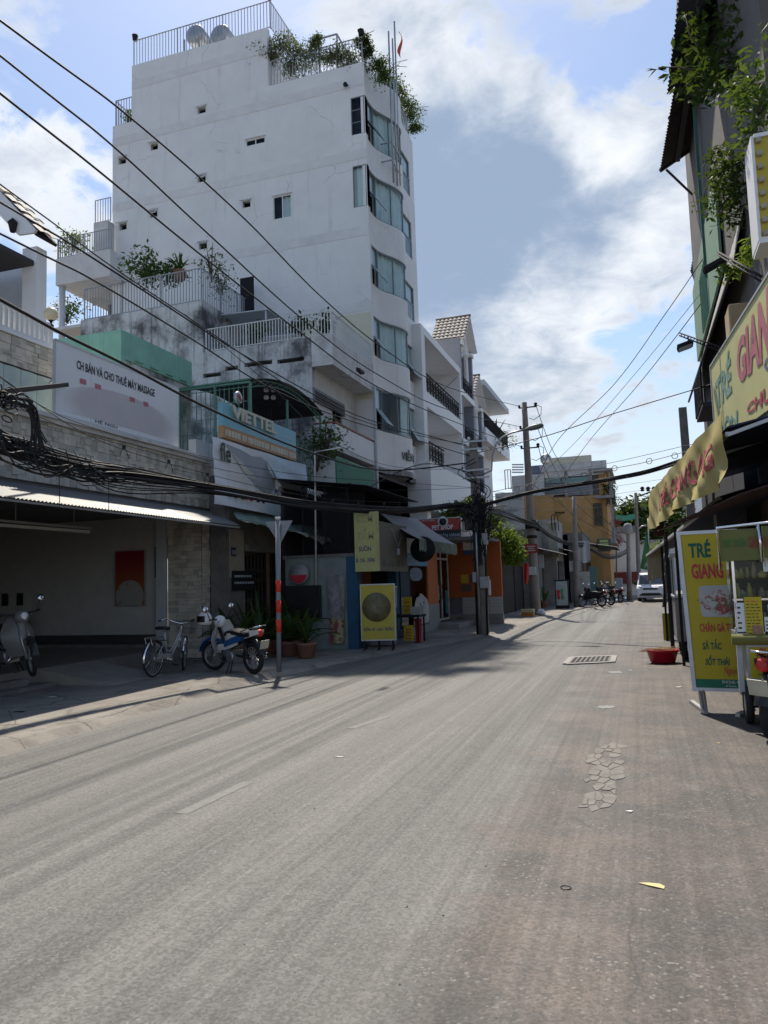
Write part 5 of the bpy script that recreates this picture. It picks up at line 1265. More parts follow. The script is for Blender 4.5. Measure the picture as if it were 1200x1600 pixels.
pts = [V((math.cos(a_)*.22, -.104, math.sin(a_)*.22)) for a_ in [math.pi+.1+k*(math.pi-.2)/12 for k in range(13)]]
mb = MB(); mb.prism(pts, (0, -.004, 0)); mb.build('red_half', redink, rs, local=True)

# ================================================================== LEFT 6: orange pet shop
ps = thing('pet_shop', 'orange pet shop with glazed front, tiled base and raised doorstep', 'shop', (-6.6, 24.5, 0))
orp = surf('shop_orange', (.5, .13, .035), .7, var=.08)
tilg = surf('grey_base_tile', (.24, .26, .27), .6, var=.12)
XPt = -6.4
yw0, yw1 = at(638, 900, X=XPt).y, at(668, 900, X=XPt).y; yc1 = at(684, 900, X=XPt).y; yd1 = at(706, 900, X=XPt).y
mb = MB(); mb.box((XPt-.25, yw1, .9), (XPt, yc1, 3.0)); mb.build('orange_pier', orp, ps)
mb = MB(); mb.box((XPt-.25, yw1-.02, .05), (XPt+.015, yc1+.01, .9)); mb.build('pier_base', tilg, ps)
mb = MB(); mb.box((XPt-.2, yw0-.6, .05), (XPt+.01, yw1-.02, .32)); mb.build('window_base', tilg, ps)
mb = MB(); mb.box((XPt-.06, yw0-.6, .33), (XPt-.05, yw1-.03, 2.1)); mb.build('shop_window', glassdk, ps)
mb = MB(); mb.box((XPt-.4, yw0-.6, .33), (XPt-.35, yw1, 2.9)); mb.build('window_back', surf('window_navy', (.02, .025, .04), .6), ps)
mb = MB(); mb.box((XPt-.05, yw0-.6, 2.1), (XPt+.01, yw1-.03, 2.45)); mb.build('blue_fascia', surf('fascia_blue', (.03, .25, .42), .5), ps)
mb = MB(); mb.box((XPt-.05, yw0-.6, 2.46), (XPt+.01, yw1-.03, 2.9)); mb.build('white_fascia', white2, ps)
text('CHILLY', (XPt+.012, yw0-.1, 2.17), UY, UZ, 1.3, .2, paleink, ps)
bbm = surf('bubble_blue', (.07, .15, .3), .5)
mb = MB(); pts = [V((XPt-.045, (yw0+yw1)/2-.1+math.cos(a_)*.85*abs(math.cos(a_))**-.3*.8 if abs(math.cos(a_)) > .01 else (yw0+yw1)/2-.1, 1.85+math.sin(a_)*.2)) for a_ in [k*math.pi/10 for k in range(20)]]
mb.prism(pts, (.006, 0, 0)); mb.build('speech_bubble', bbm, ps)
text('CỬA HÀNG', (XPt-.036, yw0+.3, 1.87), UY, UZ, 1.25, .11, paleink, ps); text('THÚ CƯNG', (XPt-.036, yw0+.35, 1.72), UY, UZ, 1.2, .11, paleink, ps)
# white dog cut-out standing inside the window
dg = MB(); dp = [(0, 0), (.02, .45), (.1, .78), (.2, .98), (.34, 1.0), (.42, 1.12), (.52, 1.1), (.66, 1.0), (.86, .86), (.92, .62), (.95, .3), (.9, 0)]
yd0 = at(645, 930, X=XPt+.02).y; sc_ = (yw1-.05-yd0)/.95
dg.prism([V((XPt+.02, yd0+y*sc_, .36+z*.82)) for y, z in dp], (.012, 0, 0)); dgo = thing('dog_cutout', 'white fluffy dog cut-out on the dark pet shop window', 'cut-out', (XPt, yd0, .36)); dg.build('cutout', surf('cutout_white', (.5, .5, .52), .7), dgo)
for y, z, r in ((.42, .72, .05), (.62, .78, .05), (.52, .6, .07), (.52, .45, .05)):
    mb = MB(); mb.lathe((XPt+.033, yd0+y*sc_, .36+z*.82), [(0, 0), (r, 0), (r, .004), (0, .004)], 10, UX); mb.build('face_mark', blackink, dgo)
# door, in a shallow recess
mb = MB(); mb.box((XPt-.75, yc1, .05), (XPt-.6, yd1+1.6, 3.0)); mb.build('recess_wall', orp, ps)
dr_ = MB(); xd = XPt-.12
for y in (yc1+.12, yc1+.95, yd1-.06): dr_.box((xd-.05, y-.05, .3), (xd, y+.05, 2.95))
for z in (.3, 2.35, 2.9): dr_.box((xd-.05, yc1+.18, z), (xd, yd1-.12, z+.07))
dr_.build('door_frame', surf('door_pale', (.55, .56, .56), .5), ps)
mb = MB(); mb.box((xd-.035, yc1+.18, .38), (xd-.025, yd1-.12, 2.85)); mb.build('door_glass', glassdk, ps)
mb = MB(); mb.beam((xd+.03, yc1+.85, 1.0), (xd+.03, yc1+.85, 1.5), .03); mb.build('door_handle', chrome, ps)
mb = MB(); mb.box((xd-.02, yd1-.5, .5), (xd-.018, yd1-.15, 1.3)); mb.build('teal_poster', surf('teal_print', (.05, .25, .3), .5, var=.4, scale=8), ps)
mb = MB(); mb.box((XPt-.7, yc1, .05), (-5.75, yd1+.55, .24)); mb.build('doorstep', concrete, ps, bev=.02)
YO = yd1+.62
mb = MB(); mb.box((XPt-.6, YO, 1.02), (-4.75, YO+.15, 3.0)); mb.build('orange_wall', orp, ps)
mb = MB(); mb.box((XPt-.6, YO-.01, .05), (-4.74, YO+.14, .42)); mb.build('wall_foot', concrete, ps)
wt = surf('white_tile', (.5, .5, .49), .5, var=.06)
for i in range(5):
    for j in range(3):
        x0 = -6.2+j*.49; mb = MB(); mb.box((x0+.004, YO-.015, .42+i*.12+.004), (x0+.486, YO+.0, .42+i*.12+.116)); mb.build('tile', wt, ps)
mb = MB(); mb.box((XPt-.6, yc1-.02, 2.95), (-4.8, YO+.2, 3.05)); mb.build('canopy_slab', concdk, ps)
mb = MB(); mb.box((-9, yw0-.6, 3.05), (XPt, YO+.2, 3.2)); mb.box((-9, 21.1, 0), (-8.9, YO+4, 5.5)); mb.build('rear_block', greyp, ps)
mb = MB(); mb.box((-9, YO+.15, 0), (-4.8, YO+.3, 3.0)); mb.build('end_wall', greyp, ps)
for a_, b2, m_ in (((720, 898), (732, 911), yellowb), ((734, 898), (746, 910), surf('purple_print', (.14, .06, .18), .5, var=.3, scale=9)), ((720, 913), (737, 924), surf('photo_print', (.16, .1, .09), .5, var=.5, scale=14))):
    p, q = at(*a_, Y=YO-.01), at(*b2, Y=YO-.01); mb = MB(); mb.box((p.x, YO-.014, q.z), (q.x, YO-.002, p.z)); mb.build('small_poster', m_, ps)
# signs
psn = thing('pet_shop_sign', 'red and black sign board reading PET SHOP above the grey awning', 'sign', (-6.8, 25.9, 2.9))
YS = 25.9
a_, b2 = at(640, 850, Y=YS), at(720, 808, Y=YS); zm = at(700, 828, Y=YS).z
mb = MB(); mb.box((a_.x, YS, zm), (b2.x, YS+.1, b2.z)); mb.build('red_panel', surf('sign_red', (.45, .06, .045), .5, var=.15, scale=3), psn)
mb = MB(); mb.box((a_.x, YS, a_.z), (b2.x, YS+.1, zm-.003)); mb.build('black_panel', surf('sign_black', (.03, .03, .035), .5), psn)
mb = MB(); mb.beam((a_.x, YS+.03, a_.z), (b2.x, YS+.03, a_.z), .09, .03); mb.beam((b2.x, YS+.03, a_.z), (b2.x, YS+.03, b2.z), .09, .03); mb.beam((a_.x, YS+.03, b2.z), (b2.x, YS+.03, b2.z), .09, .03); mb.build('frame', alum, psn)
text('PET SHOP', (at(675, 826, Y=YS).x, YS, zm+.015), UX, UZ, at(708, 826, Y=YS).x-at(675, 826, Y=YS).x, .17, whiteink, psn, bold=.03)
text('BÁN HÀNG', (at(688, 838, Y=YS).x, YS, zm-.24), UX, UZ, .72, .14, paleink, psn, bold=.02)
text('HÀNG', (at(697, 846, Y=YS).x, YS, zm-.47), UX, UZ, .42, .14, paleink, psn, bold=.02)
lg_ = MB(); c_ = at(692, 815, Y=YS); lg_.lathe((c_.x, YS-.002, c_.z), [(0, 0), (.19, 0), (.19, .004), (0, .004)], 14, -UY); lg_.build('emblem', whiteink, psn)
lg_ = MB(); lg_.lathe((c_.x, YS-.006, c_.z), [(0, 0), (.13, 0), (.13, .004), (0, .004)], 12, -UY); lg_.build('emblem_centre', blackink, psn)
text('PHỤ KIỆN', (at(660, 815, Y=YS).x, YS, zm+.32), UX, UZ, .45, .08, whiteink, psn)
q0, q1 = at(724, 867, Y=YS+.3), at(745, 828, Y=YS+.3)
wb = thing('white_box_sign', 'white box sign with blue foot strip beside the tangled pole', 'sign', (q0.x, YS+.3, q0.z))
mb = MB(); mb.box((q0.x, YS+.3, q0.z+.16), (q1.x+.3, YS+.4, q1.z)); mb.build('white_panel', white2, wb)
mb = MB(); mb.box((q0.x, YS+.295, q0.z), (q1.x+.3, YS+.4, q0.z+.155)); mb.build('blue_strip', surf('strip_blue', (.05, .1, .25), .5), wb)
mb = MB(); mb.box((q0.x+.1, YS+.29, q0.z+.42), (q1.x+.2, YS+.298, q0.z+.58)); mb.build('black_label', blackink, wb)
# low storey of the tall block, seen above the shops
mb = MB(); wallh(mb, (-8.9, 24.6, 0), UY, UZ, (0, 8.5), (3.0, 5.65), [(1.6, 4.2, 3.7, 4.75)], .2); mb.build('lower_wall', greyp, tb)
for k in range(4): pane_window(tb, (-8.9, 26.2+k*.65, 3.7), UY, UZ, .64, 1.05, .15, white2, glassdk, 0, 0, dark, .06)

# ================================================================== LEFT 7: white balcony house and the two gabled houses
he = thing('white_balcony_house', 'white townhouse with two open balconies and black wrought-iron railings', 'house', (-8.2, 34, 0))
def on(px, py, x): return at(px, py, X=x)
XE = -8.15
ya, yb_ = on(662, 640, XE).y, on(722, 640, XE).y
zt0 = on(674, 536, XE).z+.35; 
zf2 = on(700, 640, XE).z; zf1 = on(690, 735, XE).z; zs2 = zf2-.55
ztop_ = zt0
mb = MB(); mb.box((XE-3.2, ya, 3.2), (XE-.0, ya+.55, ztop_)); mb.build('near_pier', white2, he)
mb = MB(); mb.box((XE-3.2, yb_-.25, 3.2), (XE+.0, yb_, ztop_)); mb.build('far_pier', white2, he)
mb = MB(); mb.box((XE-3.2, ya+.55, ztop_-.32), (XE-.003, yb_-.25, ztop_)); mb.build('roof_beam', white2, he)
mb = MB(); mb.box((XE-3.2, ya+.55, zf2-.65), (XE-.003, yb_-.25, zf2)); mb.build('upper_slab', white2, he)
mb = MB(); mb.box((XE-3.2, ya-.2, 4.5), (XE+.25, yb_+.1, zf1)); mb.build('lower_slab', white2, he)
mb = MB(); mb.box((XE-3.2, ya+.3, .1), (XE-1.5, yb_, 4.5)); mb.build('ground_floor', greyp, he)
mb = MB(); wallh(mb, (XE-1.6, ya+.55, zf1), UY, UZ, (0, yb_-ya-.8), (0, ztop_-.32-zf1), [(.3, 2.4, .05, 2.2), (.6, 2.4, zf2-zf1+.05, zf2-zf1+2.1)], .2); mb.build('inner_wall', white2, he)
pane_window(he, (XE-1.6, ya+.85, zf1+.05), UY, UZ, 2.1, 2.15, .2, white2, glassdk, 3, 1, dark, .07)
pane_window(he, (XE-1.6, ya+1.15, zf2+.05), UY, UZ, 1.8, 2.05, .2, white2, glassdk, 2, 0, dark, .07)
for z in (ztop_-.36, zf2-.69):
    mb = MB(); mb.lathe((XE-.8, ya+2.2, z), [(0, 0), (.18, 0), (.2, .04)], 14); mb.build('ceiling_lamp', greylt, he)
mb = MB(); mb.tube([(XE-.1, yb_-.35, ztop_-.5), (XE-1.2, yb_-1.6, zf2+.8)], .02, 6); mb.build('cable_run', greyp, he)
def ornrail(parent, p, q, h):
    p, q = V(p), V(q); d = q-p; Ln = d.length; k = max(2, int(Ln/.45)); m_ = MB()
    m_.beam(p+UZ*h, q+UZ*h, .05, .04); m_.beam(p+UZ*.06, q+UZ*.06, .035, .03); m_.beam(p+UZ*(h-.14), q+UZ*(h-.14), .025, .02)
    o = m_.build('iron_railing', ironbk, parent)
    for i in range(k):
        m2 = MB(); c_ = p+d*((i+.5)/k); dn = d.normalized(); rr = Ln/k*.42
        m2.torus(c_+UZ*(h*.5), rr*.8, .013, dn.cross(UZ), 14, 4); m2.torus(c_+UZ*(h*.28), rr*.45, .011, dn.cross(UZ), 10, 4); m2.torus(c_+UZ*(h*.72), rr*.4, .011, dn.cross(UZ), 10, 4)
        m2.beam(p+d*(i/k)+UZ*.05, p+d*(i/k)+UZ*h, .03); m2.beam(c_-dn*rr+UZ*.1, c_+dn*rr+UZ*(h-.16), .016); m2.beam(c_+dn*rr+UZ*.1, c_-dn*rr+UZ*(h-.16), .016)
        m2.build('scroll_panel', ironbk, o)
ornrail(he, (XE-.08, ya+.6, zf2), (XE-.08, yb_-.28, zf2), .85)
ornrail(he, (XE+.15, ya+.1, zf1), (XE+.15, ya+2.6, zf1), .85)
mb = MB(); mb.box((XE-4, ya+.2, ztop_), (XE-1.6, yb_, ztop_+.5)); mb.build('roof_parapet', cream, he)

def gabled(name, label, Yc, hw, Xf, zE, zRg, grey_side, group, tiles=True):
    h = thing(name, label, 'house', (Xf-1, Yc, 0), group)
    mb = MB(); mb.box((Xf-4, Yc-hw, .1), (Xf-1.3, Yc+hw, zE-.25)); mb.build('body', white2, h)
    for y in (Yc-hw, Yc+hw-.3):
        mb = MB(); mb.box((Xf-1.3, y, 2.9), (Xf-.05, y+.3, zE-.1)); mb.build('grey_pier', greyp, h)
    for y in (Yc-hw*.55, Yc+hw*.55):
        mb = MB(); mb.lathe((Xf-.28, y, zE-2.9), [(.2, 0), (.2, .12), (.13, .18), (.12, 2.4), (.2, 2.5), (.2, 2.62)], 14); mb.build('column', white2, h)
    for z in (zE-2.95, zE-5.6):
        mb = MB(); mb.box((Xf-1.4, Yc-hw-.02, z-.3), (Xf, Yc+hw+.02, z)); mb.build('balcony_slab', white2, h)
        ornrail(h, (Xf-.08, Yc-hw+.32, z), (Xf-.08, Yc+hw-.32, z), .8)
    wn = pane_window(h, (Xf-1.3, Yc-.8, zE-2.9), UY, UZ, 1.6, 1.9, .02, ironbk, glassdk, 1, 0, dark, .06)
    # gable wall with arched opening
    rgz = zRg; gw = MB(); pts = [V((Xf-.3, Yc-hw*.82, zE-.25))]
    arc = [V((Xf-.3, Yc-hw*.5*math.cos(k*math.pi/12), zE-.25+(rgz-zE)*.55*math.sin(k*math.pi/12))) for k in range(13)]
    left = [V((Xf-.3, Yc-hw*.85, zE-.25)), V((Xf-.3, Yc-hw*.85, zE-.05)), V((Xf-.3, Yc, rgz-.12))]
    gw.prism(left+arc[:7][::-1], (.12, 0, 0)); gw.prism([V((Xf-.3, Yc, rgz-.12)), V((Xf-.3, Yc+hw*.85, zE-.05)), V((Xf-.3, Yc+hw*.85, zE-.25))]+arc[6:][::-1], (.12, 0, 0))
    gw.build('gable', white2, h)
    mb = MB(); mb.box((Xf-1.6, Yc-hw*.95, zE-.45), (Xf+.05, Yc-hw*.6, zE-.25)); mb.box((Xf-1.6, Yc+hw*.6, zE-.45), (Xf+.05, Yc+hw*.95, zE-.25)); mb.build('moulding', white2, h)
    # roof planes with individual tiles, near slope faces the camera
    for s_ in (-1, 1):
        e0 = V((Xf+.25, Yc+s_*hw*1.0, zE-.12)); r0 = V((Xf+.25, Yc, rgz)); back = V((-1.9, 0, 0)); sl_ = r0-e0; nn = sl_.cross(back).normalized(); nn = nn if nn.z > 0 else -nn
        mb = MB(); mb.obox(e0-nn*.06, sl_, back, nn*.05); rfo = mb.build('roof', white2, h)
        nr, nc = 7, 8
        for i in range(nr):
            for j in range(nc):
                o = e0+sl_*(i/nr)+back*(j/nc); du, dv_ = sl_*(1.18/nr), back*(1/nc)
                mb = MB(); mb.slab(lambda a_, q: o+dv_*a_+du*q+nn*(.012+.045*math.sin(a_*math.pi)+.04*(1-q)), 3, 1, nn*-.02); mb.build('roof_tile', tilem, rfo)
    mb = MB(); mb.tube([V((Xf+.28, Yc, rgz+.04)), V((Xf-1.7, Yc, rgz+.04))], .08, 8); mb.build('ridge_tile', tilem, h)
    return h
# first gable: ridge (733,493), eave (690..,545)
def gpos(px_r, py_r, Xf): p = at(px_r, py_r, X=Xf); return p.y, p.z
y_, z_ = gpos(733, 494, -8.3)
gabled('gabled_house', 'grey and white townhouse with tile gable rising beside the white balcony house', y_, 1.6, -8.5, z_-1.55, z_, 0, 'gabled townhouses')
y_, z_ = gpos(748, 587, -8.75)
gabled('gabled_house', 'grey and white townhouse with lower tile gable, farther from the tall building', y_, 1.75, -8.95, z_-1.5, z_, 0, 'gabled townhouses')
# flat-roofed house with planted balcony
hf = thing('flat_roof_house', 'pale house with thin flat canopy slab and planted corner balcony', 'house', (-8, 48, 0))
XFh = -8.9
y0_, y1_ = at(758, 700, X=XFh).y, at(796, 700, X=XFh).y
zr = at(794, 645, X=XFh).z; zb_ = at(797, 710, X=XFh).z
mb = MB(); mb.box((XFh-3.5, y0_+.5, zr-.1), (XFh+.05, y1_+.2, zr+.25)); mb.build('flat_roof', greylt, hf)
mb = MB(); mb.box((XFh-3.5, y0_+.5, zb_-.5), (XFh, y1_, zb_+.35)); mb.build('balcony', white2, hf)
mb = MB(); mb.box((XFh-4, y0_+.8, .1), (XFh-1.3, y1_-.5, zr-.1)); mb.build('body', white2, hf)
railing(hf, (XFh-.1, y0_+.6, zb_+.35), (XFh-.1, y1_-.1, zb_+.35), 1.0, .16, ironbk, .03, .04, 1.6)
railing(hf, (XFh-2, y1_-.1, zb_+.35), (XFh-.1, y1_-.1, zb_+.35), 1.0, .16, ironbk, .03, .04, 1.6)
mb = MB(); mb.box((XFh-1.3, y0_+1.2, zb_-2.7), (XFh-1.25, y0_+2.0, zb_-.7)); mb.build('window', glassdk, hf)

# ================================================================== LEFT 8: metal gate wall, bush, faded hoarding
gw_ = thing('dark_metal_gate', 'long dark corrugated metal gate wall beyond the tangled pole', 'gate', (-5.9, 35, 0))
gdark = surf('gate_grey', (.075, .07, .068), .6, var=.25, scale=2, streak=(.15, .13, .12), samt=.3)
Xg = -5.95; yg0, yg1 = 30.2, at(817, 930, X=Xg).y; ztg = 2.35
nb = int((yg1-yg0)/.16)
pmesh = MB(); pmesh.box((-.02, 0, .1), (.012, .146, ztg)); pmesh.box((.012, .05, .1), (.028, .096, ztg)); me = bpy.data.meshes.new('plank'); me.from_pydata(pmesh.v, [], pmesh.f); me.materials.append(gdark)
for i in range(nb): inst('plank', me, gw_, (Xg, yg0+i*.16, 0))
mb = MB(); mb.box((Xg-.08, yg0, ztg), (Xg+.05, yg1, ztg+.08)); mb.box((Xg-.08, yg0, .05), (Xg-.03, yg1, .1))
for f in (0, .33, .72, 1): y = yg0+(yg1-yg0)*f; mb.box((Xg-.12, y-.07, .05), (Xg+.06, y+.07, ztg+.1))
mb.build('gate_frame', ironbk, gw_)
fh = thing('faded_hoarding', 'tall whitish hoarding with faded lettering behind the bright bush', 'sign', (-6, 40, 3.4))
YH = 40.5; a_, b2 = at(777, 850, Y=YH), at(817, 768, Y=YH)
mb = MB(); mb.box((a_.x, YH, a_.z), (b2.x, YH+.1, b2.z)); mb.build('panel', surf('hoarding_dirty', (.5, .5, .5), .7, var=.12, scale=2, streak=(.2, .2, .2), samt=.5), fh)
for i, z in enumerate((.86, .62, .44)):
    mb = MB(); W2 = b2.x-a_.x
    for k in range(6-i):
        x = a_.x+W2*(.1+.14*k); zz0 = a_.z+(b2.z-a_.z)*z; mb.tube([V((x, YH-.01, zz0)), V((x+.1, YH-.01, zz0+.14)), V((x+.14, YH-.01, zz0-.04)), V((x+.2, YH-.01, zz0+.1))], .018, 4)
    mb.build('script_line', greyp, fh)
for i, z in enumerate((.2, .08)):
    mb = MB(); y = a_.x+.15
    while y < b2.x-.2: l_ = rnd.uniform(.05, .15); mb.box((y, YH-.008, a_.z+(b2.z-a_.z)*z), (y+l_, YH-.001, a_.z+(b2.z-a_.z)*z+.14)); y += l_+.05
    mb.build('print_line', blackink, fh)
mb = MB(); mb.beam((a_.x+.1, YH+.15, 0), (a_.x+.1, YH+.15, b2.z), .12); mb.beam((b2.x-.1, YH+.15, 0), (b2.x-.1, YH+.15, b2.z), .12); mb.build('posts', concdk, fh)
bt = thing('bright_bush', 'sunlit yellow-green bushy tree spilling over the dark metal gate', 'tree', (-6.9, 34, 0))
mb = MB(); mb.tube([(-7.2, 34, .1), (-7.1, 34.1, 1.5), (-6.9, 34.4, 3.0)], [.12, .09, .04], 8); mb.tube([(-7.1, 34.1, 1.5), (-6.6, 33, 3.2)], [.06, .02], 6); mb.build('trunk', bark, bt)
rg = random.Random(21); mb = MB()
for px, py, r in ((772, 838, .75), (785, 845, .8), (797, 858, .65), (775, 862, .7), (790, 868, .6), (806, 868, .4), (768, 815, .5), (800, 848, .4)):
    c_ = at(px, py, Y=33.6+rg.uniform(-.5, .8)); leafy(mb, c_, (r, r*.9, r*.75), 700, .17, rg=rg, shell=.5, droop=.3)
mb.build('crown', leafC, bt)
bt2 = thing('vine_over_sign', 'leafy branch showing above the pet shop sign', 'tree', (-7, 29, 0))
mb = MB(); mb.tube([(-7.6, 29.5, .1), (-7.4, 29.4, 3), (-7.0, 29.2, 4.4)], [.1, .07, .03], 7); mb.build('trunk', bark, bt2)
mb = MB()
for px, py, r in ((712, 795, .6), (730, 787, .5), (748, 797, .6), (735, 805, .5), (700, 805, .4)): c_ = at(px, py, Y=29.0); leafy(mb, c_, (r, r*.7, r*.5), 330, .17, rg=rg, droop=.2)
mb.build('crown', leafC, bt2)

# ================================================================== POLES
def pole(name, label, base, top, w0, w1, mat=polem, grp=None, kind='utility pole', sq=True):
    o = thing(name, label, kind, base, grp); base, top = V(base), V(top); mb = MB()
    if sq:
        k = 5
        for i in range(k):
            a_, b2 = base.lerp(top, i/k), base.lerp(top, (i+1)/k); wa, wb = w0+(w1-w0)*i/k, w0+(w1-w0)*(i+1)/k
            P_ = [a_+V((x*wa/2, y*wa/2, 0)) for x, y in ((-1, -1), (1, -1), (1, 1), (-1, 1))]+[b2+V((x*wb/2, y*wb/2, 0)) for x, y in ((-1, -1), (1, -1), (1, 1), (-1, 1))]
            mb.add(P_, [(0, 1, 5, 4), (1, 2, 6, 5), (2, 3, 7, 6), (3, 0, 4, 7)]+([(4, 5, 6, 7)] if i == k-1 else []))
    else: mb.tube([base.lerp(top, i/6) for i in range(7)], [w0/2+(w1-w0)/2*i/6 for i in range(7)], 14)
    mb.build('shaft', mat, o); return o
b1 = at(756, 990, Z=.07); t1 = at(739, 688, Y=b1.y)
P1 = pole('tangle_pole', 'square concrete utility pole smothered in a black cable tangle', b1, t1, .30, .20)
def insul(mb, p, s_=1.0): mb.lathe(p, [(.02*s_, 0), (.05*s_, .02*s_), (.03*s_, .05*s_), (.055*s_, .07*s_), (.03*s_, .11*s_), (.0, .12*s_)], 8)
def on_pole(b_, t_, f): return V(b_).lerp(V(t_), f)
z1_ = t1.z
mb = MB()
for f in (.99, .95, .84, .80):
    c_ = on_pole(b1, t1, f); mb.beam(c_+V((-.35, -.12, 0)), c_+V((.45, -.12, 0)), .05, .05)
mb.build('crossarm', steel, P1)
mb = MB()
for dx in (-.3, -.1, .15, .4): insul(mb, on_pole(b1, t1, .99)+V((dx, -.12, .03)))
mb.build('insulators', whitem, P1)
for px, py, w, h in ((757, 842, 10, 18), (757, 910, 14, 18), (742, 902, 6, 16)):
    c_ = at(px, py, Y=b1.y-.2); s_ = c_.y/1200; mb = MB(); mb.cbox(c_, w*s_, .18, h*s_); mb.build('meter_box', surf('meter_grey%d' % px, (.4, .4, .4), .5), P1, bev=.012)
for px0, px1, r in ((750, 745, .045), (762, 758, .03), (746, 741, .03)):
    mb = MB(); mb.tube([at(px0, 992, Y=b1.y-.2), at(px1, 860, Y=b1.y-.2), at(px1-2, 800, Y=b1.y-.15)], r, 8); mb.build('conduit', steel if r > .04 else cablem, P1)
mb = MB(); p, q = at(763, 906, Y=b1.y-.18), at(766, 930, Y=b1.y-.18); mb.box((p.x-.01, p.y, q.z), (p.x+.06, p.y+.03, p.z)); mb.build('white_label', whitem, P1)
# street lamp arm on the tangle pole
sl_ = thing('street_lamp', 'cobra-head street lamp on a curved arm above the tangle pole', 'street lamp', on_pole(b1, t1, .9))
arm = [at(x, y, Y=b1.y+.3*i*.0) for i, (x, y) in enumerate(((768, 735), (769, 712), (774, 695), (785, 683), (800, 676), (822, 671)))]
mb = MB(); mb.tube([on_pole(b1, t1, .80)]+arm, .03, 8); mb.build('arm', steel, sl_)
e_ = arm[-1]; hd = at(849, 662, Y=b1.y)-e_; hn = hd.normalized()
mb = MB(); mb.lathe(e_, [(.03, -.05), (.06, .0), (.10, .12), (.12, .3), (.10, .46), (.03, hd.length), (0, hd.length+.01)], 12, hn); ho = mb.build('lamp_head', surf('lamp_grey', (.2, .21, .2), .5), sl_)
for v_ in ho.data.vertices: v_.co.z = e_.z+(v_.co.z-e_.z-hn.z*0)*.72+.0
b2p = at(838, 960, Z=.07); t2p = at(819, 629, Y=b2p.y)
P2 = pole('tall_round_pole', 'tall tapering round concrete pole with red street sign', b2p, t2p, .44, .24, sq=False)
for i, f in enumerate((.985, .885, .79)):
    c_ = on_pole(b2p, t2p, f); mb = MB(); mb.beam(c_+V((-.25, -.05, -.1)), c_+V((.55, -.05, -.1)), .05); insul(mb, c_+V((.5, -.05, -.1)), 1.6); insul(mb, c_+V((-.22, -.05, -.1)), 1.2); mb.build('bracket', ironbk, P2)
    mb = MB(); mb.tube([c_+V((.45, -.1, .0)), c_+V((.75, -.1, -.15)), c_+V((.72, -.1, -.5)), c_+V((.4, -.1, -.7)), c_+V((.2, -.1, -.6))], .015, 5); mb.build('jumper_wire', cablem, P2)
for z_ in (.43, .405, .36):
    c_ = on_pole(b2p, t2p, z_); mb = MB(); mb.lathe(c_-UZ*.06, [(.235, 0), (.235, .12)], 14); mb.build('strap', ironbk, P2)
mb = MB(); p, q = at(827, 896, Y=b2p.y-.3), at(837, 887, Y=b2p.y-.3); mb.cbox(at(832, 892, Y=b2p.y-.28), .3, .16, .36); mb.build('meter_box', greylt, P2, bev=.015)
rsn = thing('red_street_sign', 'small red rectangular sign strapped to the tall round pole', 'sign', at(830, 857, Y=b2p.y-.35))
c_ = V(rsn.location); mb = MB(); mb.box((-.26, 0, -.2), (.26, .02, .2)); mb.build('panel', surf('sign_crimson', (.3, .015, .035), .5), rsn, local=True)
for z_, w in ((.09, .36), (0, .28), (-.09, .36)): mb = MB(); mb.box((-w/2, -.004, z_-.022), (w/2, -.001, z_+.022)); mb.build('print_line', paleink, rsn, local=True)
# far poles
for nm, lab, pb, pt, w in (('far_pole', 'grey concrete pole in front of the orange building', (902, 950), (897, 776), .34), ('far_pole', 'short dark far pole topped with a transformer drum', (984, 940), (981, 822), .34), ('far_pole', 'far pole with a crossarm before the dark trees', (1000, 935), (993, 770), .34)):
    bb = at(*pb, Z=.0); 
    if bb.y > 60: bb = V((bb.x*58/bb.y, 58, 0))
    tt = at(*pt, Y=bb.y); o = pole(nm, lab, bb, tt, w, w*.65, sq=False, grp='far poles')
    if 'drum' in lab: mb = MB(); mb.lathe(tt-UZ*.5, [(.2, 0), (.26, .1), (.26, .5), (.2, .65), (0, .7)], 14); mb.build('transformer', concrete, o)
    if 'crossarm' in lab:
        e1 = at(1040, 760, Y=bb.y); mb = MB(); mb.beam(at(996, 776, Y=bb.y), e1, .09); mb.build('crossarm', ironbk, o); mb = MB()
        for px in (1004, 1013, 1022, 1036): insul(mb, at(px, 770, Y=bb.y)+UZ*.1, 3)
        mb.build('insulators', ironbk, o)
        mb = MB(); mb.tube([at(994, 838, Y=bb.y), at(996, 828, Y=bb.y), at(1003, 822, Y=bb.y), at(1010, 821, Y=bb.y)], .05, 6); mb.build('lamp_arm', steel, o)

# ================================================================== FAR LEFT: shop row, ochre block, trees
def shoprow(name, label, X, ya, yb2, zt, wallm, roofz=None, roofx=1.4, dkm=dark, group=None):
    h = thing(name, label, 'shop', (X, (ya+yb2)/2, 0), group)
    mb = MB(); wallh(mb, (X, ya, 0), UY, UZ, (0, yb2-ya), (.05, zt), [(.35, yb2-ya-.35, .08, 2.6)], .3); mb.build('front_wall', wallm, h)
    mb = MB(); mb.box((X-4, ya, 0), (X-.9, yb2, zt-.1)); mb.build('body', dkm, h)
    mb = MB(); wallh(mb, (X-4, ya, 0), UX, UZ, (0, 3.695), (.05, zt-.004), [], .1); mb.build('side_wall', wallm, h)
    if roofz:
        mb = MB(); corrug(mb, (X, ya, roofz+.35), (X, yb2, roofz+.35), (X+roofx, ya, roofz), .16, .02); mb.build('awning', sheetm, h)
    return h
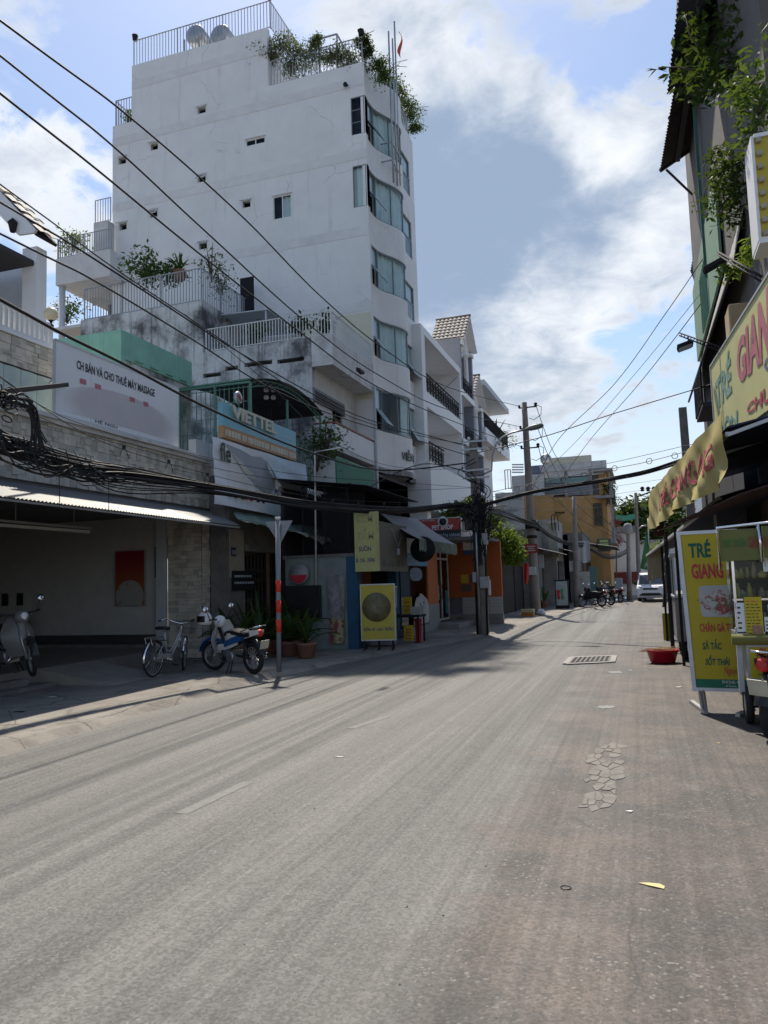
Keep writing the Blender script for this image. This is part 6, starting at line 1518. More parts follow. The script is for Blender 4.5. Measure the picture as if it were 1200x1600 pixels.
# line of shop fronts bending right with the street
s1 = shoprow('dim_shop', 'low dim shop with grey sheet awning just past the red street sign', -5.3, 40.2, 44.6, 4.2, concdk, 2.9, 1.3, group='far shops')
mb = MB(); mb.box((-5.25, 40.4, .1), (-5.2, 42.6, 2.5)); mb.build('metal_shutter', surf('shutter_grey', (.12, .13, .14), .5, var=.2), s1)
s2 = shoprow('dim_shop', 'narrow grimy shop with hanging tarpaulin before the ochre block', -4.6, 44.7, 49, 5.0, concrete, 3.0, 1.2, group='far shops')
s3 = shoprow('dim_shop', 'dark open shop with black awning beneath the ochre block', -3.4, 49.1, 56, 4.4, concdk, 3.4, 2.0, sheetdk, group='far shops')
hgt = thing('hanging_tarpaulin', 'pale grey tarpaulin hanging down by the far grimy shop', 'tarpaulin', at(915, 865, Y=44.6))
p, q = at(904, 880, Y=44.5), at(921, 845, Y=44.5); mb = MB(); mb.slab(lambda s_, t_: V((p.x+(q.x-p.x)*s_, 44.5+.06*math.sin(s_*11), q.z+(p.z-q.z)*t_*(.85+.15*math.sin(s_*3)))), 12, 6, (0, .01, 0)); mb.build('sheet', greylt, hgt)
mb = MB(); p, q = at(890, 893, Y=43.2), at(908, 876, Y=43.2); mb.slab(lambda s_, t_: V((p.x+(q.x-p.x)*s_, 43.2+.05*math.sin(s_*9), p.z+(q.z-p.z)*t_)), 8, 3, (0, .01, 0)); tag(mb.build('torn_sheet', surf('torn_grey', (.4, .4, .38), .8)), 'torn pale plastic sheet on the end of the far awning', 'sheet')
p, q = at(904, 940, Y=45.4), at(918, 893, Y=45.4); mb = MB(); mb.box((p.x, 45.4, .1), (q.x+.1, 45.5, q.z)); mb.build('painted_shutter', surf('graffiti_white', (.42, .42, .42), .7, var=.1, grime=(.12, .12, .12), gamt=.5, scale=6), s2)
p, q = at(922, 930, Y=46), at(932, 885, Y=46); mb = MB(); mb.box((p.x, 46, .1), (q.x, 46.1, q.z)); mb.build('teal_door', surf('teal_door', (.08, .17, .17), .6), s2)
# ochre block
YOc = 57.0
ob_ = thing('ochre_building', 'old ochre building with teal windowed top floor and stained parapet', 'building', (-6, 60, 0))
xa, xb3 = at(836, 800, Y=YOc).x, at(938, 800, Y=YOc).x; zl_, zm_, zu_ = at(890, 852, Y=YOc).z, at(890, 776, Y=YOc).z, at(890, 735, Y=YOc).z
mb = MB(); wallh(mb, (0, YOc, 0), UX, UZ, (xa, xb3), (zl_-4, zm_), [], .3); mb.build('ochre_wall', orange, ob_)
mb = MB(); mb.box((xa, YOc+.3, 0), (xb3, YOc+12, zu_-.3)); mb.build('body', concdk, ob_)
xe = at(949, 800, Y=YOc).x
tealw = surf('teal_panel', (.2, .33, .31), .4, var=.12)
for i, (px0, px1) in enumerate(((851, 883), (887, 921))):
    p, q = at(px0, 775, Y=YOc-.02), at(px1, 744, Y=YOc-.02)
    mb = MB(); mb.box((p.x, YOc-.02, p.z+.9), (q.x, YOc+.02, q.z)); mb.build('teal_window', tealw, ob_)
    for k in range(5):
        mb = MB(); mb.box((p.x, YOc-.03, p.z+.02+k*.17), (q.x, YOc+.02, p.z+.17+k*.17)); mb.build('shutter_slat', surf('slat_grey%d%d' % (i, k), (.24, .26, .28), .5), ob_)
for px in (849, 885, 923):
    p = at(px, 760, Y=YOc-.05); mb = MB(); mb.box((p.x-.12, YOc-.06, zm_), (p.x+.12, YOc+.2, zu_)); mb.build('pier', concrete, ob_)
mb = MB(); mb.box((xa-.2, YOc-.03, at(885, 744, Y=YOc).z-.05), (xe-.1, YOc+.35, zu_-.003)); mb.build('lintel', grimy2, ob_)
mb = MB(); mb.box((xa-.5, YOc-.1, zu_), (at(948, 735, Y=YOc).x, YOc+.4, zu_+.55)); mb.build('parapet', grimy2, ob_)
mb = MB(); mb.box((at(858, 728, Y=YOc).x, YOc-.12, zu_+.5), (at(925, 728, Y=YOc).x, YOc-.02, zu_+1.0)); mb.build('cream_fascia', cream, ob_)
# right-hand bay with recessed window and balconies
xw0, xw1 = at(928, 810, Y=YOc-.02).x, at(942, 810, Y=YOc-.02).x; zw0, zw1 = at(930, 822, Y=YOc).z, at(930, 786, Y=YOc).z
pane_window(ob_, (xw0, YOc-.04, zw0), UX, UZ, xw1-xw0, zw1-zw0, .02, rustm, glassdk, 1, 1, dark, .08)
xe = at(949, 800, Y=YOc).x
mb = MB(); mb.box((xb3, YOc+.2, 0), (xe, YOc+12, zu_)); mb.build('end_bay', orange, ob_)
for z_ in (zl_, zm_-.3, zu_-.3):
    mb = MB(); mb.box((xb3-.3, YOc-.5, z_), (xe+.5, YOc+8, z_+.2)); mb.build('balcony_slab', concrete, ob_)
    if z_ < zu_-.5: railing(ob_, (xe+.4, YOc-.4, z_+.2), (xe+.4, YOc+7.5, z_+.2), .9, .3, railm, .04, .05, 2.0)
mb = MB()
for y in (0, 2.5, 5): mb.beam((xe+.3, YOc-.3+y, zl_), (xe+.3, YOc-.3+y, zu_-.1), .12)
mb.build('posts', concrete, ob_)
# stained left annexe with tank
YL = 56
xl0, xl1 = at(800, 760, Y=YL).x, at(850, 760, Y=YL).x
la = thing('stained_annexe', 'stained grey and ochre annexe behind the tall round pole', 'building', (xl0, YL+2, 0))
zla = at(825, 742, Y=YL).z; zlb = at(825, 775, Y=YL).z
mb = MB(); wallh(mb, (0, YL, 0), UX, UZ, (xl0, xl1), (zlb, zla), [], .2); mb.build('upper_wall', grimy2, la)
mb = MB(); wallh(mb, (0, YL+.01, 0), UX, UZ, (xl0, xl1+.6), (0, zlb-.003), [], .2); mb.build('lower_wall', orange, la)
mb = MB(); mb.box((xl0, YL+.25, 0), (xl1, YL+6, zla-.2)); mb.build('body', concdk, la)
for k in range(4): p = at(800, 726+k*4, Y=YL); q = at(818, 726+k*4, Y=YL); mb = MB(); mb.beam(p, q, .08, .1); mb.build('stacked_plank', railw, la)
railing(la, (at(790, 765, Y=YL-2).x, YL-2, at(790, 765, Y=YL-2).z), (at(799, 765, Y=YL-2).x, YL-2, at(790, 765, Y=YL-2).z), 1.4, .15, ironbk, .04, .05, 1.0)
mb = MB(); p, q = at(828, 741, Y=YL+.5), at(842, 727, Y=YL+.5); mb.box((p.x, YL+.5, p.z), (q.x, YL+1.6, q.z)); tag(mb.build('blue_crate', surf('crate_blue', (.14, .17, .25), .5), bev=.03), 'blue-grey plastic crate on the annexe roof', 'crate')
c_ = at(854, 719, Y=YOc+1.5); tk = thing('roof_tank', 'round steel water tank on the ochre building roof', 'tank', (c_.x, c_.y, zu_))
mb = MB(); mb.lathe(c_-UY*.7, [(0, -.05), (.35, 0), (.42, .12), (.42, 1.3), (.3, 1.4), (0, 1.45)], 18, UY); mb.build('drum', steel, tk)
mb = MB(); mb.beam(c_-UZ*.4+V((-.3, 0, 0)), V((c_.x-.3, c_.y, zu_-.3)), .08); mb.beam(c_-UZ*.4+V((.3, 0, 0)), V((c_.x+.3, c_.y, zu_-.3)), .08); mb.build('stand', concrete, tk)
# shop board on the ochre block
sg = thing('green_shop_board', 'dark board with pale green lettering fixed below the ochre block', 'sign', at(946, 850, Y=50))
p, q = at(934, 862, Y=50), at(952, 841, Y=50); mb = MB(); mb.obox((p.x, 50, p.z), V((q.x-p.x, .5, 0)), UZ*(q.z-p.z), V((.05, -.1, 0))); mb.build('panel', surf('board_dark', (.05, .06, .055), .5), sg)
for k in range(2): mb = MB(); mb.obox((p.x+.15, 49.86+.1, p.z+.35+.22*k), V((.5, .35, 0)), UZ*.16, V((0, -.01, 0))); mb.build('lettering', surf('lime_ink%d' % k, (.3, .38, .1), .5), sg)
# hanging signboards over the far shops
for i, (x0, y0_, x1, y1_, Yq, m_, lab) in enumerate((((858), 872, 870, 815, 44, surf('board_pale', (.33, .33, .27), .6, var=.3, scale=3), 'tall pale signboard with lamps on brackets before the ochre wall'), (839, 888, 849, 866, 41.5, greylt, 'rounded grey panel hanging beside the tall pole'), (805, 870, 817, 850, 40.0, white2, 'small white box sign above the end of the metal gate'))):
    p, q = at(x0, y0_, Y=Yq), at(x1, y1_, Y=Yq); o = thing('hanging_board', lab, 'sign', (p.x, Yq, p.z)); mb = MB(); mb.box((p.x, Yq, p.z), (q.x, Yq+.12, q.z)); mb.build('panel', m_, o, bev=.02)
    if i == 0:
        for k in range(3):
            mb = MB(); s_ = at(862+k*5, 812, Y=Yq); mb.tube([s_-UZ*.6, s_+V((0, -.1, .2)), s_+V((.35, -.5, .35))], .025, 5); mb.lathe(s_+V((.35, -.5, .3)), [(.03, 0), (.1, .08)], 8); mb.build('lamp_bracket', ironbk, o)
# far white house, trees
fw_h = thing('far_white_house', 'small white house with red shopfront at the far bend', 'house', at(975, 900, Y=64))
p, q = at(957, 930, Y=64), at(994, 832, Y=64); mb = MB(); mb.box((p.x, 64, 0), (q.x, 70, q.z)); mb.build('wall', white, fw_h)
mb = MB(); p, q = at(956, 930, Y=63.8), at(998, 893, Y=63.8); mb.box((p.x, 63.7, 1.0), (q.x, 63.98, q.z)); mb.build('red_front', surf('shop_maroon', (.2, .03, .025), .6), fw_h)
mb = MB(); p, q = at(958, 833, Y=64), at(996, 822, Y=64); mb.box((p.x, 63.6, p.z), (q.x, 64.4, q.z)); mb.build('roof_edge', concrete, fw_h)
mb = MB(); p, q = at(962, 925, Y=55), at(972, 903, Y=55); mb.box((p.x, 55, .1), (q.x, 55.5, q.z)); tag(mb.build('pale_cabinet', greylt, bev=.02), 'pale metal cabinet standing on the far pavement', 'cabinet')
blk = thing('far_grey_house', 'grey far house behind the parked van', 'house', (6, 82, 0))
mb = MB(); p, q = at(985, 900, Y=82), at(1060, 848, Y=82); mb.box((p.x, 82, 0), (q.x+14, 88, q.z)); mb.build('wall', greylt, blk)
mb = MB(); mb.box((p.x-.3, 81.6, q.z), (q.x+14, 88, q.z+.4)); mb.build('roof', concrete, blk)
blk2 = thing('far_pale_house', 'pale flat-topped house above the far trees on the right', 'house', (14, 110, 0))
mb = MB(); p, q = at(1034, 800, Y=110), at(1062, 770, Y=110); mb.box((p.x, 110, 0), (q.x+20, 118, q.z)); mb.build('wall', white2, blk2)
rg = random.Random(31)
def tree(name, label, base, h, crowns, leafm, size, n, group=None):
    o = thing(name, label, 'tree', base, group); b_ = V(base); mb = MB()
    c0 = V(crowns[0][0]); mb.tube([b_, b_.lerp(c0, .5)+V((.2, 0, 0)), c0], [h*.035, h*.025, h*.01], 8)
    for c_, r in crowns[1:]: mb.tube([b_.lerp(c0, .45), (b_.lerp(c0, .45)+V(c_))/2+V((0, 0, .3)), V(c_)], [h*.016, h*.012, h*.005], 6)
    mb.build('trunk', bark, o); mb = MB()
    for c_, r in crowns: leafy(mb, c_, (r, r, r*.75), n, size, rg=rg, shell=.4)
    mb.build('crown', leafm, o); return o
def tr_px(name, label, Yq, pts, leafm, size, n, group='far trees'):
    cr = []
    for px, py, rp in pts: c_ = at(px, py, Y=Yq+rg.uniform(-1, 1)); cr.append((c_, rp*Yq/1200))
    tree(name, label, (cr[0][0].x, cr[0][0].y, 0), cr[0][0].z, cr, leafm, size, n, group)
tr_px('shade_tree', 'large dark green tree behind the far white house', 78, [(975, 822, 22), (960, 812, 14), (985, 800, 16), (972, 838, 18), (990, 830, 18)], leafB, .55, 650)
tr_px('shade_tree', 'rounded mid-green tree left of the far crossarm pole', 88, [(1012, 800, 26), (1000, 812, 20), (1025, 790, 18), (1010, 830, 22)], leafB, .6, 650)
tr_px('shade_tree', 'tall green tree rising behind the drooping yellow banner', 95, [(1035, 815, 28), (1028, 800, 22), (1050, 790, 26), (1045, 835, 25), (1060, 820, 26)], leafA, .65, 600)
tr_px('small_tree', 'small yellow-green tree over the second stall roof', 40, [(1032, 855, 10), (1044, 850, 9), (1025, 862, 7)], leafC, .22, 260)
cv = thing('construction_net', 'strip of green construction netting draped before the far trees', 'netting', at(975, 808, Y=74))
p, q = at(962, 812, Y=74), at(992, 802, Y=74); mb = MB(); mb.slab(lambda s_, t_: V((p.x+(q.x-p.x)*s_, 74, p.z+(q.z-p.z)*t_-.15*math.sin(s_*3.1))), 10, 3, (0, .02, 0)); mb.build('net', surf('net_green', (.05, .25, .17), .7), cv)
bg_ = thing('bougainvillea', 'pink flowering climber on the corner of the ochre block', 'plant', at(962, 845, Y=60))
mb = MB(); mb.tube([at(963, 930, Y=60), at(963, 870, Y=60), at(962, 820, Y=60)], [.06, .05, .02], 6); mb.build('stem', bark, bg_)
mb = MB()
for px, py in ((962, 848), (966, 842), (964, 818), (960, 815)): leafy(mb, at(px, py, Y=60), (.35, .3, .35), 120, .16, rg=rg)
mb.build('blossom', leafP, bg_)
rp = thing('roof_shrub', 'shrub hanging off the ochre building corner', 'plant', at(950, 775, Y=YOc))
mb = MB(); mb.tube([at(948, 790, Y=YOc), at(951, 768, Y=YOc)], .04, 5); mb.build('stem', bark, rp)
mb = MB(); leafy(mb, at(953, 770, Y=YOc), (.5, .4, .9), 320, .22, rg=rg); leafy(mb, at(957, 780, Y=YOc), (.3, .3, .4), 120, .2, rg=rg); mb.build('foliage', leafA, rp)
# hill of foliage far beyond so the street does not end in nothing
mb = MB()
for i in range(26):
    x = -40+i*5; leafy(mb, (x, 170+rg.uniform(-8, 8), 5), (7, 4, 6+rg.random()*2), 240, 1.7, rg=rg, shell=.3)
stuff(tag(mb.build('distant_woodland', leafB), 'dark mass of distant treetops closing the view', 'trees'))

# ================================================================== VEHICLES
def wheel(parent, c, R_, tw, name, ax=UY, spokes=0, disc=None, rimm=steel, spw=.003):
    mb = MB(); mb.torus(c, R_-tw, tw, ax, 32, 8); w = mb.build(name, rubber, parent, local=True)
    mb = MB(); mb.torus(c, R_-tw*2.1, tw*.35, ax, 32, 6); mb.build('rim', rimm, w, local=True)
    mb = MB(); mb.lathe(V(c)-ax*.04, [(0, 0), (.035, 0), (.045, .02), (.045, .06), (.035, .08), (0, .08)], 12, ax)
    a = ax.orthogonal().normalized(); b_ = ax.cross(a); c = V(c)
    for k in range(spokes):
        an = 2*math.pi*k/spokes; d = a*math.cos(an)+b_*math.sin(an); s_ = 1 if k % 2 else -1
        d2 = a*math.cos(an+.35*s_)+b_*math.sin(an+.35*s_)
        mb.beam(c+d*.035+ax*.03*s_, c+d2*(R_-tw*2.1), spw*2, spw*2)
    mb.build('spokes' if spokes else 'hub', steel, w, local=True)
    return w
def motorbike(label, loc, rz, body, panel, group=None, plate=True, lean=.07, steer=.25, helmet=None, seatm=blackp):
    o = thing('motorbike', label, 'motorbike', loc, group, rz); o.rotation_euler = (lean, 0, rz)
    FA, RA = V((.62, 0, .28)), V((-.6, 0, .28)); B_ = lambda m_, n_, mt, **k: m_.build(n_, mt, o, local=True, **k)
    wheel(o, RA, .285, .042, 'rear_wheel', spokes=28); 
    st = V((math.sin(-steer), math.cos(steer), 0))
    wheel(o, FA, .285, .036, 'front_wheel', ax=st, spokes=28)
    hd = V((.40, 0, .86)); fd = (FA-hd)
    mb = MB()
    for s_ in (-1, 1): mb.tube([hd+st*.055*s_, FA+st*.06*s_], [.022, .026], 8)
    B_(mb, 'fork', steel)
    def fender(c, r, a0, a1, w, ax): 
        a = V((1, 0, 0)); a = (a-ax*a.dot(ax)).normalized(); b_ = V((0, 0, 1)); m_ = MB()
        m_.slab(lambda s_, t_: V(c)+(a*math.cos(a0+(a1-a0)*s_)+b_*math.sin(a0+(a1-a0)*s_))*(r-.045*(2*t_-1)**2)+ax*(w*(2*t_-1)), 12, 6, (0, 0, .006)); return m_
    B_(fender(FA, .35, .2, 2.5, .06, st), 'front_fender', body)
    B_(fender(RA, .36, .9, 2.9, .065, UY), 'rear_fender', blackp)
    # leg shield: two swept wings joined at the steering head
    mb = MB()
    def shield(s_, t_):
        y = (2*s_-1); z = .95-.62*t_; x = .36+.16*t_-.05*t_*t_+.10*(1-abs(y))-.02
        return V((x-.14*abs(y)**1.5, y*(.10+.17*math.sin(min(1, t_*1.15)*math.pi*.82)), z))
    mb.slab(shield, 14, 10, (-.012, 0, 0)); B_(mb, 'leg_shield', panel)
    mb = MB()
    for s_ in (-1, 1): mb.slab(lambda a_, t_: V((.34-.62*a_, s_*(.085+.03*math.sin(a_*3.1)), .40+.12*a_+.11*t_-.03*math.sin(a_*3.14))), 10, 3, (0, s_*-.012, 0))
    B_(mb, 'side_cover', panel)
    mb = MB(); mb.tube([(.40, 0, .86), (.25, 0, .52), (.05, 0, .44), (-.3, 0, .56), (-.72, 0, .72)], .035, 8); B_(mb, 'frame', blackp)
    # engine, exhaust, stand
    mb = MB(); mb.tube([(.22, 0, .34), (-.02, 0, .32)], [.075, .1], 12); mb.cbox((-.08, 0, .3), .26, .22, .2); mb.tube([(-.05, -.13, .3), (-.05, .13, .3)], .1, 14); B_(mb, 'engine', steel)
    mb = MB(); mb.tube([(.16, -.08, .3), (.08, -.12, .18), (-.2, -.14, .2), (-.35, -.15, .23)], .02, 7); mb.tube([(-.35, -.15, .23), (-.85, -.16, .32)], [.042, .05], 12); B_(mb, 'exhaust', chrome)
    mb = MB()
    for s_ in (-1, 1): mb.tube([(-.1, s_*.08, .34), (-.6, s_*.085, .28)], .022, 7); mb.tube([(-.6, s_*.1, .3), (-.48, s_*.11, .64)], .028, 8)
    mb.tube([(-.05, .1, .24), (-.12, .26, .01)], .012, 6); mb.tube([(.02, -.24, .22), (.02, .24, .22)], .012, 6); mb.tube([(-.12, .1, .25), (-.15, .2, .0), (-.15, .12, .0)], .012, 6); B_(mb, 'swingarm', blackp)
    # seat and tail
    mb = MB(); mb.slab(lambda s_, t_: V((.12-.78*s_, (2*t_-1)*(.09+.05*math.sin(s_*2.6)), .755+.05*s_+.035*math.sin(s_*5)-.03*(2*t_-1)**2)), 16, 8, (0, 0, -.07)); B_(mb, 'seat', seatm)
    mb = MB()
    for s_ in (-1, 1): mb.slab(lambda a_, t_: V((-.02-.86*a_, s_*(.12-.06*a_**2+.01*t_), .52+.2*a_+(.2-.13*a_)*t_)), 10, 4, (0, s_*-.012, 0))
    B_(mb, 'tail_panel', panel)
    mb = MB()
    for s_ in (-1, 1): mb.slab(lambda a_, t_: V((.08-.62*a_, s_*(.128-.01*a_), .47+.15*a_+(.10+.02*math.sin(a_*3))*t_)), 8, 2, (0, s_*.006, 0))
    B_(mb, 'lower_panel', body)
    mb = MB(); mb.lathe((-.90, 0, .72), [(0, 0), (.05, .01), (.07, .06), (.06, .10), (0, .11)], 10, V((1, 0, .2))); B_(mb, 'tail_light', redm)
    mb = MB(); mb.tube([(-.45, -.13, .76), (-.75, -.12, .84), (-.92, -.08, .86), (-.92, .08, .86), (-.75, .12, .84), (-.45, .13, .76)], .012, 7); B_(mb, 'grab_rail', chrome)
    if plate: mb = MB(); mb.obox((-.93, -.09, .46), V((0, .18, 0)), V((-.06, 0, .15)), V((-.008, 0, -.003))); B_(mb, 'number_plate', surf('plate_white', (.6, .57, .45), .5) if 'plate_white' not in MATS else MATS['plate_white'])
    # handlebar, headlight, mirrors
    hb = hd+V((-.03, 0, .10))
    mb = MB(); mb.tube([hb+st*-.36+V((-.10, 0, .03)), hb+st*-.2+V((0, 0, .02)), hb, hb+st*.2+V((0, 0, .02)), hb+st*.36+V((-.10, 0, .03))], .016, 8); B_(mb, 'handlebar', blackp)
    mb = MB(); mb.lathe(hb+V((-.06, 0, -.05)), [(0, 0), (.09, .01), (.12, .06), (.11, .13), (.07, .18), (0, .19)], 14, V((1, st.x, .1))); B_(mb, 'headlight_cowl', panel)
    mb = MB(); mb.lathe(hb+V((.09, st.x*.1, -.03)), [(0, 0), (.075, 0), (.06, .03), (0, .04)], 12, V((1, st.x, .05))); B_(mb, 'headlight', whitem)
    for s_ in (-1, 1):
        p = hb+st*.26*s_; mb = MB(); mb.tube([p, p+V((-.02, .05*s_, .12)), p+V((-.03, .09*s_, .2))], .007, 6); mo = B_(mb, 'mirror', blackp)
        mb = MB(); mb.lathe(p+V((-.02, .09*s_, .22)), [(0, 0), (.055, .004), (.06, .015), (.03, .03), (0, .032)], 12, V((1, 0, .1))); mb.build('mirror_glass', chrome, mo, local=True)
    if helmet:
        h_ = thing('helmet', helmet[0], 'helmet', (0, 0, 0)); w_ = Matrix.Translation(V(loc)) @ Matrix.Rotation(rz, 4, 'Z') @ Matrix.Rotation(lean, 4, 'X') @ V((.42, .28, 1.0)); h_.location = w_
        mb = MB(); mb.lathe((0, 0, -.1), [(.115, 0), (.135, .06), (.135, .12), (.11, .19), (.06, .23), (0, .24)], 18); mb.build('shell', helmet[1], h_, local=True)
        mb = MB(); mb.slab(lambda s_, t_: V((math.cos(-2.6+1.6*s_)*.142, math.sin(-2.6+1.6*s_)*.142, -.05+.11*t_)), 10, 2, (0, 0, .004)); mb.build('visor', blackp, h_, local=True)
    return o
mblue = surf('bike_blue', (.02, .10, .3), .3, var=.08); mwhite = surf('bike_white', (.72, .72, .72), .3, var=.06); mdark = surf('bike_black', (.03, .03, .034), .3, var=.1); mred = surf('bike_red', (.32, .02, .02), .3, var=.1)
fr_, re_ = at(330, 1046, Z=.075), at(405, 1053, Z=.075)
dv_ = fr_-re_; rz_ = math.atan2(dv_.y, dv_.x); ctr = (fr_+re_)/2
motorbike('white and blue underbone motorbike parked behind the striped sign post', (ctr.x, ctr.y, .07), rz_, mblue, mwhite, lean=-.07, steer=.3, helmet=('white open-face helmet hung on the white and blue motorbike', mwhite))
# left garage bike faces the street, front wheel at (50,1055)
f0 = at(50, 1057, Z=.34)
motorbike('pale underbone motorbike with dark rain cover standing in the open garage', (f0.x-.58, f0.y+.2, .34), -.32, mdark, surf('bike_grey', (.16, .16, .155), .35, var=.1), lean=.1, steer=-.3)
# bicycle ---------------------------------------------------------------
def bicycle(label, loc, rz, lean=.06):
    o = thing('bicycle', label, 'bicycle', loc, None, rz); o.rotation_euler = (lean, 0, rz); R_ = .325
    RA, FA = V((-.52, 0, R_)), V((.52, 0, R_)); st = V((-.42, .9, 0)).normalized(); B_ = lambda m_, n_, mt, **k: m_.build(n_, mt, o, local=True, **k)
    frm_ = surf('bicycle_silver', (.5, .52, .5), .3, metal=.5)
    wheel(o, RA, R_, .018, 'rear_wheel', spokes=36, rimm=chrome, spw=.0018); wheel(o, FA, R_, .018, 'front_wheel', ax=st, spokes=36, rimm=chrome, spw=.0018)
    BB, HD, SC = V((-.08, 0, .29)), V((.36, 0, .80)), V((-.22, 0, .78))
    mb = MB(); mb.tube([HD-V((.01, 0, .05)), V((.2, 0, .5)), V((.06, 0, .33)), BB], .022, 8); mb.tube([HD-V((.02, 0, .0)), V((.16, 0, .55)), V((0, 0, .40)), V((-.13, 0, .45))], .017, 8); mb.tube([BB, SC], .017, 8)
    for s_ in (-1, 1): mb.tube([BB+UY*.03*s_, RA+UY*.06*s_], .011, 6); mb.tube([V((-.19, .02*s_, .66)), RA+UY*.06*s_], .01, 6)
    mb.tube([HD+V((.02, 0, -.1)), HD+V((-.01, 0, .06))], .022, 8); B_(mb, 'frame', frm_)
    mb = MB(); cr = HD+V((.05, 0, -.16))
    for s_ in (-1, 1): mb.tube([cr+st*.05*s_, cr+st*.055*s_+V((.05, 0, -.12)), FA+st*.055*s_], .012, 7)
    mb.tube([HD+V((0, 0, .02)), cr], .014, 7); B_(mb, 'fork', chrome)
    for c_, ax, a0, a1 in ((RA, UY, .4, 3.3), (FA, st, .5, 2.9)):
        a = V((1, 0, 0)); a = (a-ax*a.dot(ax)).normalized(); mb = MB()
        mb.slab(lambda s_, t_: c_+(a*math.cos(a0+(a1-a0)*s_)+UZ*math.sin(a0+(a1-a0)*s_))*(R_+.02-.015*(2*t_-1)**2)+ax*.028*(2*t_-1), 18, 4, (0, 0, .003)); B_(mb, 'mudguard', chrome)
    mb = MB(); mb.slab(lambda s_, t_: SC+V((.14-.28*s_, (2*t_-1)*(.03+.075*s_**1.4), .09+.02*s_-.02*(2*t_-1)**2)), 10, 6, (0, 0, -.05)); B_(mb, 'saddle', blackp)
    mb = MB(); mb.tube([SC, SC+V((-.01, 0, .06))], .013, 6); B_(mb, 'seat_post', chrome)
    g = HD+V((-.02, 0, .1)); mb = MB(); mb.tube([g+st*-.3+V((-.2, 0, .05)), g+st*-.26+V((-.06, 0, .09)), g+st*-.12+V((.02, 0, .02)), g, g+st*.12+V((.02, 0, .02)), g+st*.26+V((-.06, 0, .09)), g+st*.3+V((-.2, 0, .05))], .012, 8); B_(mb, 'handlebar', chrome)
    for s_ in (-1, 1): mb = MB(); mb.tube([g+st*.3*s_+V((-.2, 0, .05)), g+st*.285*s_+V((-.11, 0, .075))], .017, 8); B_(mb, 'grip', blackp)
    bk = MB(); c_ = HD+V((.2, 0, .02)); n_ = 7
    for z, w in ((-.12, .10), (-.02, .12), (.11, .145)):
        for p_, q_ in (((-w, -w*1.2), (w, -w*1.2)), ((w, -w*1.2), (w, w*1.2)), ((w, w*1.2), (-w, w*1.2)), ((-w, w*1.2), (-w, -w*1.2))): bk.beam(c_+V((p_[0], p_[1], z)), c_+V((q_[0], q_[1], z)), .006)
    for i in range(n_+1):
        f = -1+2*i/n_
        for x, y in ((f, -1.2), (f, 1.2), (-1, f*1.2), (1, f*1.2)): bk.beam(c_+V((x*.10, y*.10, -.12)), c_+V((x*.145, y*.145, .11)), .005)
    B_(bk, 'basket', surf('basket_grey', (.1, .11, .12), .5))
    mb = MB(); mb.torus(BB+UY*-.05, .085, .008, UY, 24, 5); mb.lathe(BB+UY*-.056, [(0, 0), (.07, 0), (.07, .006), (0, .006)], 20, UY); mb.tube([BB+UY*-.06, BB+V((.1, -.07, -.12))], .01, 6); mb.tube([BB+UY*.06, BB+V((-.1, .07, .12))], .01, 6); B_(mb, 'crankset', chrome)
    for s_ in (1, -1): mb = MB(); mb.cbox(BB+V((.1*s_, -.12*s_, -.12*s_)), .08, .08, .02); B_(mb, 'pedal', blackp)
    mb = MB(); mb.tube([RA+UY*-.05, BB+V((0, -.05, .085))], .006, 5); mb.tube([RA+V((0, -.05, -.03)), BB+V((0, -.05, -.085))], .006, 5); mb.slab(lambda s_, t_: V((-.5+.5*s_, -.065, .33-.03*s_+.08*t_)), 4, 2, (0, .004, 0)); B_(mb, 'chain_guard', frm_)
    mb = MB(); mb.tube([RA+UY*.05, V((-.62, .2, .0))], .009, 6); B_(mb, 'kickstand', chrome)
    for s_ in (-1, 1):
        pass
    mb = MB()
    for s_ in (-1, 1): mb.tube([V((-.2, .05*s_, .62)), V((-.75, .06*s_, .7)), RA+UY*.06*s_], .008, 6)
    mb.cbox((-.52, 0, .705), .36, .13, .015); B_(mb, 'rack', chrome)
    return o
a_, b2 = at(238, 1058, Z=.075), at(288, 1047, Z=.075); d_ = b2-a_; cc_ = (a_+b2)/2
bicycle('silver step-through bicycle with front basket leaning by the garage pillar', (cc_.x, cc_.y, .072), math.atan2(d_.y, d_.x), .06)
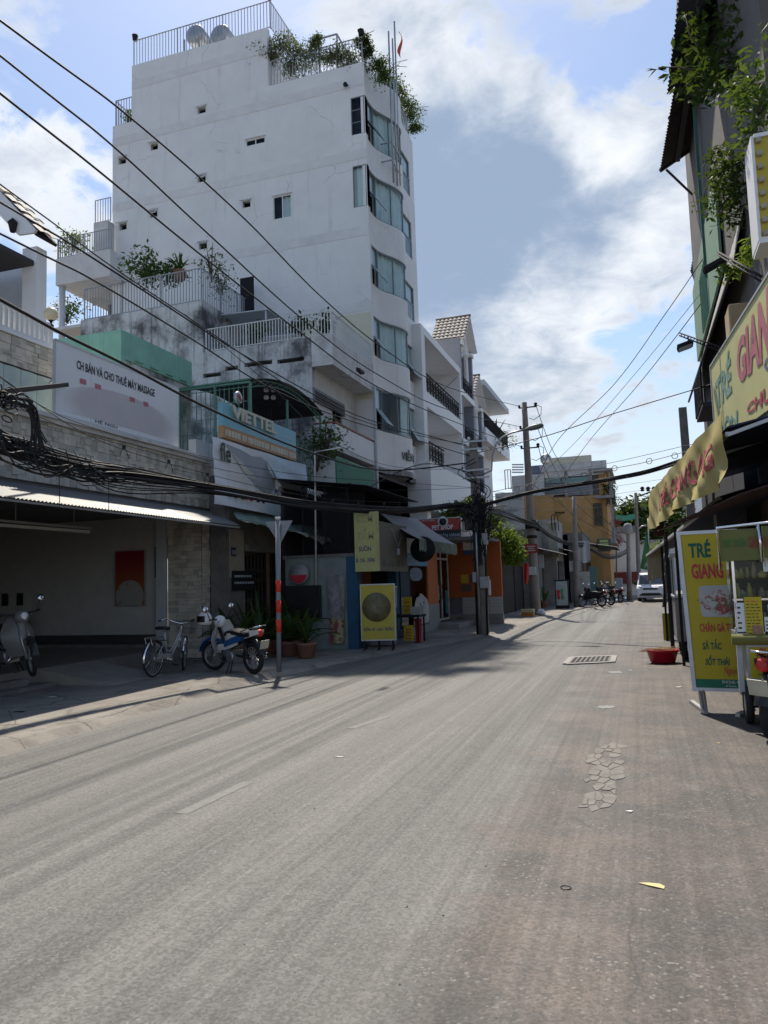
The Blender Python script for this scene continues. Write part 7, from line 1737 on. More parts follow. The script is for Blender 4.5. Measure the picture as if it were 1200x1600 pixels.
# van --------------------------------------------------------------------
def van(label, loc, rz):
    o = thing('van', label, 'van', loc, None, rz); B_ = lambda m_, n_, mt, **k: m_.build(n_, mt, o, local=True, **k)
    vw = surf('van_white', (.68, .69, .70), .25, var=.03)
    prof = [(2.15, .32), (2.2, .55), (2.17, .82), (2.05, .95), (1.75, 1.05), (1.15, 1.66), (.9, 1.78), (-2.0, 1.8), (-2.1, 1.7), (-2.15, .35)]
    def ring(y, k):   # tumblehome: narrower roof
        return [V((x, y*(1-.10*max(0, (z-.95))/.85)*k, z)) for x, z in prof]
    mb = MB(); n_ = len(prof); ys = [-.80, -.72, .72, .80]
    rings = [ring(-.8, 1), ring(-.74, 1.0), ring(.74, 1.0), ring(.8, 1)]
    for k in (0, 3):
        c_ = V((sum(p[0] for p in prof)/n_, 0, .9)); rings[k] = [V((c_.x+(p.x-c_.x)*.985, p.y, .95+(p.z-.95)*.975)) for p in rings[k]]
    vs = [p for r in rings for p in r]; fs = []
    for r in range(3):
        for i in range(n_): j = (i+1) % n_; fs.append((r*n_+i, (r+1)*n_+i, (r+1)*n_+j, r*n_+j))
    fs += [tuple(range(n_)), tuple(3*n_+i for i in range(n_))[::-1]]; mb.add(vs, fs); B_(mb, 'body', vw, bev=.02)
    gm_ = surf('van_glass', (.03, .04, .05), .08, var=.05, spec=.6)
    s0, s1 = V((1.72, 0, 1.09)), V((1.19, 0, 1.63)); nn = V((s0.z*0+.72, 0, .69)).normalized()
    mb = MB(); mb.slab(lambda a_, t_: s0.lerp(s1, t_)+V((.0, (2*a_-1)*(.70-.05*t_), 0))+nn*(.012+.03*(1-(2*a_-1)**2)), 8, 3, nn*-.01); B_(mb, 'windscreen', gm_)
    for s_ in (-1, 1):
        mb = MB(); mb.prism([V((1.35, s_*.80, 1.12)), V((1.05, s_*.765, 1.6)), V((.2, s_*.765, 1.62)), V((.2, s_*.80, 1.12))], (0, s_*.01, 0)); B_(mb, 'side_window', gm_)
        mb = MB(); mb.slab(lambda a_, t_: V((2.155-.25*a_**2, s_*(.45+.32*a_), .80+.06*a_+.13*t_)), 6, 2, (.02, 0, 0)); B_(mb, 'headlight', surf('lamp_lens', (.55, .57, .6), .1) if 'lamp_lens' not in MATS else MATS['lamp_lens'])
        mb = MB(); mb.cbox((1.35, s_*.93, 1.18), .1, .16, .2); mb.beam((1.35, s_*.8, 1.12), (1.35, s_*.9, 1.15), .03); B_(mb, 'mirror', blackp, bev=.02)
        for x, nm in ((1.35, 'front_wheel'), (-1.35, 'rear_wheel')):
            mb = MB(); mb.lathe((x, s_*.8-s_*.18, .31), [(0, 0), (.31, 0), (.31, .2), (.18, .21), (0, .2)], 24, UY*s_); w_ = B_(mb, nm, rubber)
            mb = MB(); mb.lathe((x, s_*.8+s_*.025, .31), [(0, .0), (.2, .0), (.17, .02), (0, .03)], 18, UY*s_); mb.build('hubcap', steel, w_, local=True)
    mb = MB(); mb.slab(lambda a_, t_: V((2.19, (2*a_-1)*.42, .76+.10*t_)), 6, 2, (.015, 0, 0)); B_(mb, 'grille', ironbk)
    mb = MB(); mb.slab(lambda a_, t_: V((2.205-.06*abs(2*a_-1)**3, (2*a_-1)*.72, .40+.16*t_)), 10, 2, (.015, 0, 0)); B_(mb, 'lower_grille', blackp)
    mb = MB(); mb.box((2.21, -.2, .58), (2.235, .2, .68)); B_(mb, 'number_plate', whitem)
    mb = MB(); mb.slab(lambda a_, t_: V((2.17-.08*abs(2*a_-1)**3, (2*a_-1)*.78, .27+.06*t_)), 10, 2, (.04, 0, 0)); B_(mb, 'bumper', surf('bumper_grey', (.3, .3, .31), .5))
    return o
vp = at(1018, 941, Z=.0)
van('white delivery van driving towards the camera at the far bend', (vp.x+.2, vp.y+2.0, .0), -math.pi/2-.1).scale = (1, 1, .99)
# far motorbikes
for lab, px, py, rz_, bm_, pm_ in (('dark motorbike at the left end of the far parked row', 925, 948, 2.6, mdark, mdark), ('pale motorbike in the middle of the far parked row', 942, 946, 2.4, mwhite, mdark), ('dark scooter at the right end of the far parked row', 960, 942, 2.2, mdark, mdark), ('white motorbike behind the far parked row', 950, 938, 2.3, mwhite, mwhite)):
    p = at(px, py, Z=.07); motorbike(lab, (p.x, p.y, .07), rz_+math.pi/2*0, bm_, pm_, 'bikes parked on the far pavement', lean=.08)

# person on a motorbike beside the van, in helmet and green shirt
def person_rider(loc, rz):
    o = thing('person', 'person in green shirt and white helmet riding a motorbike beside the van', 'person', loc, None, rz)
    J = {'pel': (0, 0, .82), 'sp': (.05, 0, 1.1), 'ch': (.1, 0, 1.32), 'nk': (.12, 0, 1.47), 'hd': (.15, 0, 1.6), 'tp': (.15, 0, 1.68)}
    vs = []; es = []; rs = []
    def ad(p, r, par=None):
        vs.append(p); rs.append(r)
        if par is not None: es.append((par, len(vs)-1))
        return len(vs)-1
    a = ad(J['pel'], .15); b_ = ad(J['sp'], .14, a); c_ = ad(J['ch'], .16, b_); n_ = ad(J['nk'], .06, c_); h_ = ad(J['hd'], .1, n_); ad(J['tp'], .08, h_)
    for s_ in (-1, 1):
        x = ad((.1, .19*s_, 1.36), .06, c_); y = ad((.22, .24*s_, 1.1), .045, x); z = ad((.45, .26*s_, 1.05), .035, y); ad((.52, .25*s_, 1.04), .03, z)
        x = ad((.05, .11*s_, .8), .1, a); y = ad((.42, .15*s_, .72), .07, x); z = ad((.34, .14*s_, .36), .05, y); ad((.44, .14*s_, .30), .035, z)
    me = bpy.data.meshes.new('body'); me.from_pydata(vs, es, []); ob = link('body', me, o, True)
    sk = ob.modifiers.new('skin', 'SKIN'); sk.use_smooth_shade = True
    if not me.skin_vertices: me.attributes
    bpy.context.view_layer.objects.active = ob
    for i, sv in enumerate(me.skin_vertices[0].data if me.skin_vertices else []): sv.radius = (rs[i], rs[i]); sv.use_root = (i == 0)
    ob.modifiers.new('sub', 'SUBSURF').levels = 1; ob.modifiers['sub'].render_levels = 2
    me.materials.append(surf('shirt_green', (.03, .2, .16), .8))
    mb = MB(); mb.lathe((.15, 0, 1.54), [(.13, 0), (.14, .08), (.12, .16), (.06, .2), (0, .21)], 14); mb.build('helmet', mwhite, o, local=True)
    return o
pp = at(1003, 938, Z=0); pp = V((pp.x, pp.y+1.5, 0))
pr_ = person_rider((pp.x, pp.y, -.02), -math.pi/2-.1)
motorbike('dark motorbike ridden beside the white van', (pp.x, pp.y, 0), -math.pi/2-.1, mdark, mdark, lean=0, steer=0)

# ================================================================== STREET OBJECTS, LEFT
pb_ = at(436, 1050, Z=.07); tpz = at(433, 812, Y=pb_.y).z
sp_ = thing('traffic_sign_post', 'grey sign post with red bands, back of a triangular sign on top', 'traffic sign', pb_)
mb = MB(); tp_ = V((at(434, 812, Y=pb_.y).x, pb_.y, tpz)); mb.tube([pb_, tp_], .045, 12); mb.build('post', surf('post_grey', (.24, .26, .29), .6, var=.15), sp_)
mb = MB(); mb.tube([tp_-UZ*.0, tp_+UZ*.05], .05, 12); mb.build('cap', whitem, sp_)
for y0_, y1_ in ((907, 925), (938, 957), (968, 988)):
    z0_, z1_ = at(435, y1_, Y=pb_.y).z, at(435, y0_, Y=pb_.y).z; f0_, f1_ = (z0_-pb_.z)/(tp_.z-pb_.z), (z1_-pb_.z)/(tp_.z-pb_.z)
    mb = MB(); mb.tube([pb_.lerp(tp_, f0_), pb_.lerp(tp_, f1_)], .048, 12); mb.build('red_band', surf('band_red%d' % y0_, (.7, .05, .03), .5, var=.1), sp_)
dz = pb_.y+.06; a3, b3, c3 = at(414, 815, Y=dz), at(457, 813, Y=dz), at(437, 851, Y=dz)
mb = MB(); mb.prism([a3, b3, c3], (0, .012, 0)); mb.build('sign_back', surf('sign_back_grey', (.3, .32, .35), .5, var=.1), sp_)
# potted strap-leaved plants by the folding gate
def strap_plant(label, base, n_, L_, seed, mat=leafB, pot=True, name='potted_plant', w=.09):
    o = thing(name, label, 'plant', base); r2 = random.Random(seed); b_ = V(base)
    if pot:
        mb = MB(); mb.lathe((0, 0, 0), [(.13, 0), (.17, .02), (.21, .26), (.235, .28), (.235, .33), (.2, .33), (.19, .29), (0, .29)], 16); mb.build('pot', terra, o, local=True)
    for k in range(n_):
        an = r2.random()*6.28; ln = L_*r2.uniform(.6, 1.1); el = r2.uniform(.5, 1.35); d = V((math.cos(an), math.sin(an), 0)); sdv = V((-d.y, d.x, 0)); ww = w*r2.uniform(.7, 1.2); dr_ = r2.uniform(.3, 1.0)
        mb = MB()
        def f(s_, t_):
            p = d*(ln*math.cos(el)*t_)+UZ*(.3+ln*math.sin(el)*t_-ln*dr_*.5*t_**2.4); wd = ww*(math.sin(math.pi*min(1, t_*.93+.07))**.7+.05)
            return p+sdv*wd*(2*s_-1)*.5+UZ*(.02*abs(2*s_-1))
        mb.grid(f, 2, 9); mb.build('leaf', mat, o, local=True)
    return o
for i, (x, y, n_, l_, lab) in enumerate(((-8.3, 15.3, 16, 1.35, 'tall dark strap-leaved pot plant by the stone column'), (-8.2, 16.1, 18, 1.3, 'dense dark pot plant behind the parked motorbike'), (-7.6, 16.4, 16, 1.15, 'strap-leaved pot plant left of the striped sign post'), (-6.9, 15.2, 14, .95, 'drooping pot plant just behind the striped sign post'), (-7.9, 15.0, 12, 1.6, 'upright broad-leaved plant near the house number'), (-8.35, 14.75, 16, 1.2, 'low spreading pot plant between the bicycle and the motorbike'), (-7.5, 15.6, 18, 1.25, 'broad-leaved pot plant right behind the motorbike seat'), (-8.0, 16.9, 16, 1.5, 'tall pot plant standing before the folding gate'))):
    strap_plant(lab, (x, y, .07), n_, l_, 40+i, leafB if i != 2 else leafA, w=.09 if i < 5 else .15)
# plastic chair in garage
ch_ = thing('plastic_chair', 'dark blue plastic chair standing deep in the garage', 'chair', (-13.6, 14.0, .34))
cb = surf('chair_blue', (.02, .07, .1), .5)
mb = MB(); mb.slab(lambda s_, t_: V((-.2+.4*s_, -.2+.4*t_, .42-.02*math.sin(s_*3.1))), 6, 6, (0, 0, .02)); mb.build('seat', cb, ch_, local=True)
mb = MB(); mb.slab(lambda s_, t_: V((-.2+.4*s_, .2+.06*t_+.03*math.sin(s_*3.1), .44+.42*t_)), 8, 5, (0, .02, 0)); mb.build('backrest', cb, ch_, local=True)
for x in (-.18, .18):
    for y in (-.18, .18): mb = MB(); mb.beam((x*1.1, y*1.1, 0), (x, y, .42), .04); mb.build('leg', cb, ch_, local=True)
# bits by the tall pole
fcx = at(825, 963, Z=.07); fc = thing('foam_crate', 'orange and cream foam crate on the ground beside the tall pole', 'crate', fcx)
mb = MB(); mb.box((-.26, -.2, 0), (.26, .2, .16)); mb.build('lower_box', surf('foam_orange', (.55, .2, .04), .6), fc, local=True, bev=.015)
mb = MB(); mb.box((-.27, -.21, .162), (.27, .21, .3)); mb.build('upper_box', surf('foam_cream', (.6, .5, .3), .6), fc, local=True, bev=.015)
mb = MB(); 
for k in range(3): mb.lathe(at(843+k*3, 961, Z=.07)+V((0, -.1*k, 0)), [(.05, 0), (.13, .04), (.14, .12), (.06, .2), (.02, .26)], 9)
tag(mb.build('rubbish_bag', whitem), 'white knotted rubbish bags at the foot of the tall pole', 'rubbish bag')
lb = thing('light_box_sign', 'upright light-box sign with drinks picture outside the far shop', 'sign', at(878, 952, Z=.07))
YLb = V(lb.location).y; p, q = at(870, 946, Y=YLb), at(886, 908, Y=YLb)
mb = MB(); mb.box((p.x-.05, YLb, .1), (q.x+.05, YLb+.2, q.z+.08)); mb.build('case', ironbk, lb)
mb = MB(); mb.box((p.x, YLb-.01, p.z), (q.x, YLb-.002, q.z)); mb.build('face', surf('lightbox_face', (.3, .38, .4), .4, var=.15), lb)
for dx, hh, m_ in ((.12, .45, redm), (.32, .5, surf('drink_green', (.08, .3, .12), .5))): mb = MB(); mb.lathe((p.x+dx, YLb-.02, p.z+.3), [(.05, 0), (.08, hh)], 10); mb.build('picture', m_, lb)
strap_plant('leafy pot plant left of the tall round pole', at(820, 948, Z=.07), 14, 1.0, 77, leafA)
strap_plant('leafy pot plant right of the tall round pole', at(850, 950, Z=.07), 14, 1.0, 78, leafA)
strap_plant('palm on the flat-roofed house balcony', (at(776, 690, X=-9.2).x, at(776, 690, X=-9.2).y, zb_+.35), 26, 2.0, 79, leafA, True, 'balcony_palm', .12)
rdc = thing('red_cloth', 'red cloth hanging beside the tall round pole', 'cloth', at(823, 895, Y=38)); p, q = at(819, 912, Y=38), at(828, 880, Y=38); mb = MB(); mb.slab(lambda s_, t_: V((p.x+(q.x-p.x)*s_*(.5+.5*t_), 38+.05*math.sin(s_*8), p.z+(q.z-p.z)*t_)), 6, 5, (0, .01, 0)); mb.build('cloth', redm, rdc)
# terrace plants
def bush(label, c_, rad, n_, size, mat, seed, stem_to=None, name='terrace_shrub'):
    o = thing(name, label, 'plant', V(c_)-V((0, 0, rad[2]))); r2 = random.Random(seed); mb = MB(); c_ = V(c_)
    for k in range(5): e = c_+V((r2.uniform(-.6, .6)*rad[0], r2.uniform(-.6, .6)*rad[1], r2.uniform(.0, .8)*rad[2])); mb.tube([c_-UZ*rad[2], c_.lerp(e, .5)-UZ*rad[2]*.2, e], [.035, .02, .008], 5)
    mb.build('stems', bark, o); mb = MB(); leafy(mb, c_, rad, n_, size, rg=r2, shell=.3); mb.build('foliage', mat, o); return o
for i, (px, py, Yq, r, n_, mat, lab) in enumerate(((228, 415, 22.2, (.75, .5, .7), 700, leafA, 'bushy green shrub on the upper grimy terrace'), (262, 425, 22.3, (.55, .4, .45), 420, leafA, 'mid-green shrub in middle of the upper grimy terrace'), (330, 410, 22.6, (.5, .8, .7), 260, leafD, 'sparse dry shrub at the corner of the upper grimy terrace'), (345, 440, 23, (.5, .7, .5), 260, leafD, 'dry tangled plant hanging at right of the upper terrace'),
    (115, 378, 25, (.8, .5, .45), 420, leafA, 'shrub on the annexe balcony at far left'), (470, 515, 22.4, (.35, .3, .4), 300, leafB, 'dark shrub behind the white terrace railing'), (510, 508, 22.6, (.4, .3, .45), 320, leafB, 'dark shrub near the terrace railing corner'), (398, 520, 22.4, (.5, .3, .35), 260, leafB, 'low dark plant at left of the white terrace railing'),
    (785, 685, 51, (1.0, .8, .8), 300, leafA, 'shrub beside the palm on the flat-roofed house balcony'), (508, 685, 21.0, (.6, .5, .65), 420, leafA, 'leafy shrub growing from the cement planter'), (495, 715, 20.8, (.5, .4, .4), 320, leafD, 'dry-leaved plant below the cement planter shrub'), (105, 485, 27, (1.0, .8, .6), 600, leafB, 'dark tree seen under the annexe balcony'), (200, 185, 26.3, (.3, .5, .5), 160, leafB, 'small plant behind the high left roof rail'))):
    bush(lab, at(px, py, Y=Yq), r, n_, .16 if mat is not leafD else .12, mat, 60+i)
strap_plant('spiky sword-leaved plant on the upper grimy terrace', tuple(at(281, 425, Y=22.2)-UZ*.3), 16, .9, 91, leafB, True, 'spiky_plant', .06)
# roof garden creepers on the tall building
for i, (pts, n_, lab) in enumerate((
    (((440, 62, .5), (465, 72, .7), (490, 80, .6), (420, 85, .5), (455, 95, .6), (405, 75, .35)), 260, 'grey-green creeper spilling over the roof corner of the tall building'),
    (((530, 80, .5), (548, 88, .5), (515, 85, .4), (495, 60, .3)), 240, 'shrub behind the roof railing of the tall building'),
    (((568, 60, .3), (575, 75, .3), (590, 95, .45), (600, 110, .5)), 230, 'dark climber on the front roof corner post'),
    (((607, 125, .6), (620, 140, .6), (632, 155, .6), (640, 175, .5), (646, 195, .4)), 300, 'dense hedge trailing down along the front roof edge'))):
    o = thing('roof_creeper', lab, 'plant', at(pts[0][0], pts[0][1], Y=26)); r2 = random.Random(100+i); mb = MB(); sm_ = MB()
    for j, (px, py, r) in enumerate(pts):
        c_ = at(px, py, Y=25.75) if i < 3 else at(px, py, X=-8.75)
        leafy(mb, c_-UZ*r*.35, (r*1.1, r*.8, r*.6), int(n_*3), .095, rg=r2, shell=.1, droop=.3)
        for k in range(7): e = c_+V((r2.gauss(0, r), r2.gauss(0, r*.5), r2.gauss(-.1, r*.8))); sm_.tube([c_-UZ*.4, (c_+e)/2+V((0, 0, .1)), e], .01, 4)
    mb.build('foliage', leafD if i < 2 else leafB, o); sm_.build('stems', bark, o)

# ================================================================== RIGHT SIDE
# standing yellow signboard, facing up the street
nS = V((-.10, -1, 0)).normalized(); uS = V((-nS.y, nS.x, 0)); uS = uS if uS.x > 0 else -uS
PS = ((.55, 9.75, 0), nS)
sbd = thing('yellow_standing_sign', 'tall yellow standing sign reading TRÉ GIANG with a plate of food, on steel feet', 'sign', at(1092, 1110, Z=.0))
bl_, br_ = at(1088, 1074, P=PS), at(1172, 1070, P=PS); tl_ = at(1063, 836, P=PS); tlv = (tl_-bl_); hS = tlv.z
vS = (tlv-nS*tlv.dot(nS)).normalized(); hS = tlv.length; wS = (br_-bl_).dot(uS)
uS2 = uS
ysm = surf('bright_yellow_print', (.52, .4, .015), .45, var=.05, scale=2)
mb = MB(); mb.obox(bl_, uS*wS, vS*hS, -nS*.05); mb.build('yellow_panel', ysm, sbd)
mb = MB(); mb.obox(bl_-uS*.045+nS*.015, uS*.045, vS*hS, -nS*.09); mb.obox(bl_+uS*wS+nS*.015, uS*.045, vS*hS, -nS*.09); mb.obox(bl_-uS*.045+vS*hS+nS*.014, uS*(wS+.09), vS*.04, -nS*.088); mb.obox(bl_-uS*.045-vS*.04+nS*.014, uS*(wS+.09), vS*.04, -nS*.088); mb.build('frame', surf('bright_alloy', (.62, .63, .66), .4, metal=.3), sbd)
mb = MB()
for f in (.06, .12): q = bl_+uS*wS*f; mb.beam(q-vS*.02, V((q.x+.02, q.y+.02, .03)), .03)
f0_ = at(1080, 1096, Z=.03); f1_ = at(1103, 1113, Z=.03); mb.beam(f0_, f1_, .05, .04); mb.build('foot', steel, sbd)
mb = MB(); q = bl_+uS*wS*.9; mb.beam(q, V((q.x, q.y, .03)), .03); mb.beam(V((q.x-.12, q.y-.25, .03)), V((q.x+.1, q.y+.25, .03)), .05, .04); mb.build('foot', steel, sbd)
def st_(body, fx, fy, fw, fh, mat, **k): return text(body, bl_+uS*wS*fx+vS*hS*fy+nS*.002, uS, vS, wS*fw, hS*fh, mat, sbd, **k)
st_('TRÉ', .13, .845, .42, .12, greenink, bold=.03, shear=.05)
st_('GIANG N', .14, .705, .80, .10, redink, bold=.03)
pltm, t, b = newmat('food_photo'); L = t.links.new; co = nd(t, 'ShaderNodeTexCoord').outputs['Object']
col = mix(t, rng(t, noi(t, co, 16, 4, .6), .45, .55), (.5, .5, .47), (.32, .05, .05)); col = mix(t, rng(t, noi(t, co, 22, 3, .6, None, (4, 0, 2)), .56, .62), col, (.08, .14, .05)); L(col, b.inputs['Base Color']); b.inputs['Roughness'].default_value = .4
def rrect(fx, fy, fw, fh, r, off):
    P_ = []
    for cx_, cy_, a0 in ((1, 1, 0), (0, 1, 90), (0, 0, 180), (1, 0, 270)):
        for k in range(5):
            a = R(a0+k*22.5); P_.append(bl_+uS*(wS*(fx+fw*cx_)+(math.cos(a)-(1 if cx_ else -1))*r)+vS*(hS*(fy+fh*cy_)+(math.sin(a)-(1 if cy_ else -1))*r)+nS*off)
    return P_
mb = MB(); mb.prism(rrect(.24, .455, .72, .205, .05, .002), nS*.003); mb.build('plate_picture', surf('plate_white2', (.5, .5, .49), .5), sbd)
mb = MB(); P_ = [bl_+uS*(wS*.62+math.cos(a)*.22*(1+.15*math.sin(a*5)))+vS*(hS*.55+math.sin(a)*.12*(1+.2*math.cos(a*4)))+nS*.006 for a in [k*.2618 for k in range(24)]]; mb.prism(P_, nS*.003); mb.build('food_picture', pltm, sbd)
st_('CHÂN GÀ TRỘN', .18, .345, .78, .085, redink, bold=.02)
st_('SẢ TẮC', .20, .245, .36, .07, greenink, bold=.025, shear=.15); st_('SỐT THÁI', .22, .145, .46, .065, greenink, bold=.025, shear=.15)
st_('5', .80, .155, .05, .05, redink, bold=.02); st_('Nguyên', .55, .075, .32, .06, redink, shear=.3)
mb = MB(); mb.obox(bl_+nS*.002, uS*wS, vS*hS*.055, nS*.003); mb.build('green_strip', surf('strip_green', (.01, .16, .09), .5), sbd)
text('PHONE: 0', bl_+uS*wS*.5+vS*hS*.028+nS*.006, uS, vS, wS*.3, hS*.02, whiteink, sbd); text('ĐỒNG, P.', bl_+uS*wS*.56+vS*hS*.006+nS*.006, uS, vS, wS*.26, hS*.018, whiteink, sbd)
# glass food cart in front of it
YC_ = 8.7
ct = thing('food_cart', 'street food cart with glass case, yellow panels, menus and rubber wheels', 'food cart', (1.5, 9.0, 0))
def cp(px, py, y=YC_): return at(px, py, Y=y)
xl = cp(1146, 950).x; xr = 2.6; yb2 = 9.25
zb0, zb1 = cp(1165, 1062).z, cp(1165, 1008).z
mb = MB(); mb.box((xl+.09, YC_, zb0), (xr, yb2, zb1)); mb.build('lower_body', surf('cart_steel', (.45, .46, .47), .4, metal=.6), ct)
mb = MB(); mb.box((xl+.12, YC_-.012, zb0+.02), (xr-.03, YC_-.002, zb1-.02)); mb.build('yellow_panel', ysm, ct)
text('TRÉ', (xl+.16, YC_-.012, zb1-.12), UX, UZ, .16, .08, greenink, ct); text('GIANG N', (cp(1184, 1022).x, YC_-.012, zb1-.13), UX, UZ, .34, .10, redink, ct, bold=.02)
for k in range(3): text(('CHÂN GÀ', 'SẢ TẮC', 'TRỘN THÁI')[k], (xl+.17, YC_-.012, zb1-.2-k*.055), UX, UZ, .2, .032, greenink, ct, shear=.2)
stp = MB(); c_ = V((cp(1197, 1042).x+.02, YC_-.016, cp(1197, 1042).z)); stp.prism([c_+V((math.cos(k*math.pi/12)*(.075 if k % 2 else .05), 0, math.sin(k*math.pi/12)*(.075 if k % 2 else .05))) for k in range(24)], (0, -.004, 0)); stp.build('star_burst', redink, ct)
zt0, zt1 = zb1+.01, cp(1170, 990).z
mb = MB(); mb.tube([(xl-.05, YC_-.10, (zt0+zt1)/2), (xr, YC_-.10, (zt0+zt1)/2)], .055, 12); mb.build('bumper_roll', surf('olive_vinyl', (.16, .15, .035), .5), ct)
mb = MB(); mb.box((xl, YC_-.03, zt1-.03), (xr, yb2, zt1+.02)); mb.build('counter', MATS['cart_steel'], ct)
zg1 = cp(1150, 868).z; zs1 = cp(1150, 828).z
mb = MB()
for x in (xl+.01, xl+.6, xl+1.15): mb.box((x, YC_, zt1), (x+.025, YC_+.025, zg1)); mb.box((x, yb2-.03, zt1), (x+.025, yb2, zg1))
for z_ in (zg1-.02, zt1+.42*(zg1-zt1)): mb.box((xl, YC_-.002, z_), (xr, YC_+.02, z_+.02))
mb.build('case_frame', chrome, ct)
mb = MB(); mb.box((xl+.03, YC_+.008, zt1+.02), (xr, YC_+.013, zg1-.02)); mb.build('case_glass', glassm, ct)
mb = MB(); mb.box((xl+.008, YC_+.03, zt1+.02), (xl+.013, yb2-.03, zg1-.02)); mb.build('case_glass', glassm, ct)
mb = MB(); mb.box((xl+.02, yb2-.02, zt1), (xr, yb2, zg1)); mb.build('case_back', surf('case_back', (.05, .05, .035), .6, var=.3, scale=6), ct)
mb = MB(); mb.box((xl+.02, YC_+.03, zt1+.42*(zg1-zt1)), (xr, yb2-.03, zt1+.43*(zg1-zt1))); mb.build('shelf', glassm, ct)
fdm = surf('food_pack', (.2, .14, .09), .5, var=.4, scale=20); fdw = surf('food_bag', (.2, .19, .15), .35, var=.3, scale=14)
rg = random.Random(17)
fds = [fdm, fdw, surf('chilli_pack', (.25, .05, .03), .4, var=.3, scale=18), surf('pickle_pack', (.3, .24, .06), .4, var=.3, scale=18), surf('peanut_pack', (.3, .22, .13), .4, var=.4, scale=25)]
for k in range(60):
    lv = (zt1+.02, zt1+.43*(zg1-zt1)+.01, zg1-.24)[k % 3]; x = xl+.06+(k//3)*.06; h_ = rg.uniform(.07, .2); w_ = rg.uniform(.025, .045); mb = MB(); mb.lathe((x, YC_+.06+rg.uniform(0, .2), lv), [(w_*.7, 0), (w_, h_*.2), (w_*rg.uniform(.8, 1.1), h_*.6), (w_*.4, h_*.9), (w_*.6, h_)], 7); mb.build('food_packet', rg.choice(fds), ct)
# header board of the cart
x0h, x1h = cp(1124, 850, 8.55).x, cp(1186, 850, 8.55).x
hdm = surf('header_olive', (.14, .15, .035), .5, var=.15)
mb = MB(); mb.box((x0h, 8.55, cp(1124, 877, 8.55).z), (x1h, 8.6, zs1)); mb.build('header_board', hdm, ct)
mb = MB(); mb.box((x1h+.04, 8.56, cp(1124, 877, 8.55).z+.02), (xr, 8.61, zs1+.02)); mb.build('header_board', hdm, ct)
text('TRÉ TRỘN', (x0h+.03, 8.548, zs1-.2), UX, UZ, .22, .12, surf('dim_green', (.06, .17, .03), .5), ct, bold=.02); text('GIANG N', (x0h+.27, 8.548, zs1-.2), UX, UZ, .18, .12, surf('dim_red', (.28, .05, .03), .5), ct, bold=.02)
mb = MB(); mb.tube([(x1h+.015, 8.53, cp(1124, 880, 8.55).z), (x1h+.0, 8.53, zs1+.05)], .014, 8); mb.tube([(x0h-.01, 8.53, cp(1124, 890, 8.55).z), (x0h-.02, 8.53, zs1+.02), (xr, 8.53, zs1+.14)], .014, 8); mb.build('header_rail', chrome, ct)
for x in (x0h, x1h): mb = MB(); mb.tube([(x, 8.58, zs1), (x+.05, 8.9, zs1+.05), (x+.1, 9.2, zs1)], .012, 6); mb.build('stay', chrome, ct)
mb = MB(); mb.box((xl+.02, YC_+.05, zg1), (xr, yb2, zg1+.02)); mb.build('case_top', MATS['cart_steel'], ct)
# menus hung on the glass
for nm, a_, b2, m_, lab in (('menu_card', (1162, 933), (1194, 995), ysm, 'yellow printed menu card hung on the cart glass'), ('notice_card', (1149, 942), (1166, 989), whiteink, 'white printed notice left of the yellow menu card'), ('notice_card', (1194, 964), (1207, 1000), whiteink, 'white printed notice right of the yellow menu card'), ('code_card', (1191, 868), (1201, 893), whiteink, 'small white card stuck high on the cart glass')):
    p, q = cp(*a_, YC_-.03), cp(*b2, YC_-.03); yq = YC_-.03-(.012 if nm == 'menu_card' else 0)
    o = thing(nm, lab, 'menu' if 'menu' in nm else 'notice', (p.x, yq, q.z)); mb = MB(); mb.box((p.x, yq, q.z), (q.x, yq+.006, p.z)); mb.build('card', m_, o)
    if nm == 'code_card': mb = MB(); mb.box((p.x+.015, yq-.002, q.z+.05), (q.x-.02, yq-.0005, p.z-.04)); mb.build('print', paleink, o); continue
    n_ = 11 if nm == 'menu_card' else 5
    for k in range(n_):
        mb = MB(); z_ = p.z-.03-(p.z-q.z-.05)*(k+.4)/n_; x = p.x+.012
        while x < q.x-.02:
            l_ = rg.uniform(.015, .045); hh = (p.z-q.z)/n_*(.22 if nm == 'menu_card' else .3)
            if x+l_ < q.x-.008: mb.box((x, yq-.002, z_-hh/2), (x+l_, yq-.0005, z_+hh/2))
            x += l_+.012
        if mb.f: mb.build('print_line', redink if k == 0 and nm == 'menu_card' else blackink, o)
    if nm == 'menu_card': mb = MB(); mb.box((q.x-.10, yq-.004, q.z+.02), (q.x-.01, yq-.0005, q.z+.12)); mb.build('picture', surf('menu_photo', (.4, .22, .14), .5, var=.5, scale=20), o)
for x, y in ((cp(1176, 1090).x, 9.1), (2.3, 9.1)):
    mb = MB(); mb.torus((x, y, .2), .16, .04, UX, 24, 8); w_ = mb.build('wheel', rubber, ct); mb = MB(); mb.lathe((x-.03, y, .2), [(0, 0), (.12, 0), (.12, .06), (0, .06)], 18, UX); mb.build('hub', steel, w_)
mb = MB(); mb.box((xl+.15, 8.9, .2), (xr, 9.2, zb0)); mb.build('undercarriage', ironbk, ct)
mb = MB(); mb.obox((xl+.0, YC_-.015, zb0-.12), V((.05, 0, 0)), V((0, .04, 0)), UZ*(zb1-zb0+.3)); mb.build('corner_post', surf('cart_white', (.5, .5, .5), .5), ct)

# motorbike at the right edge (tail towards the camera)
tp_ = at(1196, 1172, Z=0)
motorbike('silver and red motorbike cut off by the right edge, beside the food cart', (tp_.x+.42, tp_.y+1.0, 0), 1.08, surf('bike_silver', (.45, .46, .48), .3, metal=.4), mdark, lean=.06, steer=.2, plate=True)

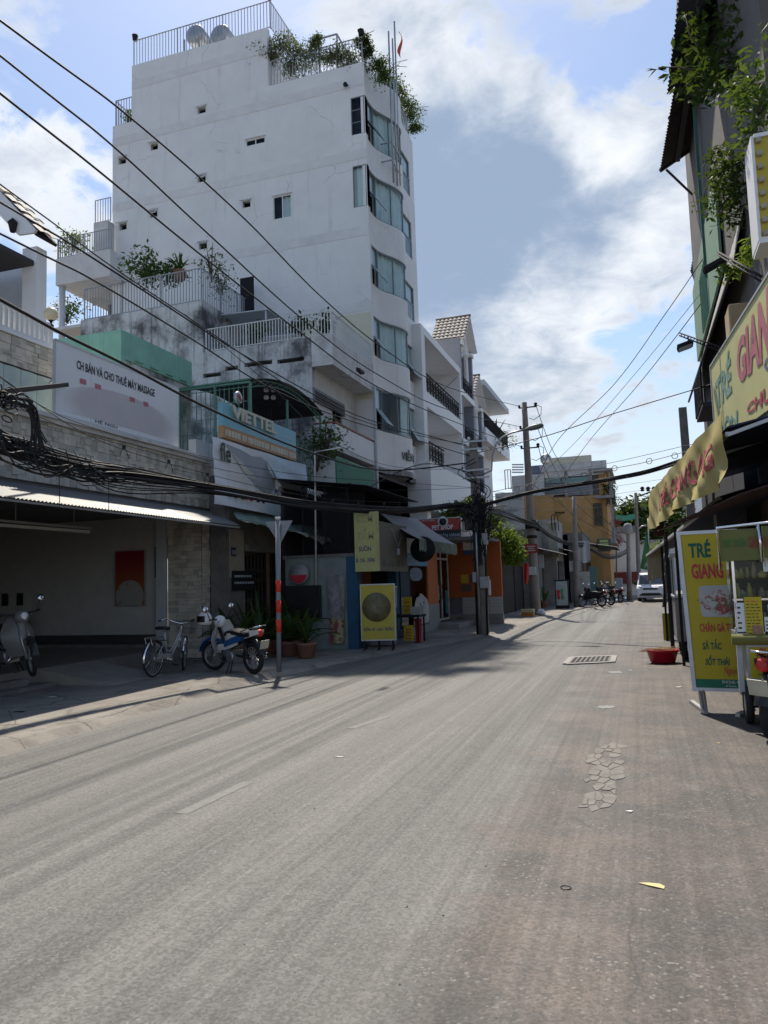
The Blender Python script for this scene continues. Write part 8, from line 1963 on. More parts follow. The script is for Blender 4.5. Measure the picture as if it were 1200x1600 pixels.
# stall awning with drooping printed banner
P0, P1_ = V((.26, 16.0, 3.2)), V((1.0, 9.3, 3.2))
sa = thing('stall_awning', 'dark tarpaulin awning on steel frame over the street stalls', 'awning', (1.5, 13, 0))
tarp = surf('blue_tarp', (.02, .03, .07), .7, var=.25, scale=2)
Q0, Q1 = V((3.6, 16.6, 4.1)), V((4.2, 8.6, 4.1))
mb = MB(); mb.slab(lambda s_, t_: P0.lerp(P1_, s_).lerp(Q0.lerp(Q1, s_), t_)+V((0, 0, -.12*math.sin(t_*3.14)+.02*math.sin(s_*20))), 24, 10, (0, 0, .02)); mb.build('tarpaulin', tarp, sa)
mb = MB(); mb.beam(P0-UZ*.05, P1_-UZ*.05, .05)
for f in (0, .33, .66, 1): mb.beam(P0.lerp(P1_, f)-UZ*.06, Q0.lerp(Q1, f)-UZ*.06, .04)
mb.build('frame', steel, sa)
for p in (V((1.35, 15.6, 0)), V((1.9, 9.9, 0))): mb = MB(); mb.beam(p, p+UZ*3.35, .05); mb.build('post', steel, sa)
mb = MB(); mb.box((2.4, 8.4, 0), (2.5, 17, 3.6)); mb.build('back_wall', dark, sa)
mb = MB(); mb.obox(P0.lerp(P1_, .0)+V((.05, 0, -.75)), V((.75, -6.7, 0)), V((1.6, 0, .45)), V((0, 0, .02))); mb.build('lower_sheet', surf('dark_red_sheet', (.05, .02, .02), .8), sa)
# printed banner hanging on the awning edge
bnm, t, b = newmat('banner_yellow'); L = t.links.new; co = nd(t, 'ShaderNodeTexCoord').outputs['Object']
L(mix(t, rng(t, noi(t, co, 1.5, 5), .35, .65), (.56, .47, .17), (.62, .55, .26)), b.inputs['Base Color']); b.inputs['Roughness'].default_value = .7
tlc = nd(t, 'ShaderNodeBsdfTranslucent'); tlc.inputs[0].default_value = (.5, .4, .1, 1); mxs = nd(t, 'ShaderNodeMixShader'); mxs.inputs[0].default_value = .3
L(b.outputs[0], mxs.inputs[1]); L(tlc.outputs[0], mxs.inputs[2]); out = [n for n in t.nodes if n.type == 'OUTPUT_MATERIAL'][0]; L(mxs.outputs[0], out.inputs[0])
bn = thing('drooping_banner', 'creased yellow cloth banner with red lettering drooping from the stall awning', 'banner', (P0+P1_)/2)
def bnf(s_, t_):   # t=0 bottom
    top = P0.lerp(P1_, s_)+V((-.04, 0, .02+.20*s_)); h_ = .72+.03*math.sin(s_*9)+.08*s_
    p = top-UZ*h_*(1-t_); fold = .05*math.sin(s_*19+(1-t_)*5*(.4+s_))*(.5+.5*s_)+.022*math.sin(s_*53+t_*11)
    return p+V((-1, -.1, 0))*(fold*(.3+.7*(1-t_))+.04*(1-t_))
mb = MB(); mb.slab(lambda s_, t_: bnf(s_, t_), 90, 10, (.004, 0, 0)); mb.build('cloth', bnm, bn)
# lettering follows the cloth
def on_banner(body, s0, s1, t0, t1, mat, bold=.03):
    o = text(body, (0, 0, 0), UX, UY, 1, 1, mat, bn, bold=bold, segs=3)
    me = o.data; bm = bmesh.new(); bm.from_mesh(me)
    for _ in range(2): bmesh.ops.subdivide_edges(bm, edges=[e for e in bm.edges if abs(e.verts[0].co.x-e.verts[1].co.x) > .03], cuts=1)
    bmesh.ops.triangulate(bm, faces=bm.faces)
    for v_ in bm.verts:
        s_ = s0+(s1-s0)*v_.co.x; t_ = t0+(t1-t0)*v_.co.y; p = bnf(s_, t_); v_.co = p+V((-.012, -.004, 0))
    bm.to_mesh(me); bm.free()
bnred = surf('banner_red', (.42, .1, .1), .7)
on_banner('TRÉ GIANG NG', .20, .93, .30, .82, bnred); 
mb = MB(); p = bnf(.93, .1); mb.slab(lambda s_, t_: bnf(.9+.1*s_, t_)+V((-.03, -.02, 0)), 6, 4, (.004, 0, 0)); 
# big faded sign over the stalls
SA, SB = V((1.24, 15.3, 0)), V((1.55, 10.3, 0)); nG = V(((SB-SA).y, -(SB-SA).x, 0)).normalized(); nG = nG if nG.x < 0 else -nG
PG = (SA, nG)
c_tl, c_bl, c_tr, c_br = at(1110, 573, P=PG), at(1119, 700, P=PG), at(1206, 420, P=PG), at(1206, 636, P=PG)
uG = (SB-SA).normalized()
bs_ = thing('big_yellow_sign', 'large faded yellow sign with green and pink lettering above the stall awning', 'sign', (c_bl+c_br)/2)
ext_ = uG*1.5
c_tr2, c_br2 = c_tr+(c_tr-c_tl)*.45, c_br+(c_br-c_bl)*.45
mb = MB(); mb.prism([c_bl, c_br2, c_tr2, c_tl], -nG*.08); mb.build('panel', yellowf, bs_)
mb = MB(); mb.beam(c_tl, c_tr2, .03, .03); mb.beam(c_bl, c_tl, .03, .03); mb.build('edge_frame', alum, bs_)
Wg = (c_tr2-c_tl).length
def gp_(px, py): return at(px, py, P=PG)+nG*.006
def on_sign(body, quad, mat, bold=.03, name='lettering'):
    a_, b2, c_, d_ = quad   # bl, br, tr, tl
    o = text(body, (0, 0, 0), UX, UY, 1, 1, mat, bs_, bold=bold, segs=3, name=name); me = o.data
    for v_ in me.vertices:
        x, y = v_.co.x, v_.co.y; v_.co = (a_*(1-x)*(1-y)+b2*x*(1-y)+c_*x*y+d_*(1-x)*y)+nG*(.002 if v_.co.z > .003 else 0)
on_sign('TRÉ', (gp_(1121, 640), gp_(1144, 612), gp_(1141, 543), gp_(1117, 588)), fadedteal)
on_sign('GIANG NG', (gp_(1154, 602), gp_(1290, 480), gp_(1290, 270), gp_(1151, 540)), fadedpink, .04)
on_sign('CHUYÊN', (gp_(1168, 648), gp_(1250, 600), gp_(1250, 540), gp_(1168, 630)), surf('faded_crimson', (.45, .09, .12), .6), .03)
on_sign('TRỘN', (gp_(1117, 690), gp_(1153, 668), gp_(1153, 632), gp_(1116, 670)), fadedteal)
on_sign('C', (gp_(1195, 580), gp_(1204, 575), gp_(1204, 555), gp_(1195, 562)), surf('faded_violet', (.16, .14, .3), .6))
# lit-letter box sign high up, seen end-on
nb_ = thing('bulb_box_sign', 'yellow box sign edged with bulb holders and red letters, high at the right edge', 'sign', (1.7, 10.2, 5.5))
Yb = 10.2; zb_0, zb_1 = at(1186, 372, Y=Yb).z, at(1183, 216, Y=Yb).z; xb0 = at(1184, 300, Y=Yb).x
mb = MB(); mb.box((xb0, Yb, zb_0), (xb0+1.1, Yb+.5, zb_1)); mb.build('yellow_face', surf('sign_mustard', (.5, .4, .05), .5, var=.08), nb_)
mb = MB(); mb.box((xb0-.035, Yb-.02, zb_0-.03), (xb0-.002, Yb+.55, zb_1+.03)); mb.box((xb0, Yb-.03, zb_1+.0), (xb0+1.1, Yb+.5, zb_1+.05)); mb.box((xb0-.03, Yb-.03, zb_0-.08), (xb0+1.1, Yb+.5, zb_0-.003)); mb.build('white_edge', white2, nb_)
for k in range(8): mb = MB(); z_ = zb_0+.04+(zb_1-zb_0-.08)*k/7; mb.cbox((xb0+.05, Yb-.03, z_), .06, .06, .07); mb.build('bulb_holder', surf('bulb_cream', (.4, .36, .28), .5) if k == 0 else MATS['bulb_cream'], nb_, bev=.015)
for k, w_ in enumerate(('TRÉ', 'GIANG', 'NG')):
    z_ = zb_1-.42-k*.42; text(w_, (xb0+.17, Yb-.003, z_), UX, UZ, .8, .3, surf('neon_pink%d' % k, (.55, .04, .1), .5), nb_, bold=.03)
# tall dark building behind
rb_ = thing('tall_shaded_building', 'tall shaded building on the right with corrugated canopies and creeper', 'building', (3, 20, 0))
Xr = 2.25
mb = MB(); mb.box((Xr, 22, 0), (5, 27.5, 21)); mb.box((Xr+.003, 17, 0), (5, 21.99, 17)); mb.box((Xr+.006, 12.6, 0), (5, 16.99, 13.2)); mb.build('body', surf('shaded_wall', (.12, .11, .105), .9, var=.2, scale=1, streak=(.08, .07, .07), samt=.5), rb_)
pe = at(1091, 330, Z=12); 
yp = 28.2; xp0 = at(1091, 330, Y=yp).x
mb = MB(); mb.box((xp0, yp-.6, 7.5), (xp0+.55, yp, at(1095, 285, Y=yp).z+1.2)); mb.build('end_pier', surf('beige_pier', (.4, .31, .24), .9, var=.15, scale=2), rb_)
mb = MB(); mb.box((xp0+.05, yp-.5, 0), (xp0+.5, yp-.1, 7.5)); mb.build('lower_pier', greylt, rb_)
def canopy(name, o0, o1, i0, i1, mat, period=.16, amp=.018):
    mb = MB(); o0, o1, i0, i1 = V(o0), V(o1), V(i0), V(i1); k = int((o1-o0).length/period)*4; n_ = (o1-o0).cross(i0-o0).normalized()
    def f(s_, t_): i = int(round(s_*k)); return o0.lerp(o1, s_).lerp(i0.lerp(i1, s_), t_)+n_*((0, 1, 0, -1)[i % 4]*amp)
    mb.slab(f, k, 1, n_*.01); return mb.build(name, mat, rb_)
zc1 = 14.8; a_, b2 = at(1031, 267, Z=zc1), at(1063, 80, Z=zc1)
canopy('corrugated_canopy', b2, a_, (Xr+.1, b2.y, zc1+.9), (Xr+.1, a_.y, zc1+.6), surf('brown_sheet', (.075, .06, .058), .7, var=.2))
mb = MB(); mb.beam((Xr, a_.y, zc1+.5), a_, .1); mb.beam((Xr, (a_.y+b2.y)/2, zc1+.6), (a_+b2)/2, .08); mb.beam(a_.lerp(b2, 0)+V((.55, 0, .25)), b2+V((.4, 0, .25)), .16, .12); mb.beam((Xr, a_.y, zc1-1.0), a_+V((.2, 0, .0)), .06); mb.build('canopy_frame', sheetdk, rb_)
a2, b3 = at(1086, 72, Z=16.2), at(1096, 18, Z=16.2)
canopy('corrugated_canopy', V((b3.x, b3.y-5, 16.2)), a2, (Xr+.1, b3.y-5, 17.0), (Xr+.1, a2.y, 17), sheetdk)
mb = MB(); mb.beam(V((b3.x-.02, b3.y-5, 16.15)), V((a2.x-.02, a2.y, 16.15)), .25, .1); mb.build('canopy_fascia', rustm, rb_)
canopy('corrugated_canopy', V((1.55, 11, 13.2)), V((1.25, 19, 13.2)), (Xr+.05, 11, 14.2), (Xr+.05, 19, 14.2), sheetdk)
zc2 = 7.3; a_, b2 = at(1076, 628, Z=zc2), at(1142, 425, Z=zc2)
canopy('pale_canopy', b2, a_, (2.25, b2.y, zc2+1.3), (2.2, a_.y, zc2+1.1), surf('pale_sheet', (.42, .40, .38), .7, var=.12, scale=1.2), .5, .012)
mb = MB(); mb.beam(a_, V((2.2, a_.y, zc2+1.05)), .06); mb.beam(a_, b2, .05); mb.build('canopy_frame', sheetdk, rb_)
zc3 = 11.2; a_, b2 = at(1097, 468, Z=zc3), at(1118, 372, Z=zc3)
canopy('teal_canopy', V((b2.x, b2.y, zc3)), V((a_.x, a_.y, zc3)), (2.3, b2.y, zc3+1.0), (2.25, a_.y, zc3+1.1), sheetteal, .25, .03)
mb = MB()
for k in range(16): p = V(a_).lerp(V((b2.x, b2.y, zc3)), k/16); mb.beam(p+V((.05, 0, .04)), p+V((.05, .16, .04)), .06, .05)
mb.build('white_dentils', whitem, rb_)
mb = MB(); q0_, q1_ = at(1100, 620, X=2.2), at(1130, 420, X=2.2); mb.box((2.14, q1_.y, 8.6), (2.2, 27, 11.0)); mb.build('green_wall', surf('sage_paint', (.2, .32, .22), .8, var=.15), rb_)
for k in range(7): mb = MB(); mb.beam((2.1, 22+k*.3, 8.6), (2.1, 22+k*.3, 10.2), .04); mb.build('green_bar', irongr, rb_)
mb = MB(); mb.beam((2.12, 22, 14.5), (2.12, 22, 9.6), .08); mb.build('green_pipe', surf('pipe_green', (.05, .16, .13), .6), rb_)
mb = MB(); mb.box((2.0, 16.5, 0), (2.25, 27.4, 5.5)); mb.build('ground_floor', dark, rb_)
# balcony box with grille under pale canopy
zg0 = at(1092, 660, X=1.75).z; yy0 = at(1092, 660, X=1.75).y
gb_ = MB(); gb_.box((1.7, yy0-2.2, zg0), (2.2, yy0, zg0+.1)); gb_.build('grille_floor', sheetdk, rb_)
railing(rb_, (1.7, yy0-2.2, zg0+.1), (1.7, yy0, zg0+.1), .9, .2, ironbk, .04, .05, 1.2, name='window_grille'); railing(rb_, (1.7, yy0, zg0+.1), (2.2, yy0, zg0+.1), .9, .2, ironbk, .04, .05, 1.2, name='window_grille')
pl_ = pole('far_right_pole', 'slim concrete post standing under the pale canopy on the right', (1.62, 26.5, 0), (1.55, 26.5, 7.0), .28, .24)
ab_ = MB(); p, q = at(1141, 520, Y=15.6), at(1163, 472, Y=15.6); ab_.box((p.x, 15.6, p.z), (q.x+.1, 16.3, q.z)); tag(ab_.build('condenser_box', surf('rusty_cream', (.5, .37, .22), .7, var=.15), bev=.03), 'rusty cream box perched behind the big yellow sign', 'box')
# floodlight on trussed arm
fl_ = thing('floodlight_arm', 'black floodlight on a thin trussed arm left of the big yellow sign', 'floodlight', at(1122, 541, P=PG))
e0, e1 = at(1124, 542, P=PG), at(1061, 520, Y=14.4); mb = MB(); mb.tube([e0, e1], .014, 6); mb.tube([e0-UZ*.07, e1-UZ*.05], .012, 6)
for k in range(12): mb.beam(e0.lerp(e1, k/12), (e0-UZ*.07).lerp(e1-UZ*.05, (k+.5)/12), .01)
mb.build('truss_arm', ironbk, fl_)
c_ = at(1074, 537, Y=14.4); mb = MB(); mb.obox(c_+V((-.16, -.1, -.09)), V((.26, 0, .07)), V((0, .22, -.02)), V((-.02, .0, .07))); mb.build('lamp_body', ironbk, fl_, bev=.01)
mb = MB(); mb.obox(c_+V((-.15, -.09, -.098)), V((.22, 0, .06)), V((0, .2, -.02)), V((0, 0, .006))); mb.build('lamp_glass', greylt, fl_)
mb = MB(); mb.tube([c_+V((.02, 0, 0)), c_+V((.02, 0, .13))], .012, 6); mb.build('bracket', ironbk, fl_)
fl2 = thing('black_trussed_arm', 'second black trussed arm with lamp among leaves above the yellow sign', 'floodlight', at(1188, 430, P=PG))
e0, e1 = at(1190, 432, P=PG), at(1121, 393, Y=13.0); mb = MB(); mb.tube([e0, e1], .016, 6); mb.tube([e0-UZ*.07, e1-UZ*.05], .014, 6)
for k in range(12): mb.beam(e0.lerp(e1, k/12), (e0-UZ*.07).lerp(e1-UZ*.05, (k+.5)/12), .011)
mb.build('truss_arm', ironbk, fl2)
c_ = at(1120, 418, Y=13.0); mb = MB(); mb.obox(c_+V((-.18, -.1, -.06)), V((.34, 0, .15)), V((0, .2, 0)), V((-.03, 0, .07))); mb.build('lamp_body', ironbk, fl2, bev=.01)
# creepers
rg = random.Random(53)
for nm, lab, pts, mat, n_, sz in (('creeper', 'bright-leaved creeper hanging over the bulb-edged box sign', ((1185, 115, 11, .5), (1170, 135, 11.2, .4), (1195, 150, 11, .4), (1180, 175, 11, .4), (1190, 195, 10.9, .35), (1160, 150, 11.5, .3), (1175, 210, 11, .25)), leafA, 80, .13),
    ('creeper', 'leafy creeper clump below the brown canopy on the right building', ((1125, 275, 16, .5), (1115, 300, 16, .45), (1130, 310, 16, .5), (1120, 335, 16, .4), (1140, 330, 15.5, .4), (1145, 265, 15, .35), (1135, 240, 15.5, .4), (1150, 290, 15, .35)), leafB, 130, .13),
    ('creeper', 'dark creeper trailing from the topmost canopies on the right', ((1125, 40, 16, .8), (1110, 65, 17, .6), (1140, 95, 15.5, .7), (1105, 105, 17.5, .5), (1120, 120, 17, .5), (1150, 60, 15, .8), (1160, 110, 14.5, .6), (1090, 115, 18, .4)), leafB, 130, .2),
    ('creeper', 'small yellowish creeper sprig by the second trussed arm', ((1140, 425, 13, .2), (1150, 418, 13, .15), (1168, 400, 12.5, .15), (1172, 380, 12.5, .15)), leafC, 60, .12)):
    o = thing(nm, lab, 'creeper', at(pts[0][0], pts[0][1], Y=pts[0][2]), 'creepers on the shaded building'); mb = MB(); sm_ = MB(); last = None
    for px, py, Yq, r in pts:
        c_ = at(px, py, Y=Yq); leafy(mb, c_, (r, r, r*.8), n_, sz, rg=rg, shell=.2, droop=.4)
        if last is not None: sm_.tube([last, (last+c_)/2+V((.1, 0, .1)), c_], .02, 5)
        last = c_
    mb.build('foliage', mat, o); sm_.build('stems', bark, o)
# two sprigs of whorled leaves standing out against the sky
for i, (pts, lab) in enumerate((([(1092, 75), (1078, 55), (1072, 28)], 'upper sprig of whorled leaves reaching into the sky at right'), ([(1085, 110), (1060, 105), (1028, 105)], 'lower sprig of whorled leaves reaching left into the sky'))):
    o = thing('leaf_sprig', lab, 'plant', at(*pts[0], Y=15)); P_ = [at(*q, Y=15) for q in pts]; mb = MB(); mb.tube(P_, [.02, .014, .008], 6); mb.build('stem', bark, o)
    mb = MB()
    for j in range(5):
        f = j/4; c_ = P_[0].lerp(P_[1], f*2) if f < .5 else P_[1].lerp(P_[2], f*2-1); c_ = c_+V((rg.gauss(0, .04), rg.gauss(0, .1), rg.gauss(0, .08)-.03))
        for k in range(9): an = rg.random()*6.28; leaf(mb, c_, rg.uniform(.14, .24), rg, d=V((math.cos(an)*.8, math.sin(an)*.5, rg.uniform(-.8, .35))).normalized(), asp=3.2)
    mb.build('leaves', leafB, o)

# second stall farther on: sheet roof, brown cloth, steel cart, green flag, red basin
s2_ = thing('second_stall', 'second street stall with pale sheet roof and brown hanging cloth', 'stall', (.9, 19, 0))
a_, b2 = at(1011, 868, Y=21.5), at(1125, 778, Y=13.0)
mb = MB(); mb.slab(lambda s_, t_: a_.lerp(b2, s_)+V((1.9*t_, .2*t_, .5*t_)), 10, 2, (0, 0, .03)); mb.build('roof_sheet', tarp, s2_)
mb = MB(); mb.beam(a_, b2, .06, .05); mb.build('roof_edge', railw, s2_)
mb = MB(); cA, cB = a_, at(1036, 858, Y=20.3)
mb.slab(lambda s_, t_: cA.lerp(cB, s_)+V((-.02+.05*math.sin(s_*22+t_*2), 0, -.03-.64*t_)), 30, 5, (.005, 0, 0)); mb.build('hanging_cloth', surf('brown_cloth', (.3, .24, .15), .8, var=.15, scale=2), s2_)
for px, py, Yq in ((1043, 1000, 20.0), (1050, 1010, 18.3), (1053, 1020, 17.0), (1069, 1040, 14.6)):
    p = at(px, py, Y=Yq); mb = MB(); mb.beam((p.x, Yq, 0), (p.x, Yq, 2.45), .05); mb.build('post', ironbk, s2_)
sc2 = thing('steel_cart', 'dull steel serving cart standing under the second stall roof', 'cart', (.75, 16.4, 0))
x0_ = at(1040, 950, Y=17.5).x
mb = MB(); mb.box((x0_+.12, 15.4, .35), (x0_+.9, 17.6, 1.15)); mb.build('body', surf('cart_dull', (.22, .23, .24), .4, metal=.5, var=.2), sc2, bev=.02)
mb = MB(); mb.box((x0_+.1, 15.38, 1.16), (x0_+.95, 17.65, 1.2)); mb.build('top', steel, sc2)
for y in (15.5, 16.5, 17.5):
    mb = MB(); mb.box((x0_+.12, y-.02, 1.2), (x0_+.15, y+.02, 1.95)); mb.build('upright', steel, sc2)
mb = MB(); mb.box((x0_+.13, 15.5, 1.22), (x0_+.14, 17.5, 1.9)); mb.build('glass', glassdk, sc2)
mb = MB(); mb.box((x0_+.1, 15.45, 1.95), (x0_+.9, 17.6, 2.0)); mb.build('case_top', steel, sc2)
for y in (15.6, 17.3): mb = MB(); mb.torus((x0_+.25, y, .18), .14, .04, UX, 20, 8); mb.build('wheel', rubber, sc2)
yl = MB(); p, q = at(1037, 1000, Y=20.2), at(1046, 958, Y=20.2); yl.box((p.x, 20.15, p.z), (q.x, 20.2, q.z)); tag(yl.build('small_yellow_panel', ysm), 'small yellow panel leaning by the second stall post', 'panel')
rbn = thing('red_basin', 'round red plastic basin full of bamboo skewers on the road edge', 'basin', at(1036, 1036, Z=0))
mb = MB(); mb.lathe((0, 0, .01), [(.0, 0), (.2, 0), (.22, .02), (.27, .2), (.29, .21), (.29, .235), (.255, .23), (.21, .06), (0, .05)], 24); mb.build('bowl', surf('basin_red', (.42, .01, .03), .3, var=.06), rbn, local=True)
sk_ = surf('bamboo', (.5, .4, .22), .7, var=.15); r2 = random.Random(9)
for k in range(34): an = r2.uniform(-.6, .6)+(math.pi if r2.random() < .6 else 0); c_ = V((r2.uniform(-.14, .14), r2.uniform(-.14, .14), .2+r2.random()*.07)); d = V((math.cos(an), math.sin(an)*.7, r2.uniform(-.08, .14)))*r2.uniform(.2, .33); mb = MB(); mb.beam(c_-d*.6, c_+d, .01); mb.build('skewer', sk_, rbn, local=True)
ff = thing('green_feather_flag', 'green feather flag with white and orange print beside the far stall', 'flag', at(1014, 905, Y=24))
fa, fb_, fc_ = at(1013, 815, Y=24), at(1015, 892, Y=24), at(1000, 888, Y=24)
mb = MB(); mb.tube([fb_-UZ*.45, fb_, fa+UZ*.1], .02, 6); mb.build('pole', whitem, ff)
mb = MB(); mb.slab(lambda s_, t_: fa.lerp(fb_, t_).lerp(fa.lerp(fc_, t_), s_)+V((0, .04*math.sin(t_*7+s_*3), 0)), 6, 16, (0, .006, 0)); mb.build('sail', surf('flag_green', (.1, .3, .11), .7), ff)
text('A', fb_+V((-.14, -.05, .1)), UX, UZ, .12, .16, whiteink, ff); text('O', fb_+V((-.10, -.05, .42)), UX, UZ, .08, .1, surf('flag_orange', (.6, .2, .03), .6), ff)
rd_ = MB(); p, q = at(1020, 838, Y=16.1), at(1036, 805, Y=16.1); rd_.box((p.x+.02, 16.08, p.z), (q.x, 16.12, q.z)); tag(rd_.build('dark_red_panel', surf('panel_maroon', (.07, .015, .015), .7)), 'dark maroon panel at the far end of the drooping banner', 'panel')

# ================================================================== OVERHEAD CABLES
def spline(P_, n_):
    P_ = [V(p) for p in P_]; out = []; m_ = len(P_)-1
    for i in range(m_):
        p0_, p1_, p2_, p3_ = P_[max(i-1, 0)], P_[i], P_[i+1], P_[min(i+2, m_)]
        for k in range(n_):
            f = k/n_; out.append(.5*((2*p1_)+(p2_-p0_)*f+(2*p0_-5*p1_+4*p2_-p3_)*f*f+(3*p1_-p0_-3*p2_+p3_)*f**3))
    out.append(P_[-1]); return out
def wire(label, pts, r, mat=cablem, n_=8, name='overhead_wire', k=5):
    mb = MB(); mb.tube(spline(pts, n_), r, k); return tag(mb.build(name, mat), label, 'wire', 'overhead wires')
def ext(p, q, d): return p+(p-q).normalized()*d
def run(pxs, X, back=6.0):
    P_ = [at(x, y, X=(X if not isinstance(X, (list, tuple)) else X[i])) for i, (x, y) in enumerate(pxs)]
    return [ext(P_[0], P_[1], back)]+P_
# three thick service lines sagging from behind the camera to the tall round pole
q = [on_pole(b2p, t2p, f)+V((-.25, -.05, .0)) for f in (.985, .885, .79)]
wire('topmost of the three thick black lines crossing the tall building', run([(0, 32), (206, 186), (380, 340), (500, 462), (600, 545), (700, 605)], -5.0)+[q[0]], .012)
wire('middle of the three thick black lines crossing the tall building', run([(0, 87), (176, 228), (317, 358), (480, 505), (590, 585), (700, 640)], -5.15)+[q[1]], .012)
wire('lowest of the three thick black lines crossing the tall building', run([(0, 146), (150, 264), (316, 400), (470, 520), (582, 600), (700, 655)], -5.3)+[q[2]], .013)
mb = MB(); jc = at(563, 580, X=-5.3); mb.cbox(jc, .08, .3, .06); mb.tube([jc+V((0, -.2, .02)), jc+V((0, 0, -.05)), jc+V((0, .22, .03))], .02, 6); tag(mb.build('cable_joint', cablem), 'lumpy black joint on the lowest thick line', 'cable joint')
tp1 = on_pole(b1, t1, .97)
wire('thin wire from upper left passing the annexe balcony', run([(0, 288), (85, 350), (180, 420), (330, 520), (480, 620), (600, 668)], -6.0)+[tp1], .009)
wire('black wire running down behind the mint rooftop room', run([(0, 316), (105, 378), (210, 445), (400, 566), (560, 650), (660, 678)], -6.0)+[tp1+V((.1, 0, -.1))], .012)
wire('black wire crossing the grimy upper terrace', run([(0, 365), (150, 440), (300, 530), (420, 605), (540, 655), (660, 690)], -5.8)+[tp1+V((-.1, 0, -.3))], .012)
wire('heavy black cable sweeping past the white hoarding and blue sign', run([(0, 468), (95, 520), (200, 572), (330, 640), (480, 705), (600, 735)], -6.6)+[on_pole(b1, t1, .88)+V((-.2, -.1, 0))], .021, k=7)
wire('thin grey wire over the blue shop sign', run([(300, 500), (420, 600), (520, 690), (620, 730)], -6.2, .01)+[on_pole(b1, t1, .85)], .007, cabgrey)
wire('dark wire climbing right from the tangle pole to the pale canopy', [on_pole(b1, t1, .93), at(850, 682, Y=22.5), at(960, 646, Y=21.5), V((2.1, 21, at(1080, 602, Y=21).z))], .014)
wire('cable from the shops up to the tangle pole crossarm', [at(560, 770, X=-6.6), at(660, 725, X=-5.6), on_pole(b1, t1, .82)], .014)
# lines from the tall round pole over the road to the right
wire('uppermost long line climbing to the right building', [on_pole(b2p, t2p, .55), at(870, 690, Y=33), at(960, 600, Y=29), at(1040, 490, Y=25), at(1098, 405, Y=22)], .013)
wire('second long line climbing to the right building', [on_pole(b2p, t2p, .6), at(900, 690, Y=32), at(1000, 575, Y=27), at(1095, 458, Y=22)], .009, cabgrey)
wire('third long line climbing to the right building', [at(870, 760, Y=52), at(920, 690, Y=40), at(1000, 598, Y=30), at(1095, 475, Y=22)], .013)
far_b = at(898, 776, Y=43)
for i, f in enumerate((.985, .885, .79)):
    wire('%s line dropping from the tall round pole towards the far poles' % ('upper', 'middle', 'lower')[i], [on_pole(b2p, t2p, f)+V((.5, -.05, 0)), at((868, 862, 855)[i], (712, 722, 740)[i], Y=41), at((915, 905, 890)[i], (778, 792, 800)[i], Y=50), at(981, 850, Y=56)], .016)
wire('low line over the road towards the drooping banner', [on_pole(b1, t1, .62), at(860, 742, Y=25), at(960, 722, Y=24), at(1098, 690, Y=24)], .008, cabgrey)
for i, (y0_, y1_) in enumerate(((768, 760), (776, 772), (790, 790))):
    wire('%s thin line strung along the ochre wall' % ('upper', 'middle', 'lower')[i], [at(770, y0_, Y=36), at(860, y0_+6, Y=45), at(960, y1_, Y=58), at(1040, y1_-12, Y=62)], .012, cabgrey)
wire('slack wire crossing before the ochre wall', [on_pole(b2p, t2p, .62), at(890, 800, Y=44), at(915, 838, Y=46), at(950, 860, Y=50)], .016)
# bracket arm in front of the hoarding
ba = MB(); ba.beam(at(-20, 615, X=-7.6), at(104, 601, X=-9.2), .07, .07); tag(ba.build('bracket_arm', ironbk), 'dark steel cable bracket arm in front of the white hoarding', 'bracket')

# the thick lashed bundle along the fronts
bun = thing('cable_bundle', 'thick sagging bundle of black communication cables along the left shopfronts', 'cables', at(330, 762, X=-7.4))
r2 = random.Random(77)
pathpx = [(-60, 672, -7.9), (0, 690, -7.85), (60, 708, -7.8), (130, 728, -7.75), (200, 740, -7.65), (330, 762, -7.35), (470, 787, -6.7), (560, 795, -6.2), (640, 797, -5.6), (710, 790, -5.05)]
core = [ext(at(*pathpx[0][:2], X=-7.9), at(*pathpx[1][:2], X=-7.85), 5)]+[at(x, y, X=X_) for x, y, X_ in pathpx]+[on_pole(b1, t1, .645)+V((0, -.15, 0))]
spread = [.08, .16, .17, .18, .2, .19, .10, .09, .09, .08, .08, .1]
sag0 = [0, .03, .09, .16, .24, .16, .05, 0, 0, 0, 0, 0]
for k in range(34):
    a0 = r2.random()*6.28; rr = r2.random()**.5; loose = r2.random() < .45
    P_ = []
    for i, c_ in enumerate(core):
        an = a0+i*.5*(1 if k % 2 else -1)
        off = V((math.cos(an)*.5, 0, math.sin(an)))*spread[i]*rr
        P_.append(c_+off+V((0, 0, -sag0[i]*(r2.random() if loose else .2))))
    mb = MB(); mb.tube(spline(P_, 5), r2.choice((.009, .011, .013, .016)), 5); mb.build('cable', cablem if r2.random() < .85 else cabgrey, bun)
# loose drooping loops at the near end
for k in range(30):
    x0_ = r2.uniform(-20, 150); x1_ = x0_+r2.uniform(30, 110); Xb = -7.75+r2.uniform(-.1, .15); ym = (690+740)/2+r2.uniform(-10, 20)
    dp = r2.uniform(5, 32); yA, yB = 690+x0_*.27+r2.uniform(-20, 5), 690+min(x1_, 210)*.27+r2.uniform(-5, 10)
    mb = MB(); mb.tube(spline([at(x0_, yA, X=Xb), at(x0_*.7+x1_*.3, (yA+yB)/2+dp, X=Xb+.05), at(x0_*.35+x1_*.65, (yA+yB)/2+dp, X=Xb), at(x1_, yB, X=Xb)], 7), r2.choice((.006, .008, .01)), 5); mb.build('loose_loop', cablem, bun)
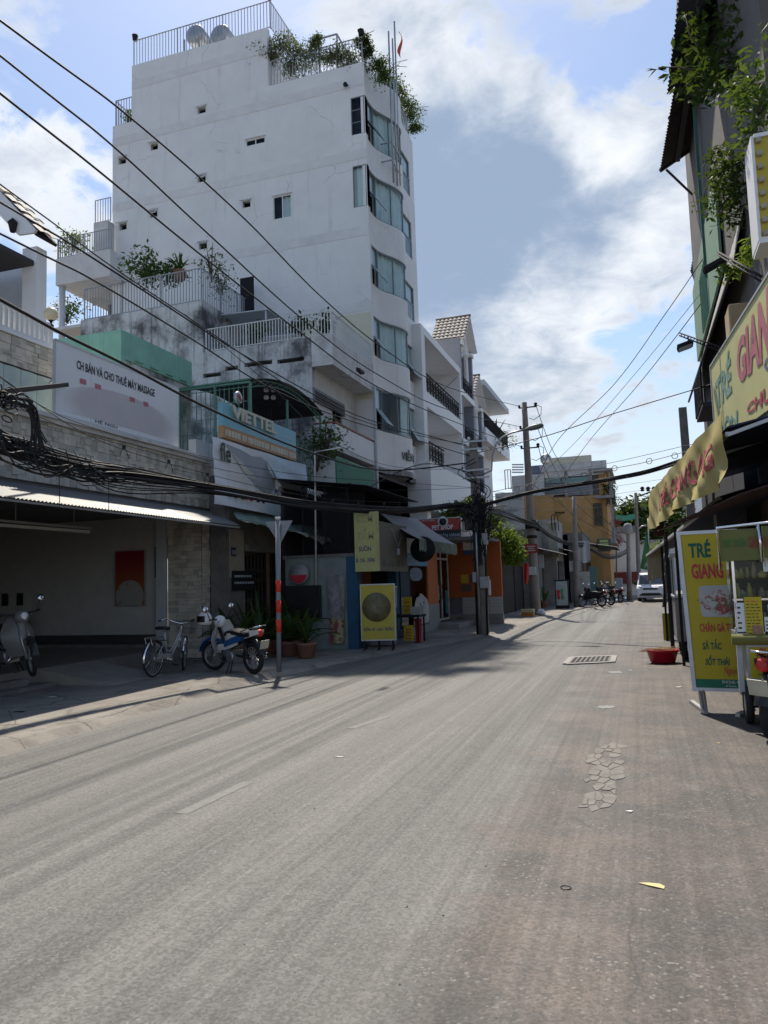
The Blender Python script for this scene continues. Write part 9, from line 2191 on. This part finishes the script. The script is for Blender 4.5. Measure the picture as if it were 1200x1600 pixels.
# cables coming off the bracket arm down into the bundle
for k in range(18):
    s_ = r2.random(); p = at(-15+25*s_, 614+r2.uniform(-8, 18), X=-7.65+r2.uniform(-.1, .1)); e = at(40+35*r2.random(), 700+r2.uniform(-12, 18), X=-7.75)
    mb = MB(); mb.tube(spline([p, at(30+18*r2.random(), 618+r2.uniform(-4, 20), X=-7.65), at(48+12*r2.random(), 650+r2.uniform(-10, 10), X=-7.7), e], 6), r2.choice((.009, .012)), 5); mb.build('drop_cable', cablem, bun)
for k in range(9):
    c_ = at(5+r2.uniform(-8, 14), 625+r2.uniform(-16, 30), X=-7.6); mb = MB(); mb.torus(c_, r2.uniform(.06, .12), .009, V((1, r2.gauss(0, .4), r2.gauss(0, .4))), 20, 5); mb.build('cable_coil', cablem, bun)
# catenary messenger with hangers above bundle
ms_pts = [at(x, y, X=X_) for x, y, X_ in ((0, 588, -7.9), (110, 665, -7.8), (200, 705, -7.65), (330, 742, -7.35), (430, 766, -6.9), (520, 780, -6.4), (640, 786, -5.6))]
mb = MB(); mb.tube(spline(ms_pts, 6), .006, 5); mb.build('messenger_wire', cablem, bun)
for x, y, X_ in ((195, 700, -7.66), (265, 722, -7.5), (325, 742, -7.36), (432, 768, -6.88), (480, 775, -6.6), (520, 782, -6.4), (560, 786, -6.2), (600, 788, -5.85)):
    c_ = at(x, y, X=X_); mb = MB(); mb.tube(spline([c_+V((0, -.12, -.14)), c_+V((0, -.06, -.03)), c_+V((0, .03, -.03)), c_+V((0, .1, -.16))], 5), .006, 5); mb.cbox(c_+V((0, -.02, .01)), .03, .05, .05); mb.build('hanger', cablem, bun)
for i, (x, y, X_) in enumerate(((300, 707, -7.45), (360, 724, -7.2))): pass
for dy, lab in ((0, 'upper'), (14, 'lower')):
    wire('%s thin wire strung across the torn banner' % lab, [at(0, 590+dy*2.2, X=-8.2), at(120, 660+dy, X=-8.1), at(330, 716+dy, X=-7.7), at(470, 742+dy*.9, X=-7.1), at(600, 752+dy, X=-6.0), on_pole(b1, t1, .75)], .006)
for x, y0_, y1_ in ((92, 730, 800), (169, 742, 800)):
    wire('thin drop wire hanging over the %s of the garage awning' % ('left' if x < 100 else 'middle'), [at(x, y0_, X=-7.8), at(x+1, (y0_+y1_)/2, X=-7.8), at(x+1, y1_, X=-8.0)], .006)
# black tangle strapped round the pole
tg = thing('cable_tangle', 'dense black knot of cables and coils strapped around the concrete pole', 'cables', on_pole(b1, t1, .6))
cz = at(752, 792, Y=b1.y-.15)
for k in range(70):
    a_ = at(r2.gauss(752, 9), r2.gauss(790, 12), Y=b1.y-.15+r2.gauss(0, .12)); P_ = [a_]
    mode = r2.random()
    if mode < .55: e = at(r2.gauss(748, 7), r2.uniform(815, 885), Y=b1.y-.16+r2.gauss(0, .08))
    elif mode < .8: e = at(r2.uniform(690, 735), r2.gauss(797, 8), Y=b1.y-.4)
    else: e = at(r2.uniform(768, 800), r2.gauss(795, 12), Y=b1.y+.8)
    md = (a_+e)/2+V((r2.gauss(0, .1), r2.gauss(0, .08), -abs(r2.gauss(0, .12))))
    mb = MB(); mb.tube(spline([a_, md, e], 7), r2.choice((.01, .014, .018)), 5); mb.build('cable', cablem, tg)
for k in range(22):
    c_ = at(r2.gauss(750, 11), r2.gauss(800, 22), Y=b1.y-.2); mb = MB(); mb.torus(c_, r2.uniform(.08, .22), .013, V((r2.gauss(0, .3), 1, r2.gauss(0, .3))), 22, 5); mb.build('coil', cablem, tg)
for k in range(7):
    c_ = at(r2.gauss(737, 5), r2.uniform(795, 830), Y=b1.y-.22); mb = MB(); mb.cbox(c_, .14, .12, .24); mb.build('splice_box', blackp, tg, bev=.015)
for k in range(14):
    z_ = .62+.3*r2.random(); c_ = on_pole(b1, t1, z_); mb = MB(); mb.tube(spline([c_+V((r2.uniform(-.2, .2), -.16, 0)), c_+V((r2.uniform(-.5, .5), -.25, -.3)), c_+V((r2.uniform(-.3, .3), -.16, -.7))], 6), .012, 5); mb.build('cable', cablem, tg)
# bundles leaving the tangle
def bundle(label, core, n_, sp, loose=.05, r=(.012, .016, .02)):
    o = thing('cable_bundle', label, 'cables', core[0])
    for k in range(n_):
        a0 = r2.random()*6.28; rr = r2.random()**.5; P_ = [c_+V((math.cos(a0+i*.6), math.cos(a0+i*.6)*.3, math.sin(a0+i*.6)))*sp*rr+V((0, 0, -loose*r2.random())) for i, c_ in enumerate(core)]
        mb = MB(); mb.tube(spline(P_, 7), r2.choice(r), 5); mb.build('cable', cablem, o)
    return o
bundle('black cable bundle slung between the tangle pole and the tall round pole', [cz, at(790, 802, Y=27), at(815, 812, Y=31), at(838, 820, Y=b2p.y-.3)], 16, .12)
bundle('black cable bundle sagging from the tall round pole along the far shops', [at(838, 820, Y=b2p.y-.3), at(862, 838, Y=38), at(890, 849, Y=42), at(915, 852, Y=45), at(945, 868, Y=49), at(965, 868, Y=53), at(983, 858, Y=57)], 14, .14)
bundle('black cable bundle crossing the road to the right-hand building', [cz+V((.05, 0, .05)), at(830, 768, Y=22.5), at(900, 756, Y=21.5), at(1000, 738, Y=20), at(1092, 710, Y=19), V((2.2, 18.6, at(1120, 700, Y=18.6).z))], 10, .05)
mb = MB(); mb.tube(spline([at(770, 768, Y=23), at(900, 742, Y=21.5), at(1000, 724, Y=20), at(1092, 700, Y=19)], 8), .008, 5); o = mb.build('messenger_wire', cabgrey); tag(o, 'thin messenger wire just above the bundle crossing the road', 'wire')
for x in (808, 880, 912, 960, 1014, 1054):
    f = (x-770)/(1092-770); c_ = at(x, 768-f*68-1, Y=23-4*f); mb = MB(); mb.torus(c_-UZ*.08, .07, .008, V((.3, 1, 0)), 14, 4); mb.build('hanger', cablem, o)
for i in range(9):
    p = on_pole(b2p, t2p, .40+.03*r2.random()); 
    mb = MB(); mb.torus(p, .26+.02*r2.random(), .016, V((r2.gauss(0, .2), r2.gauss(0, .2), 1)), 24, 5); mb.build('cable_wrap', cablem, P2)
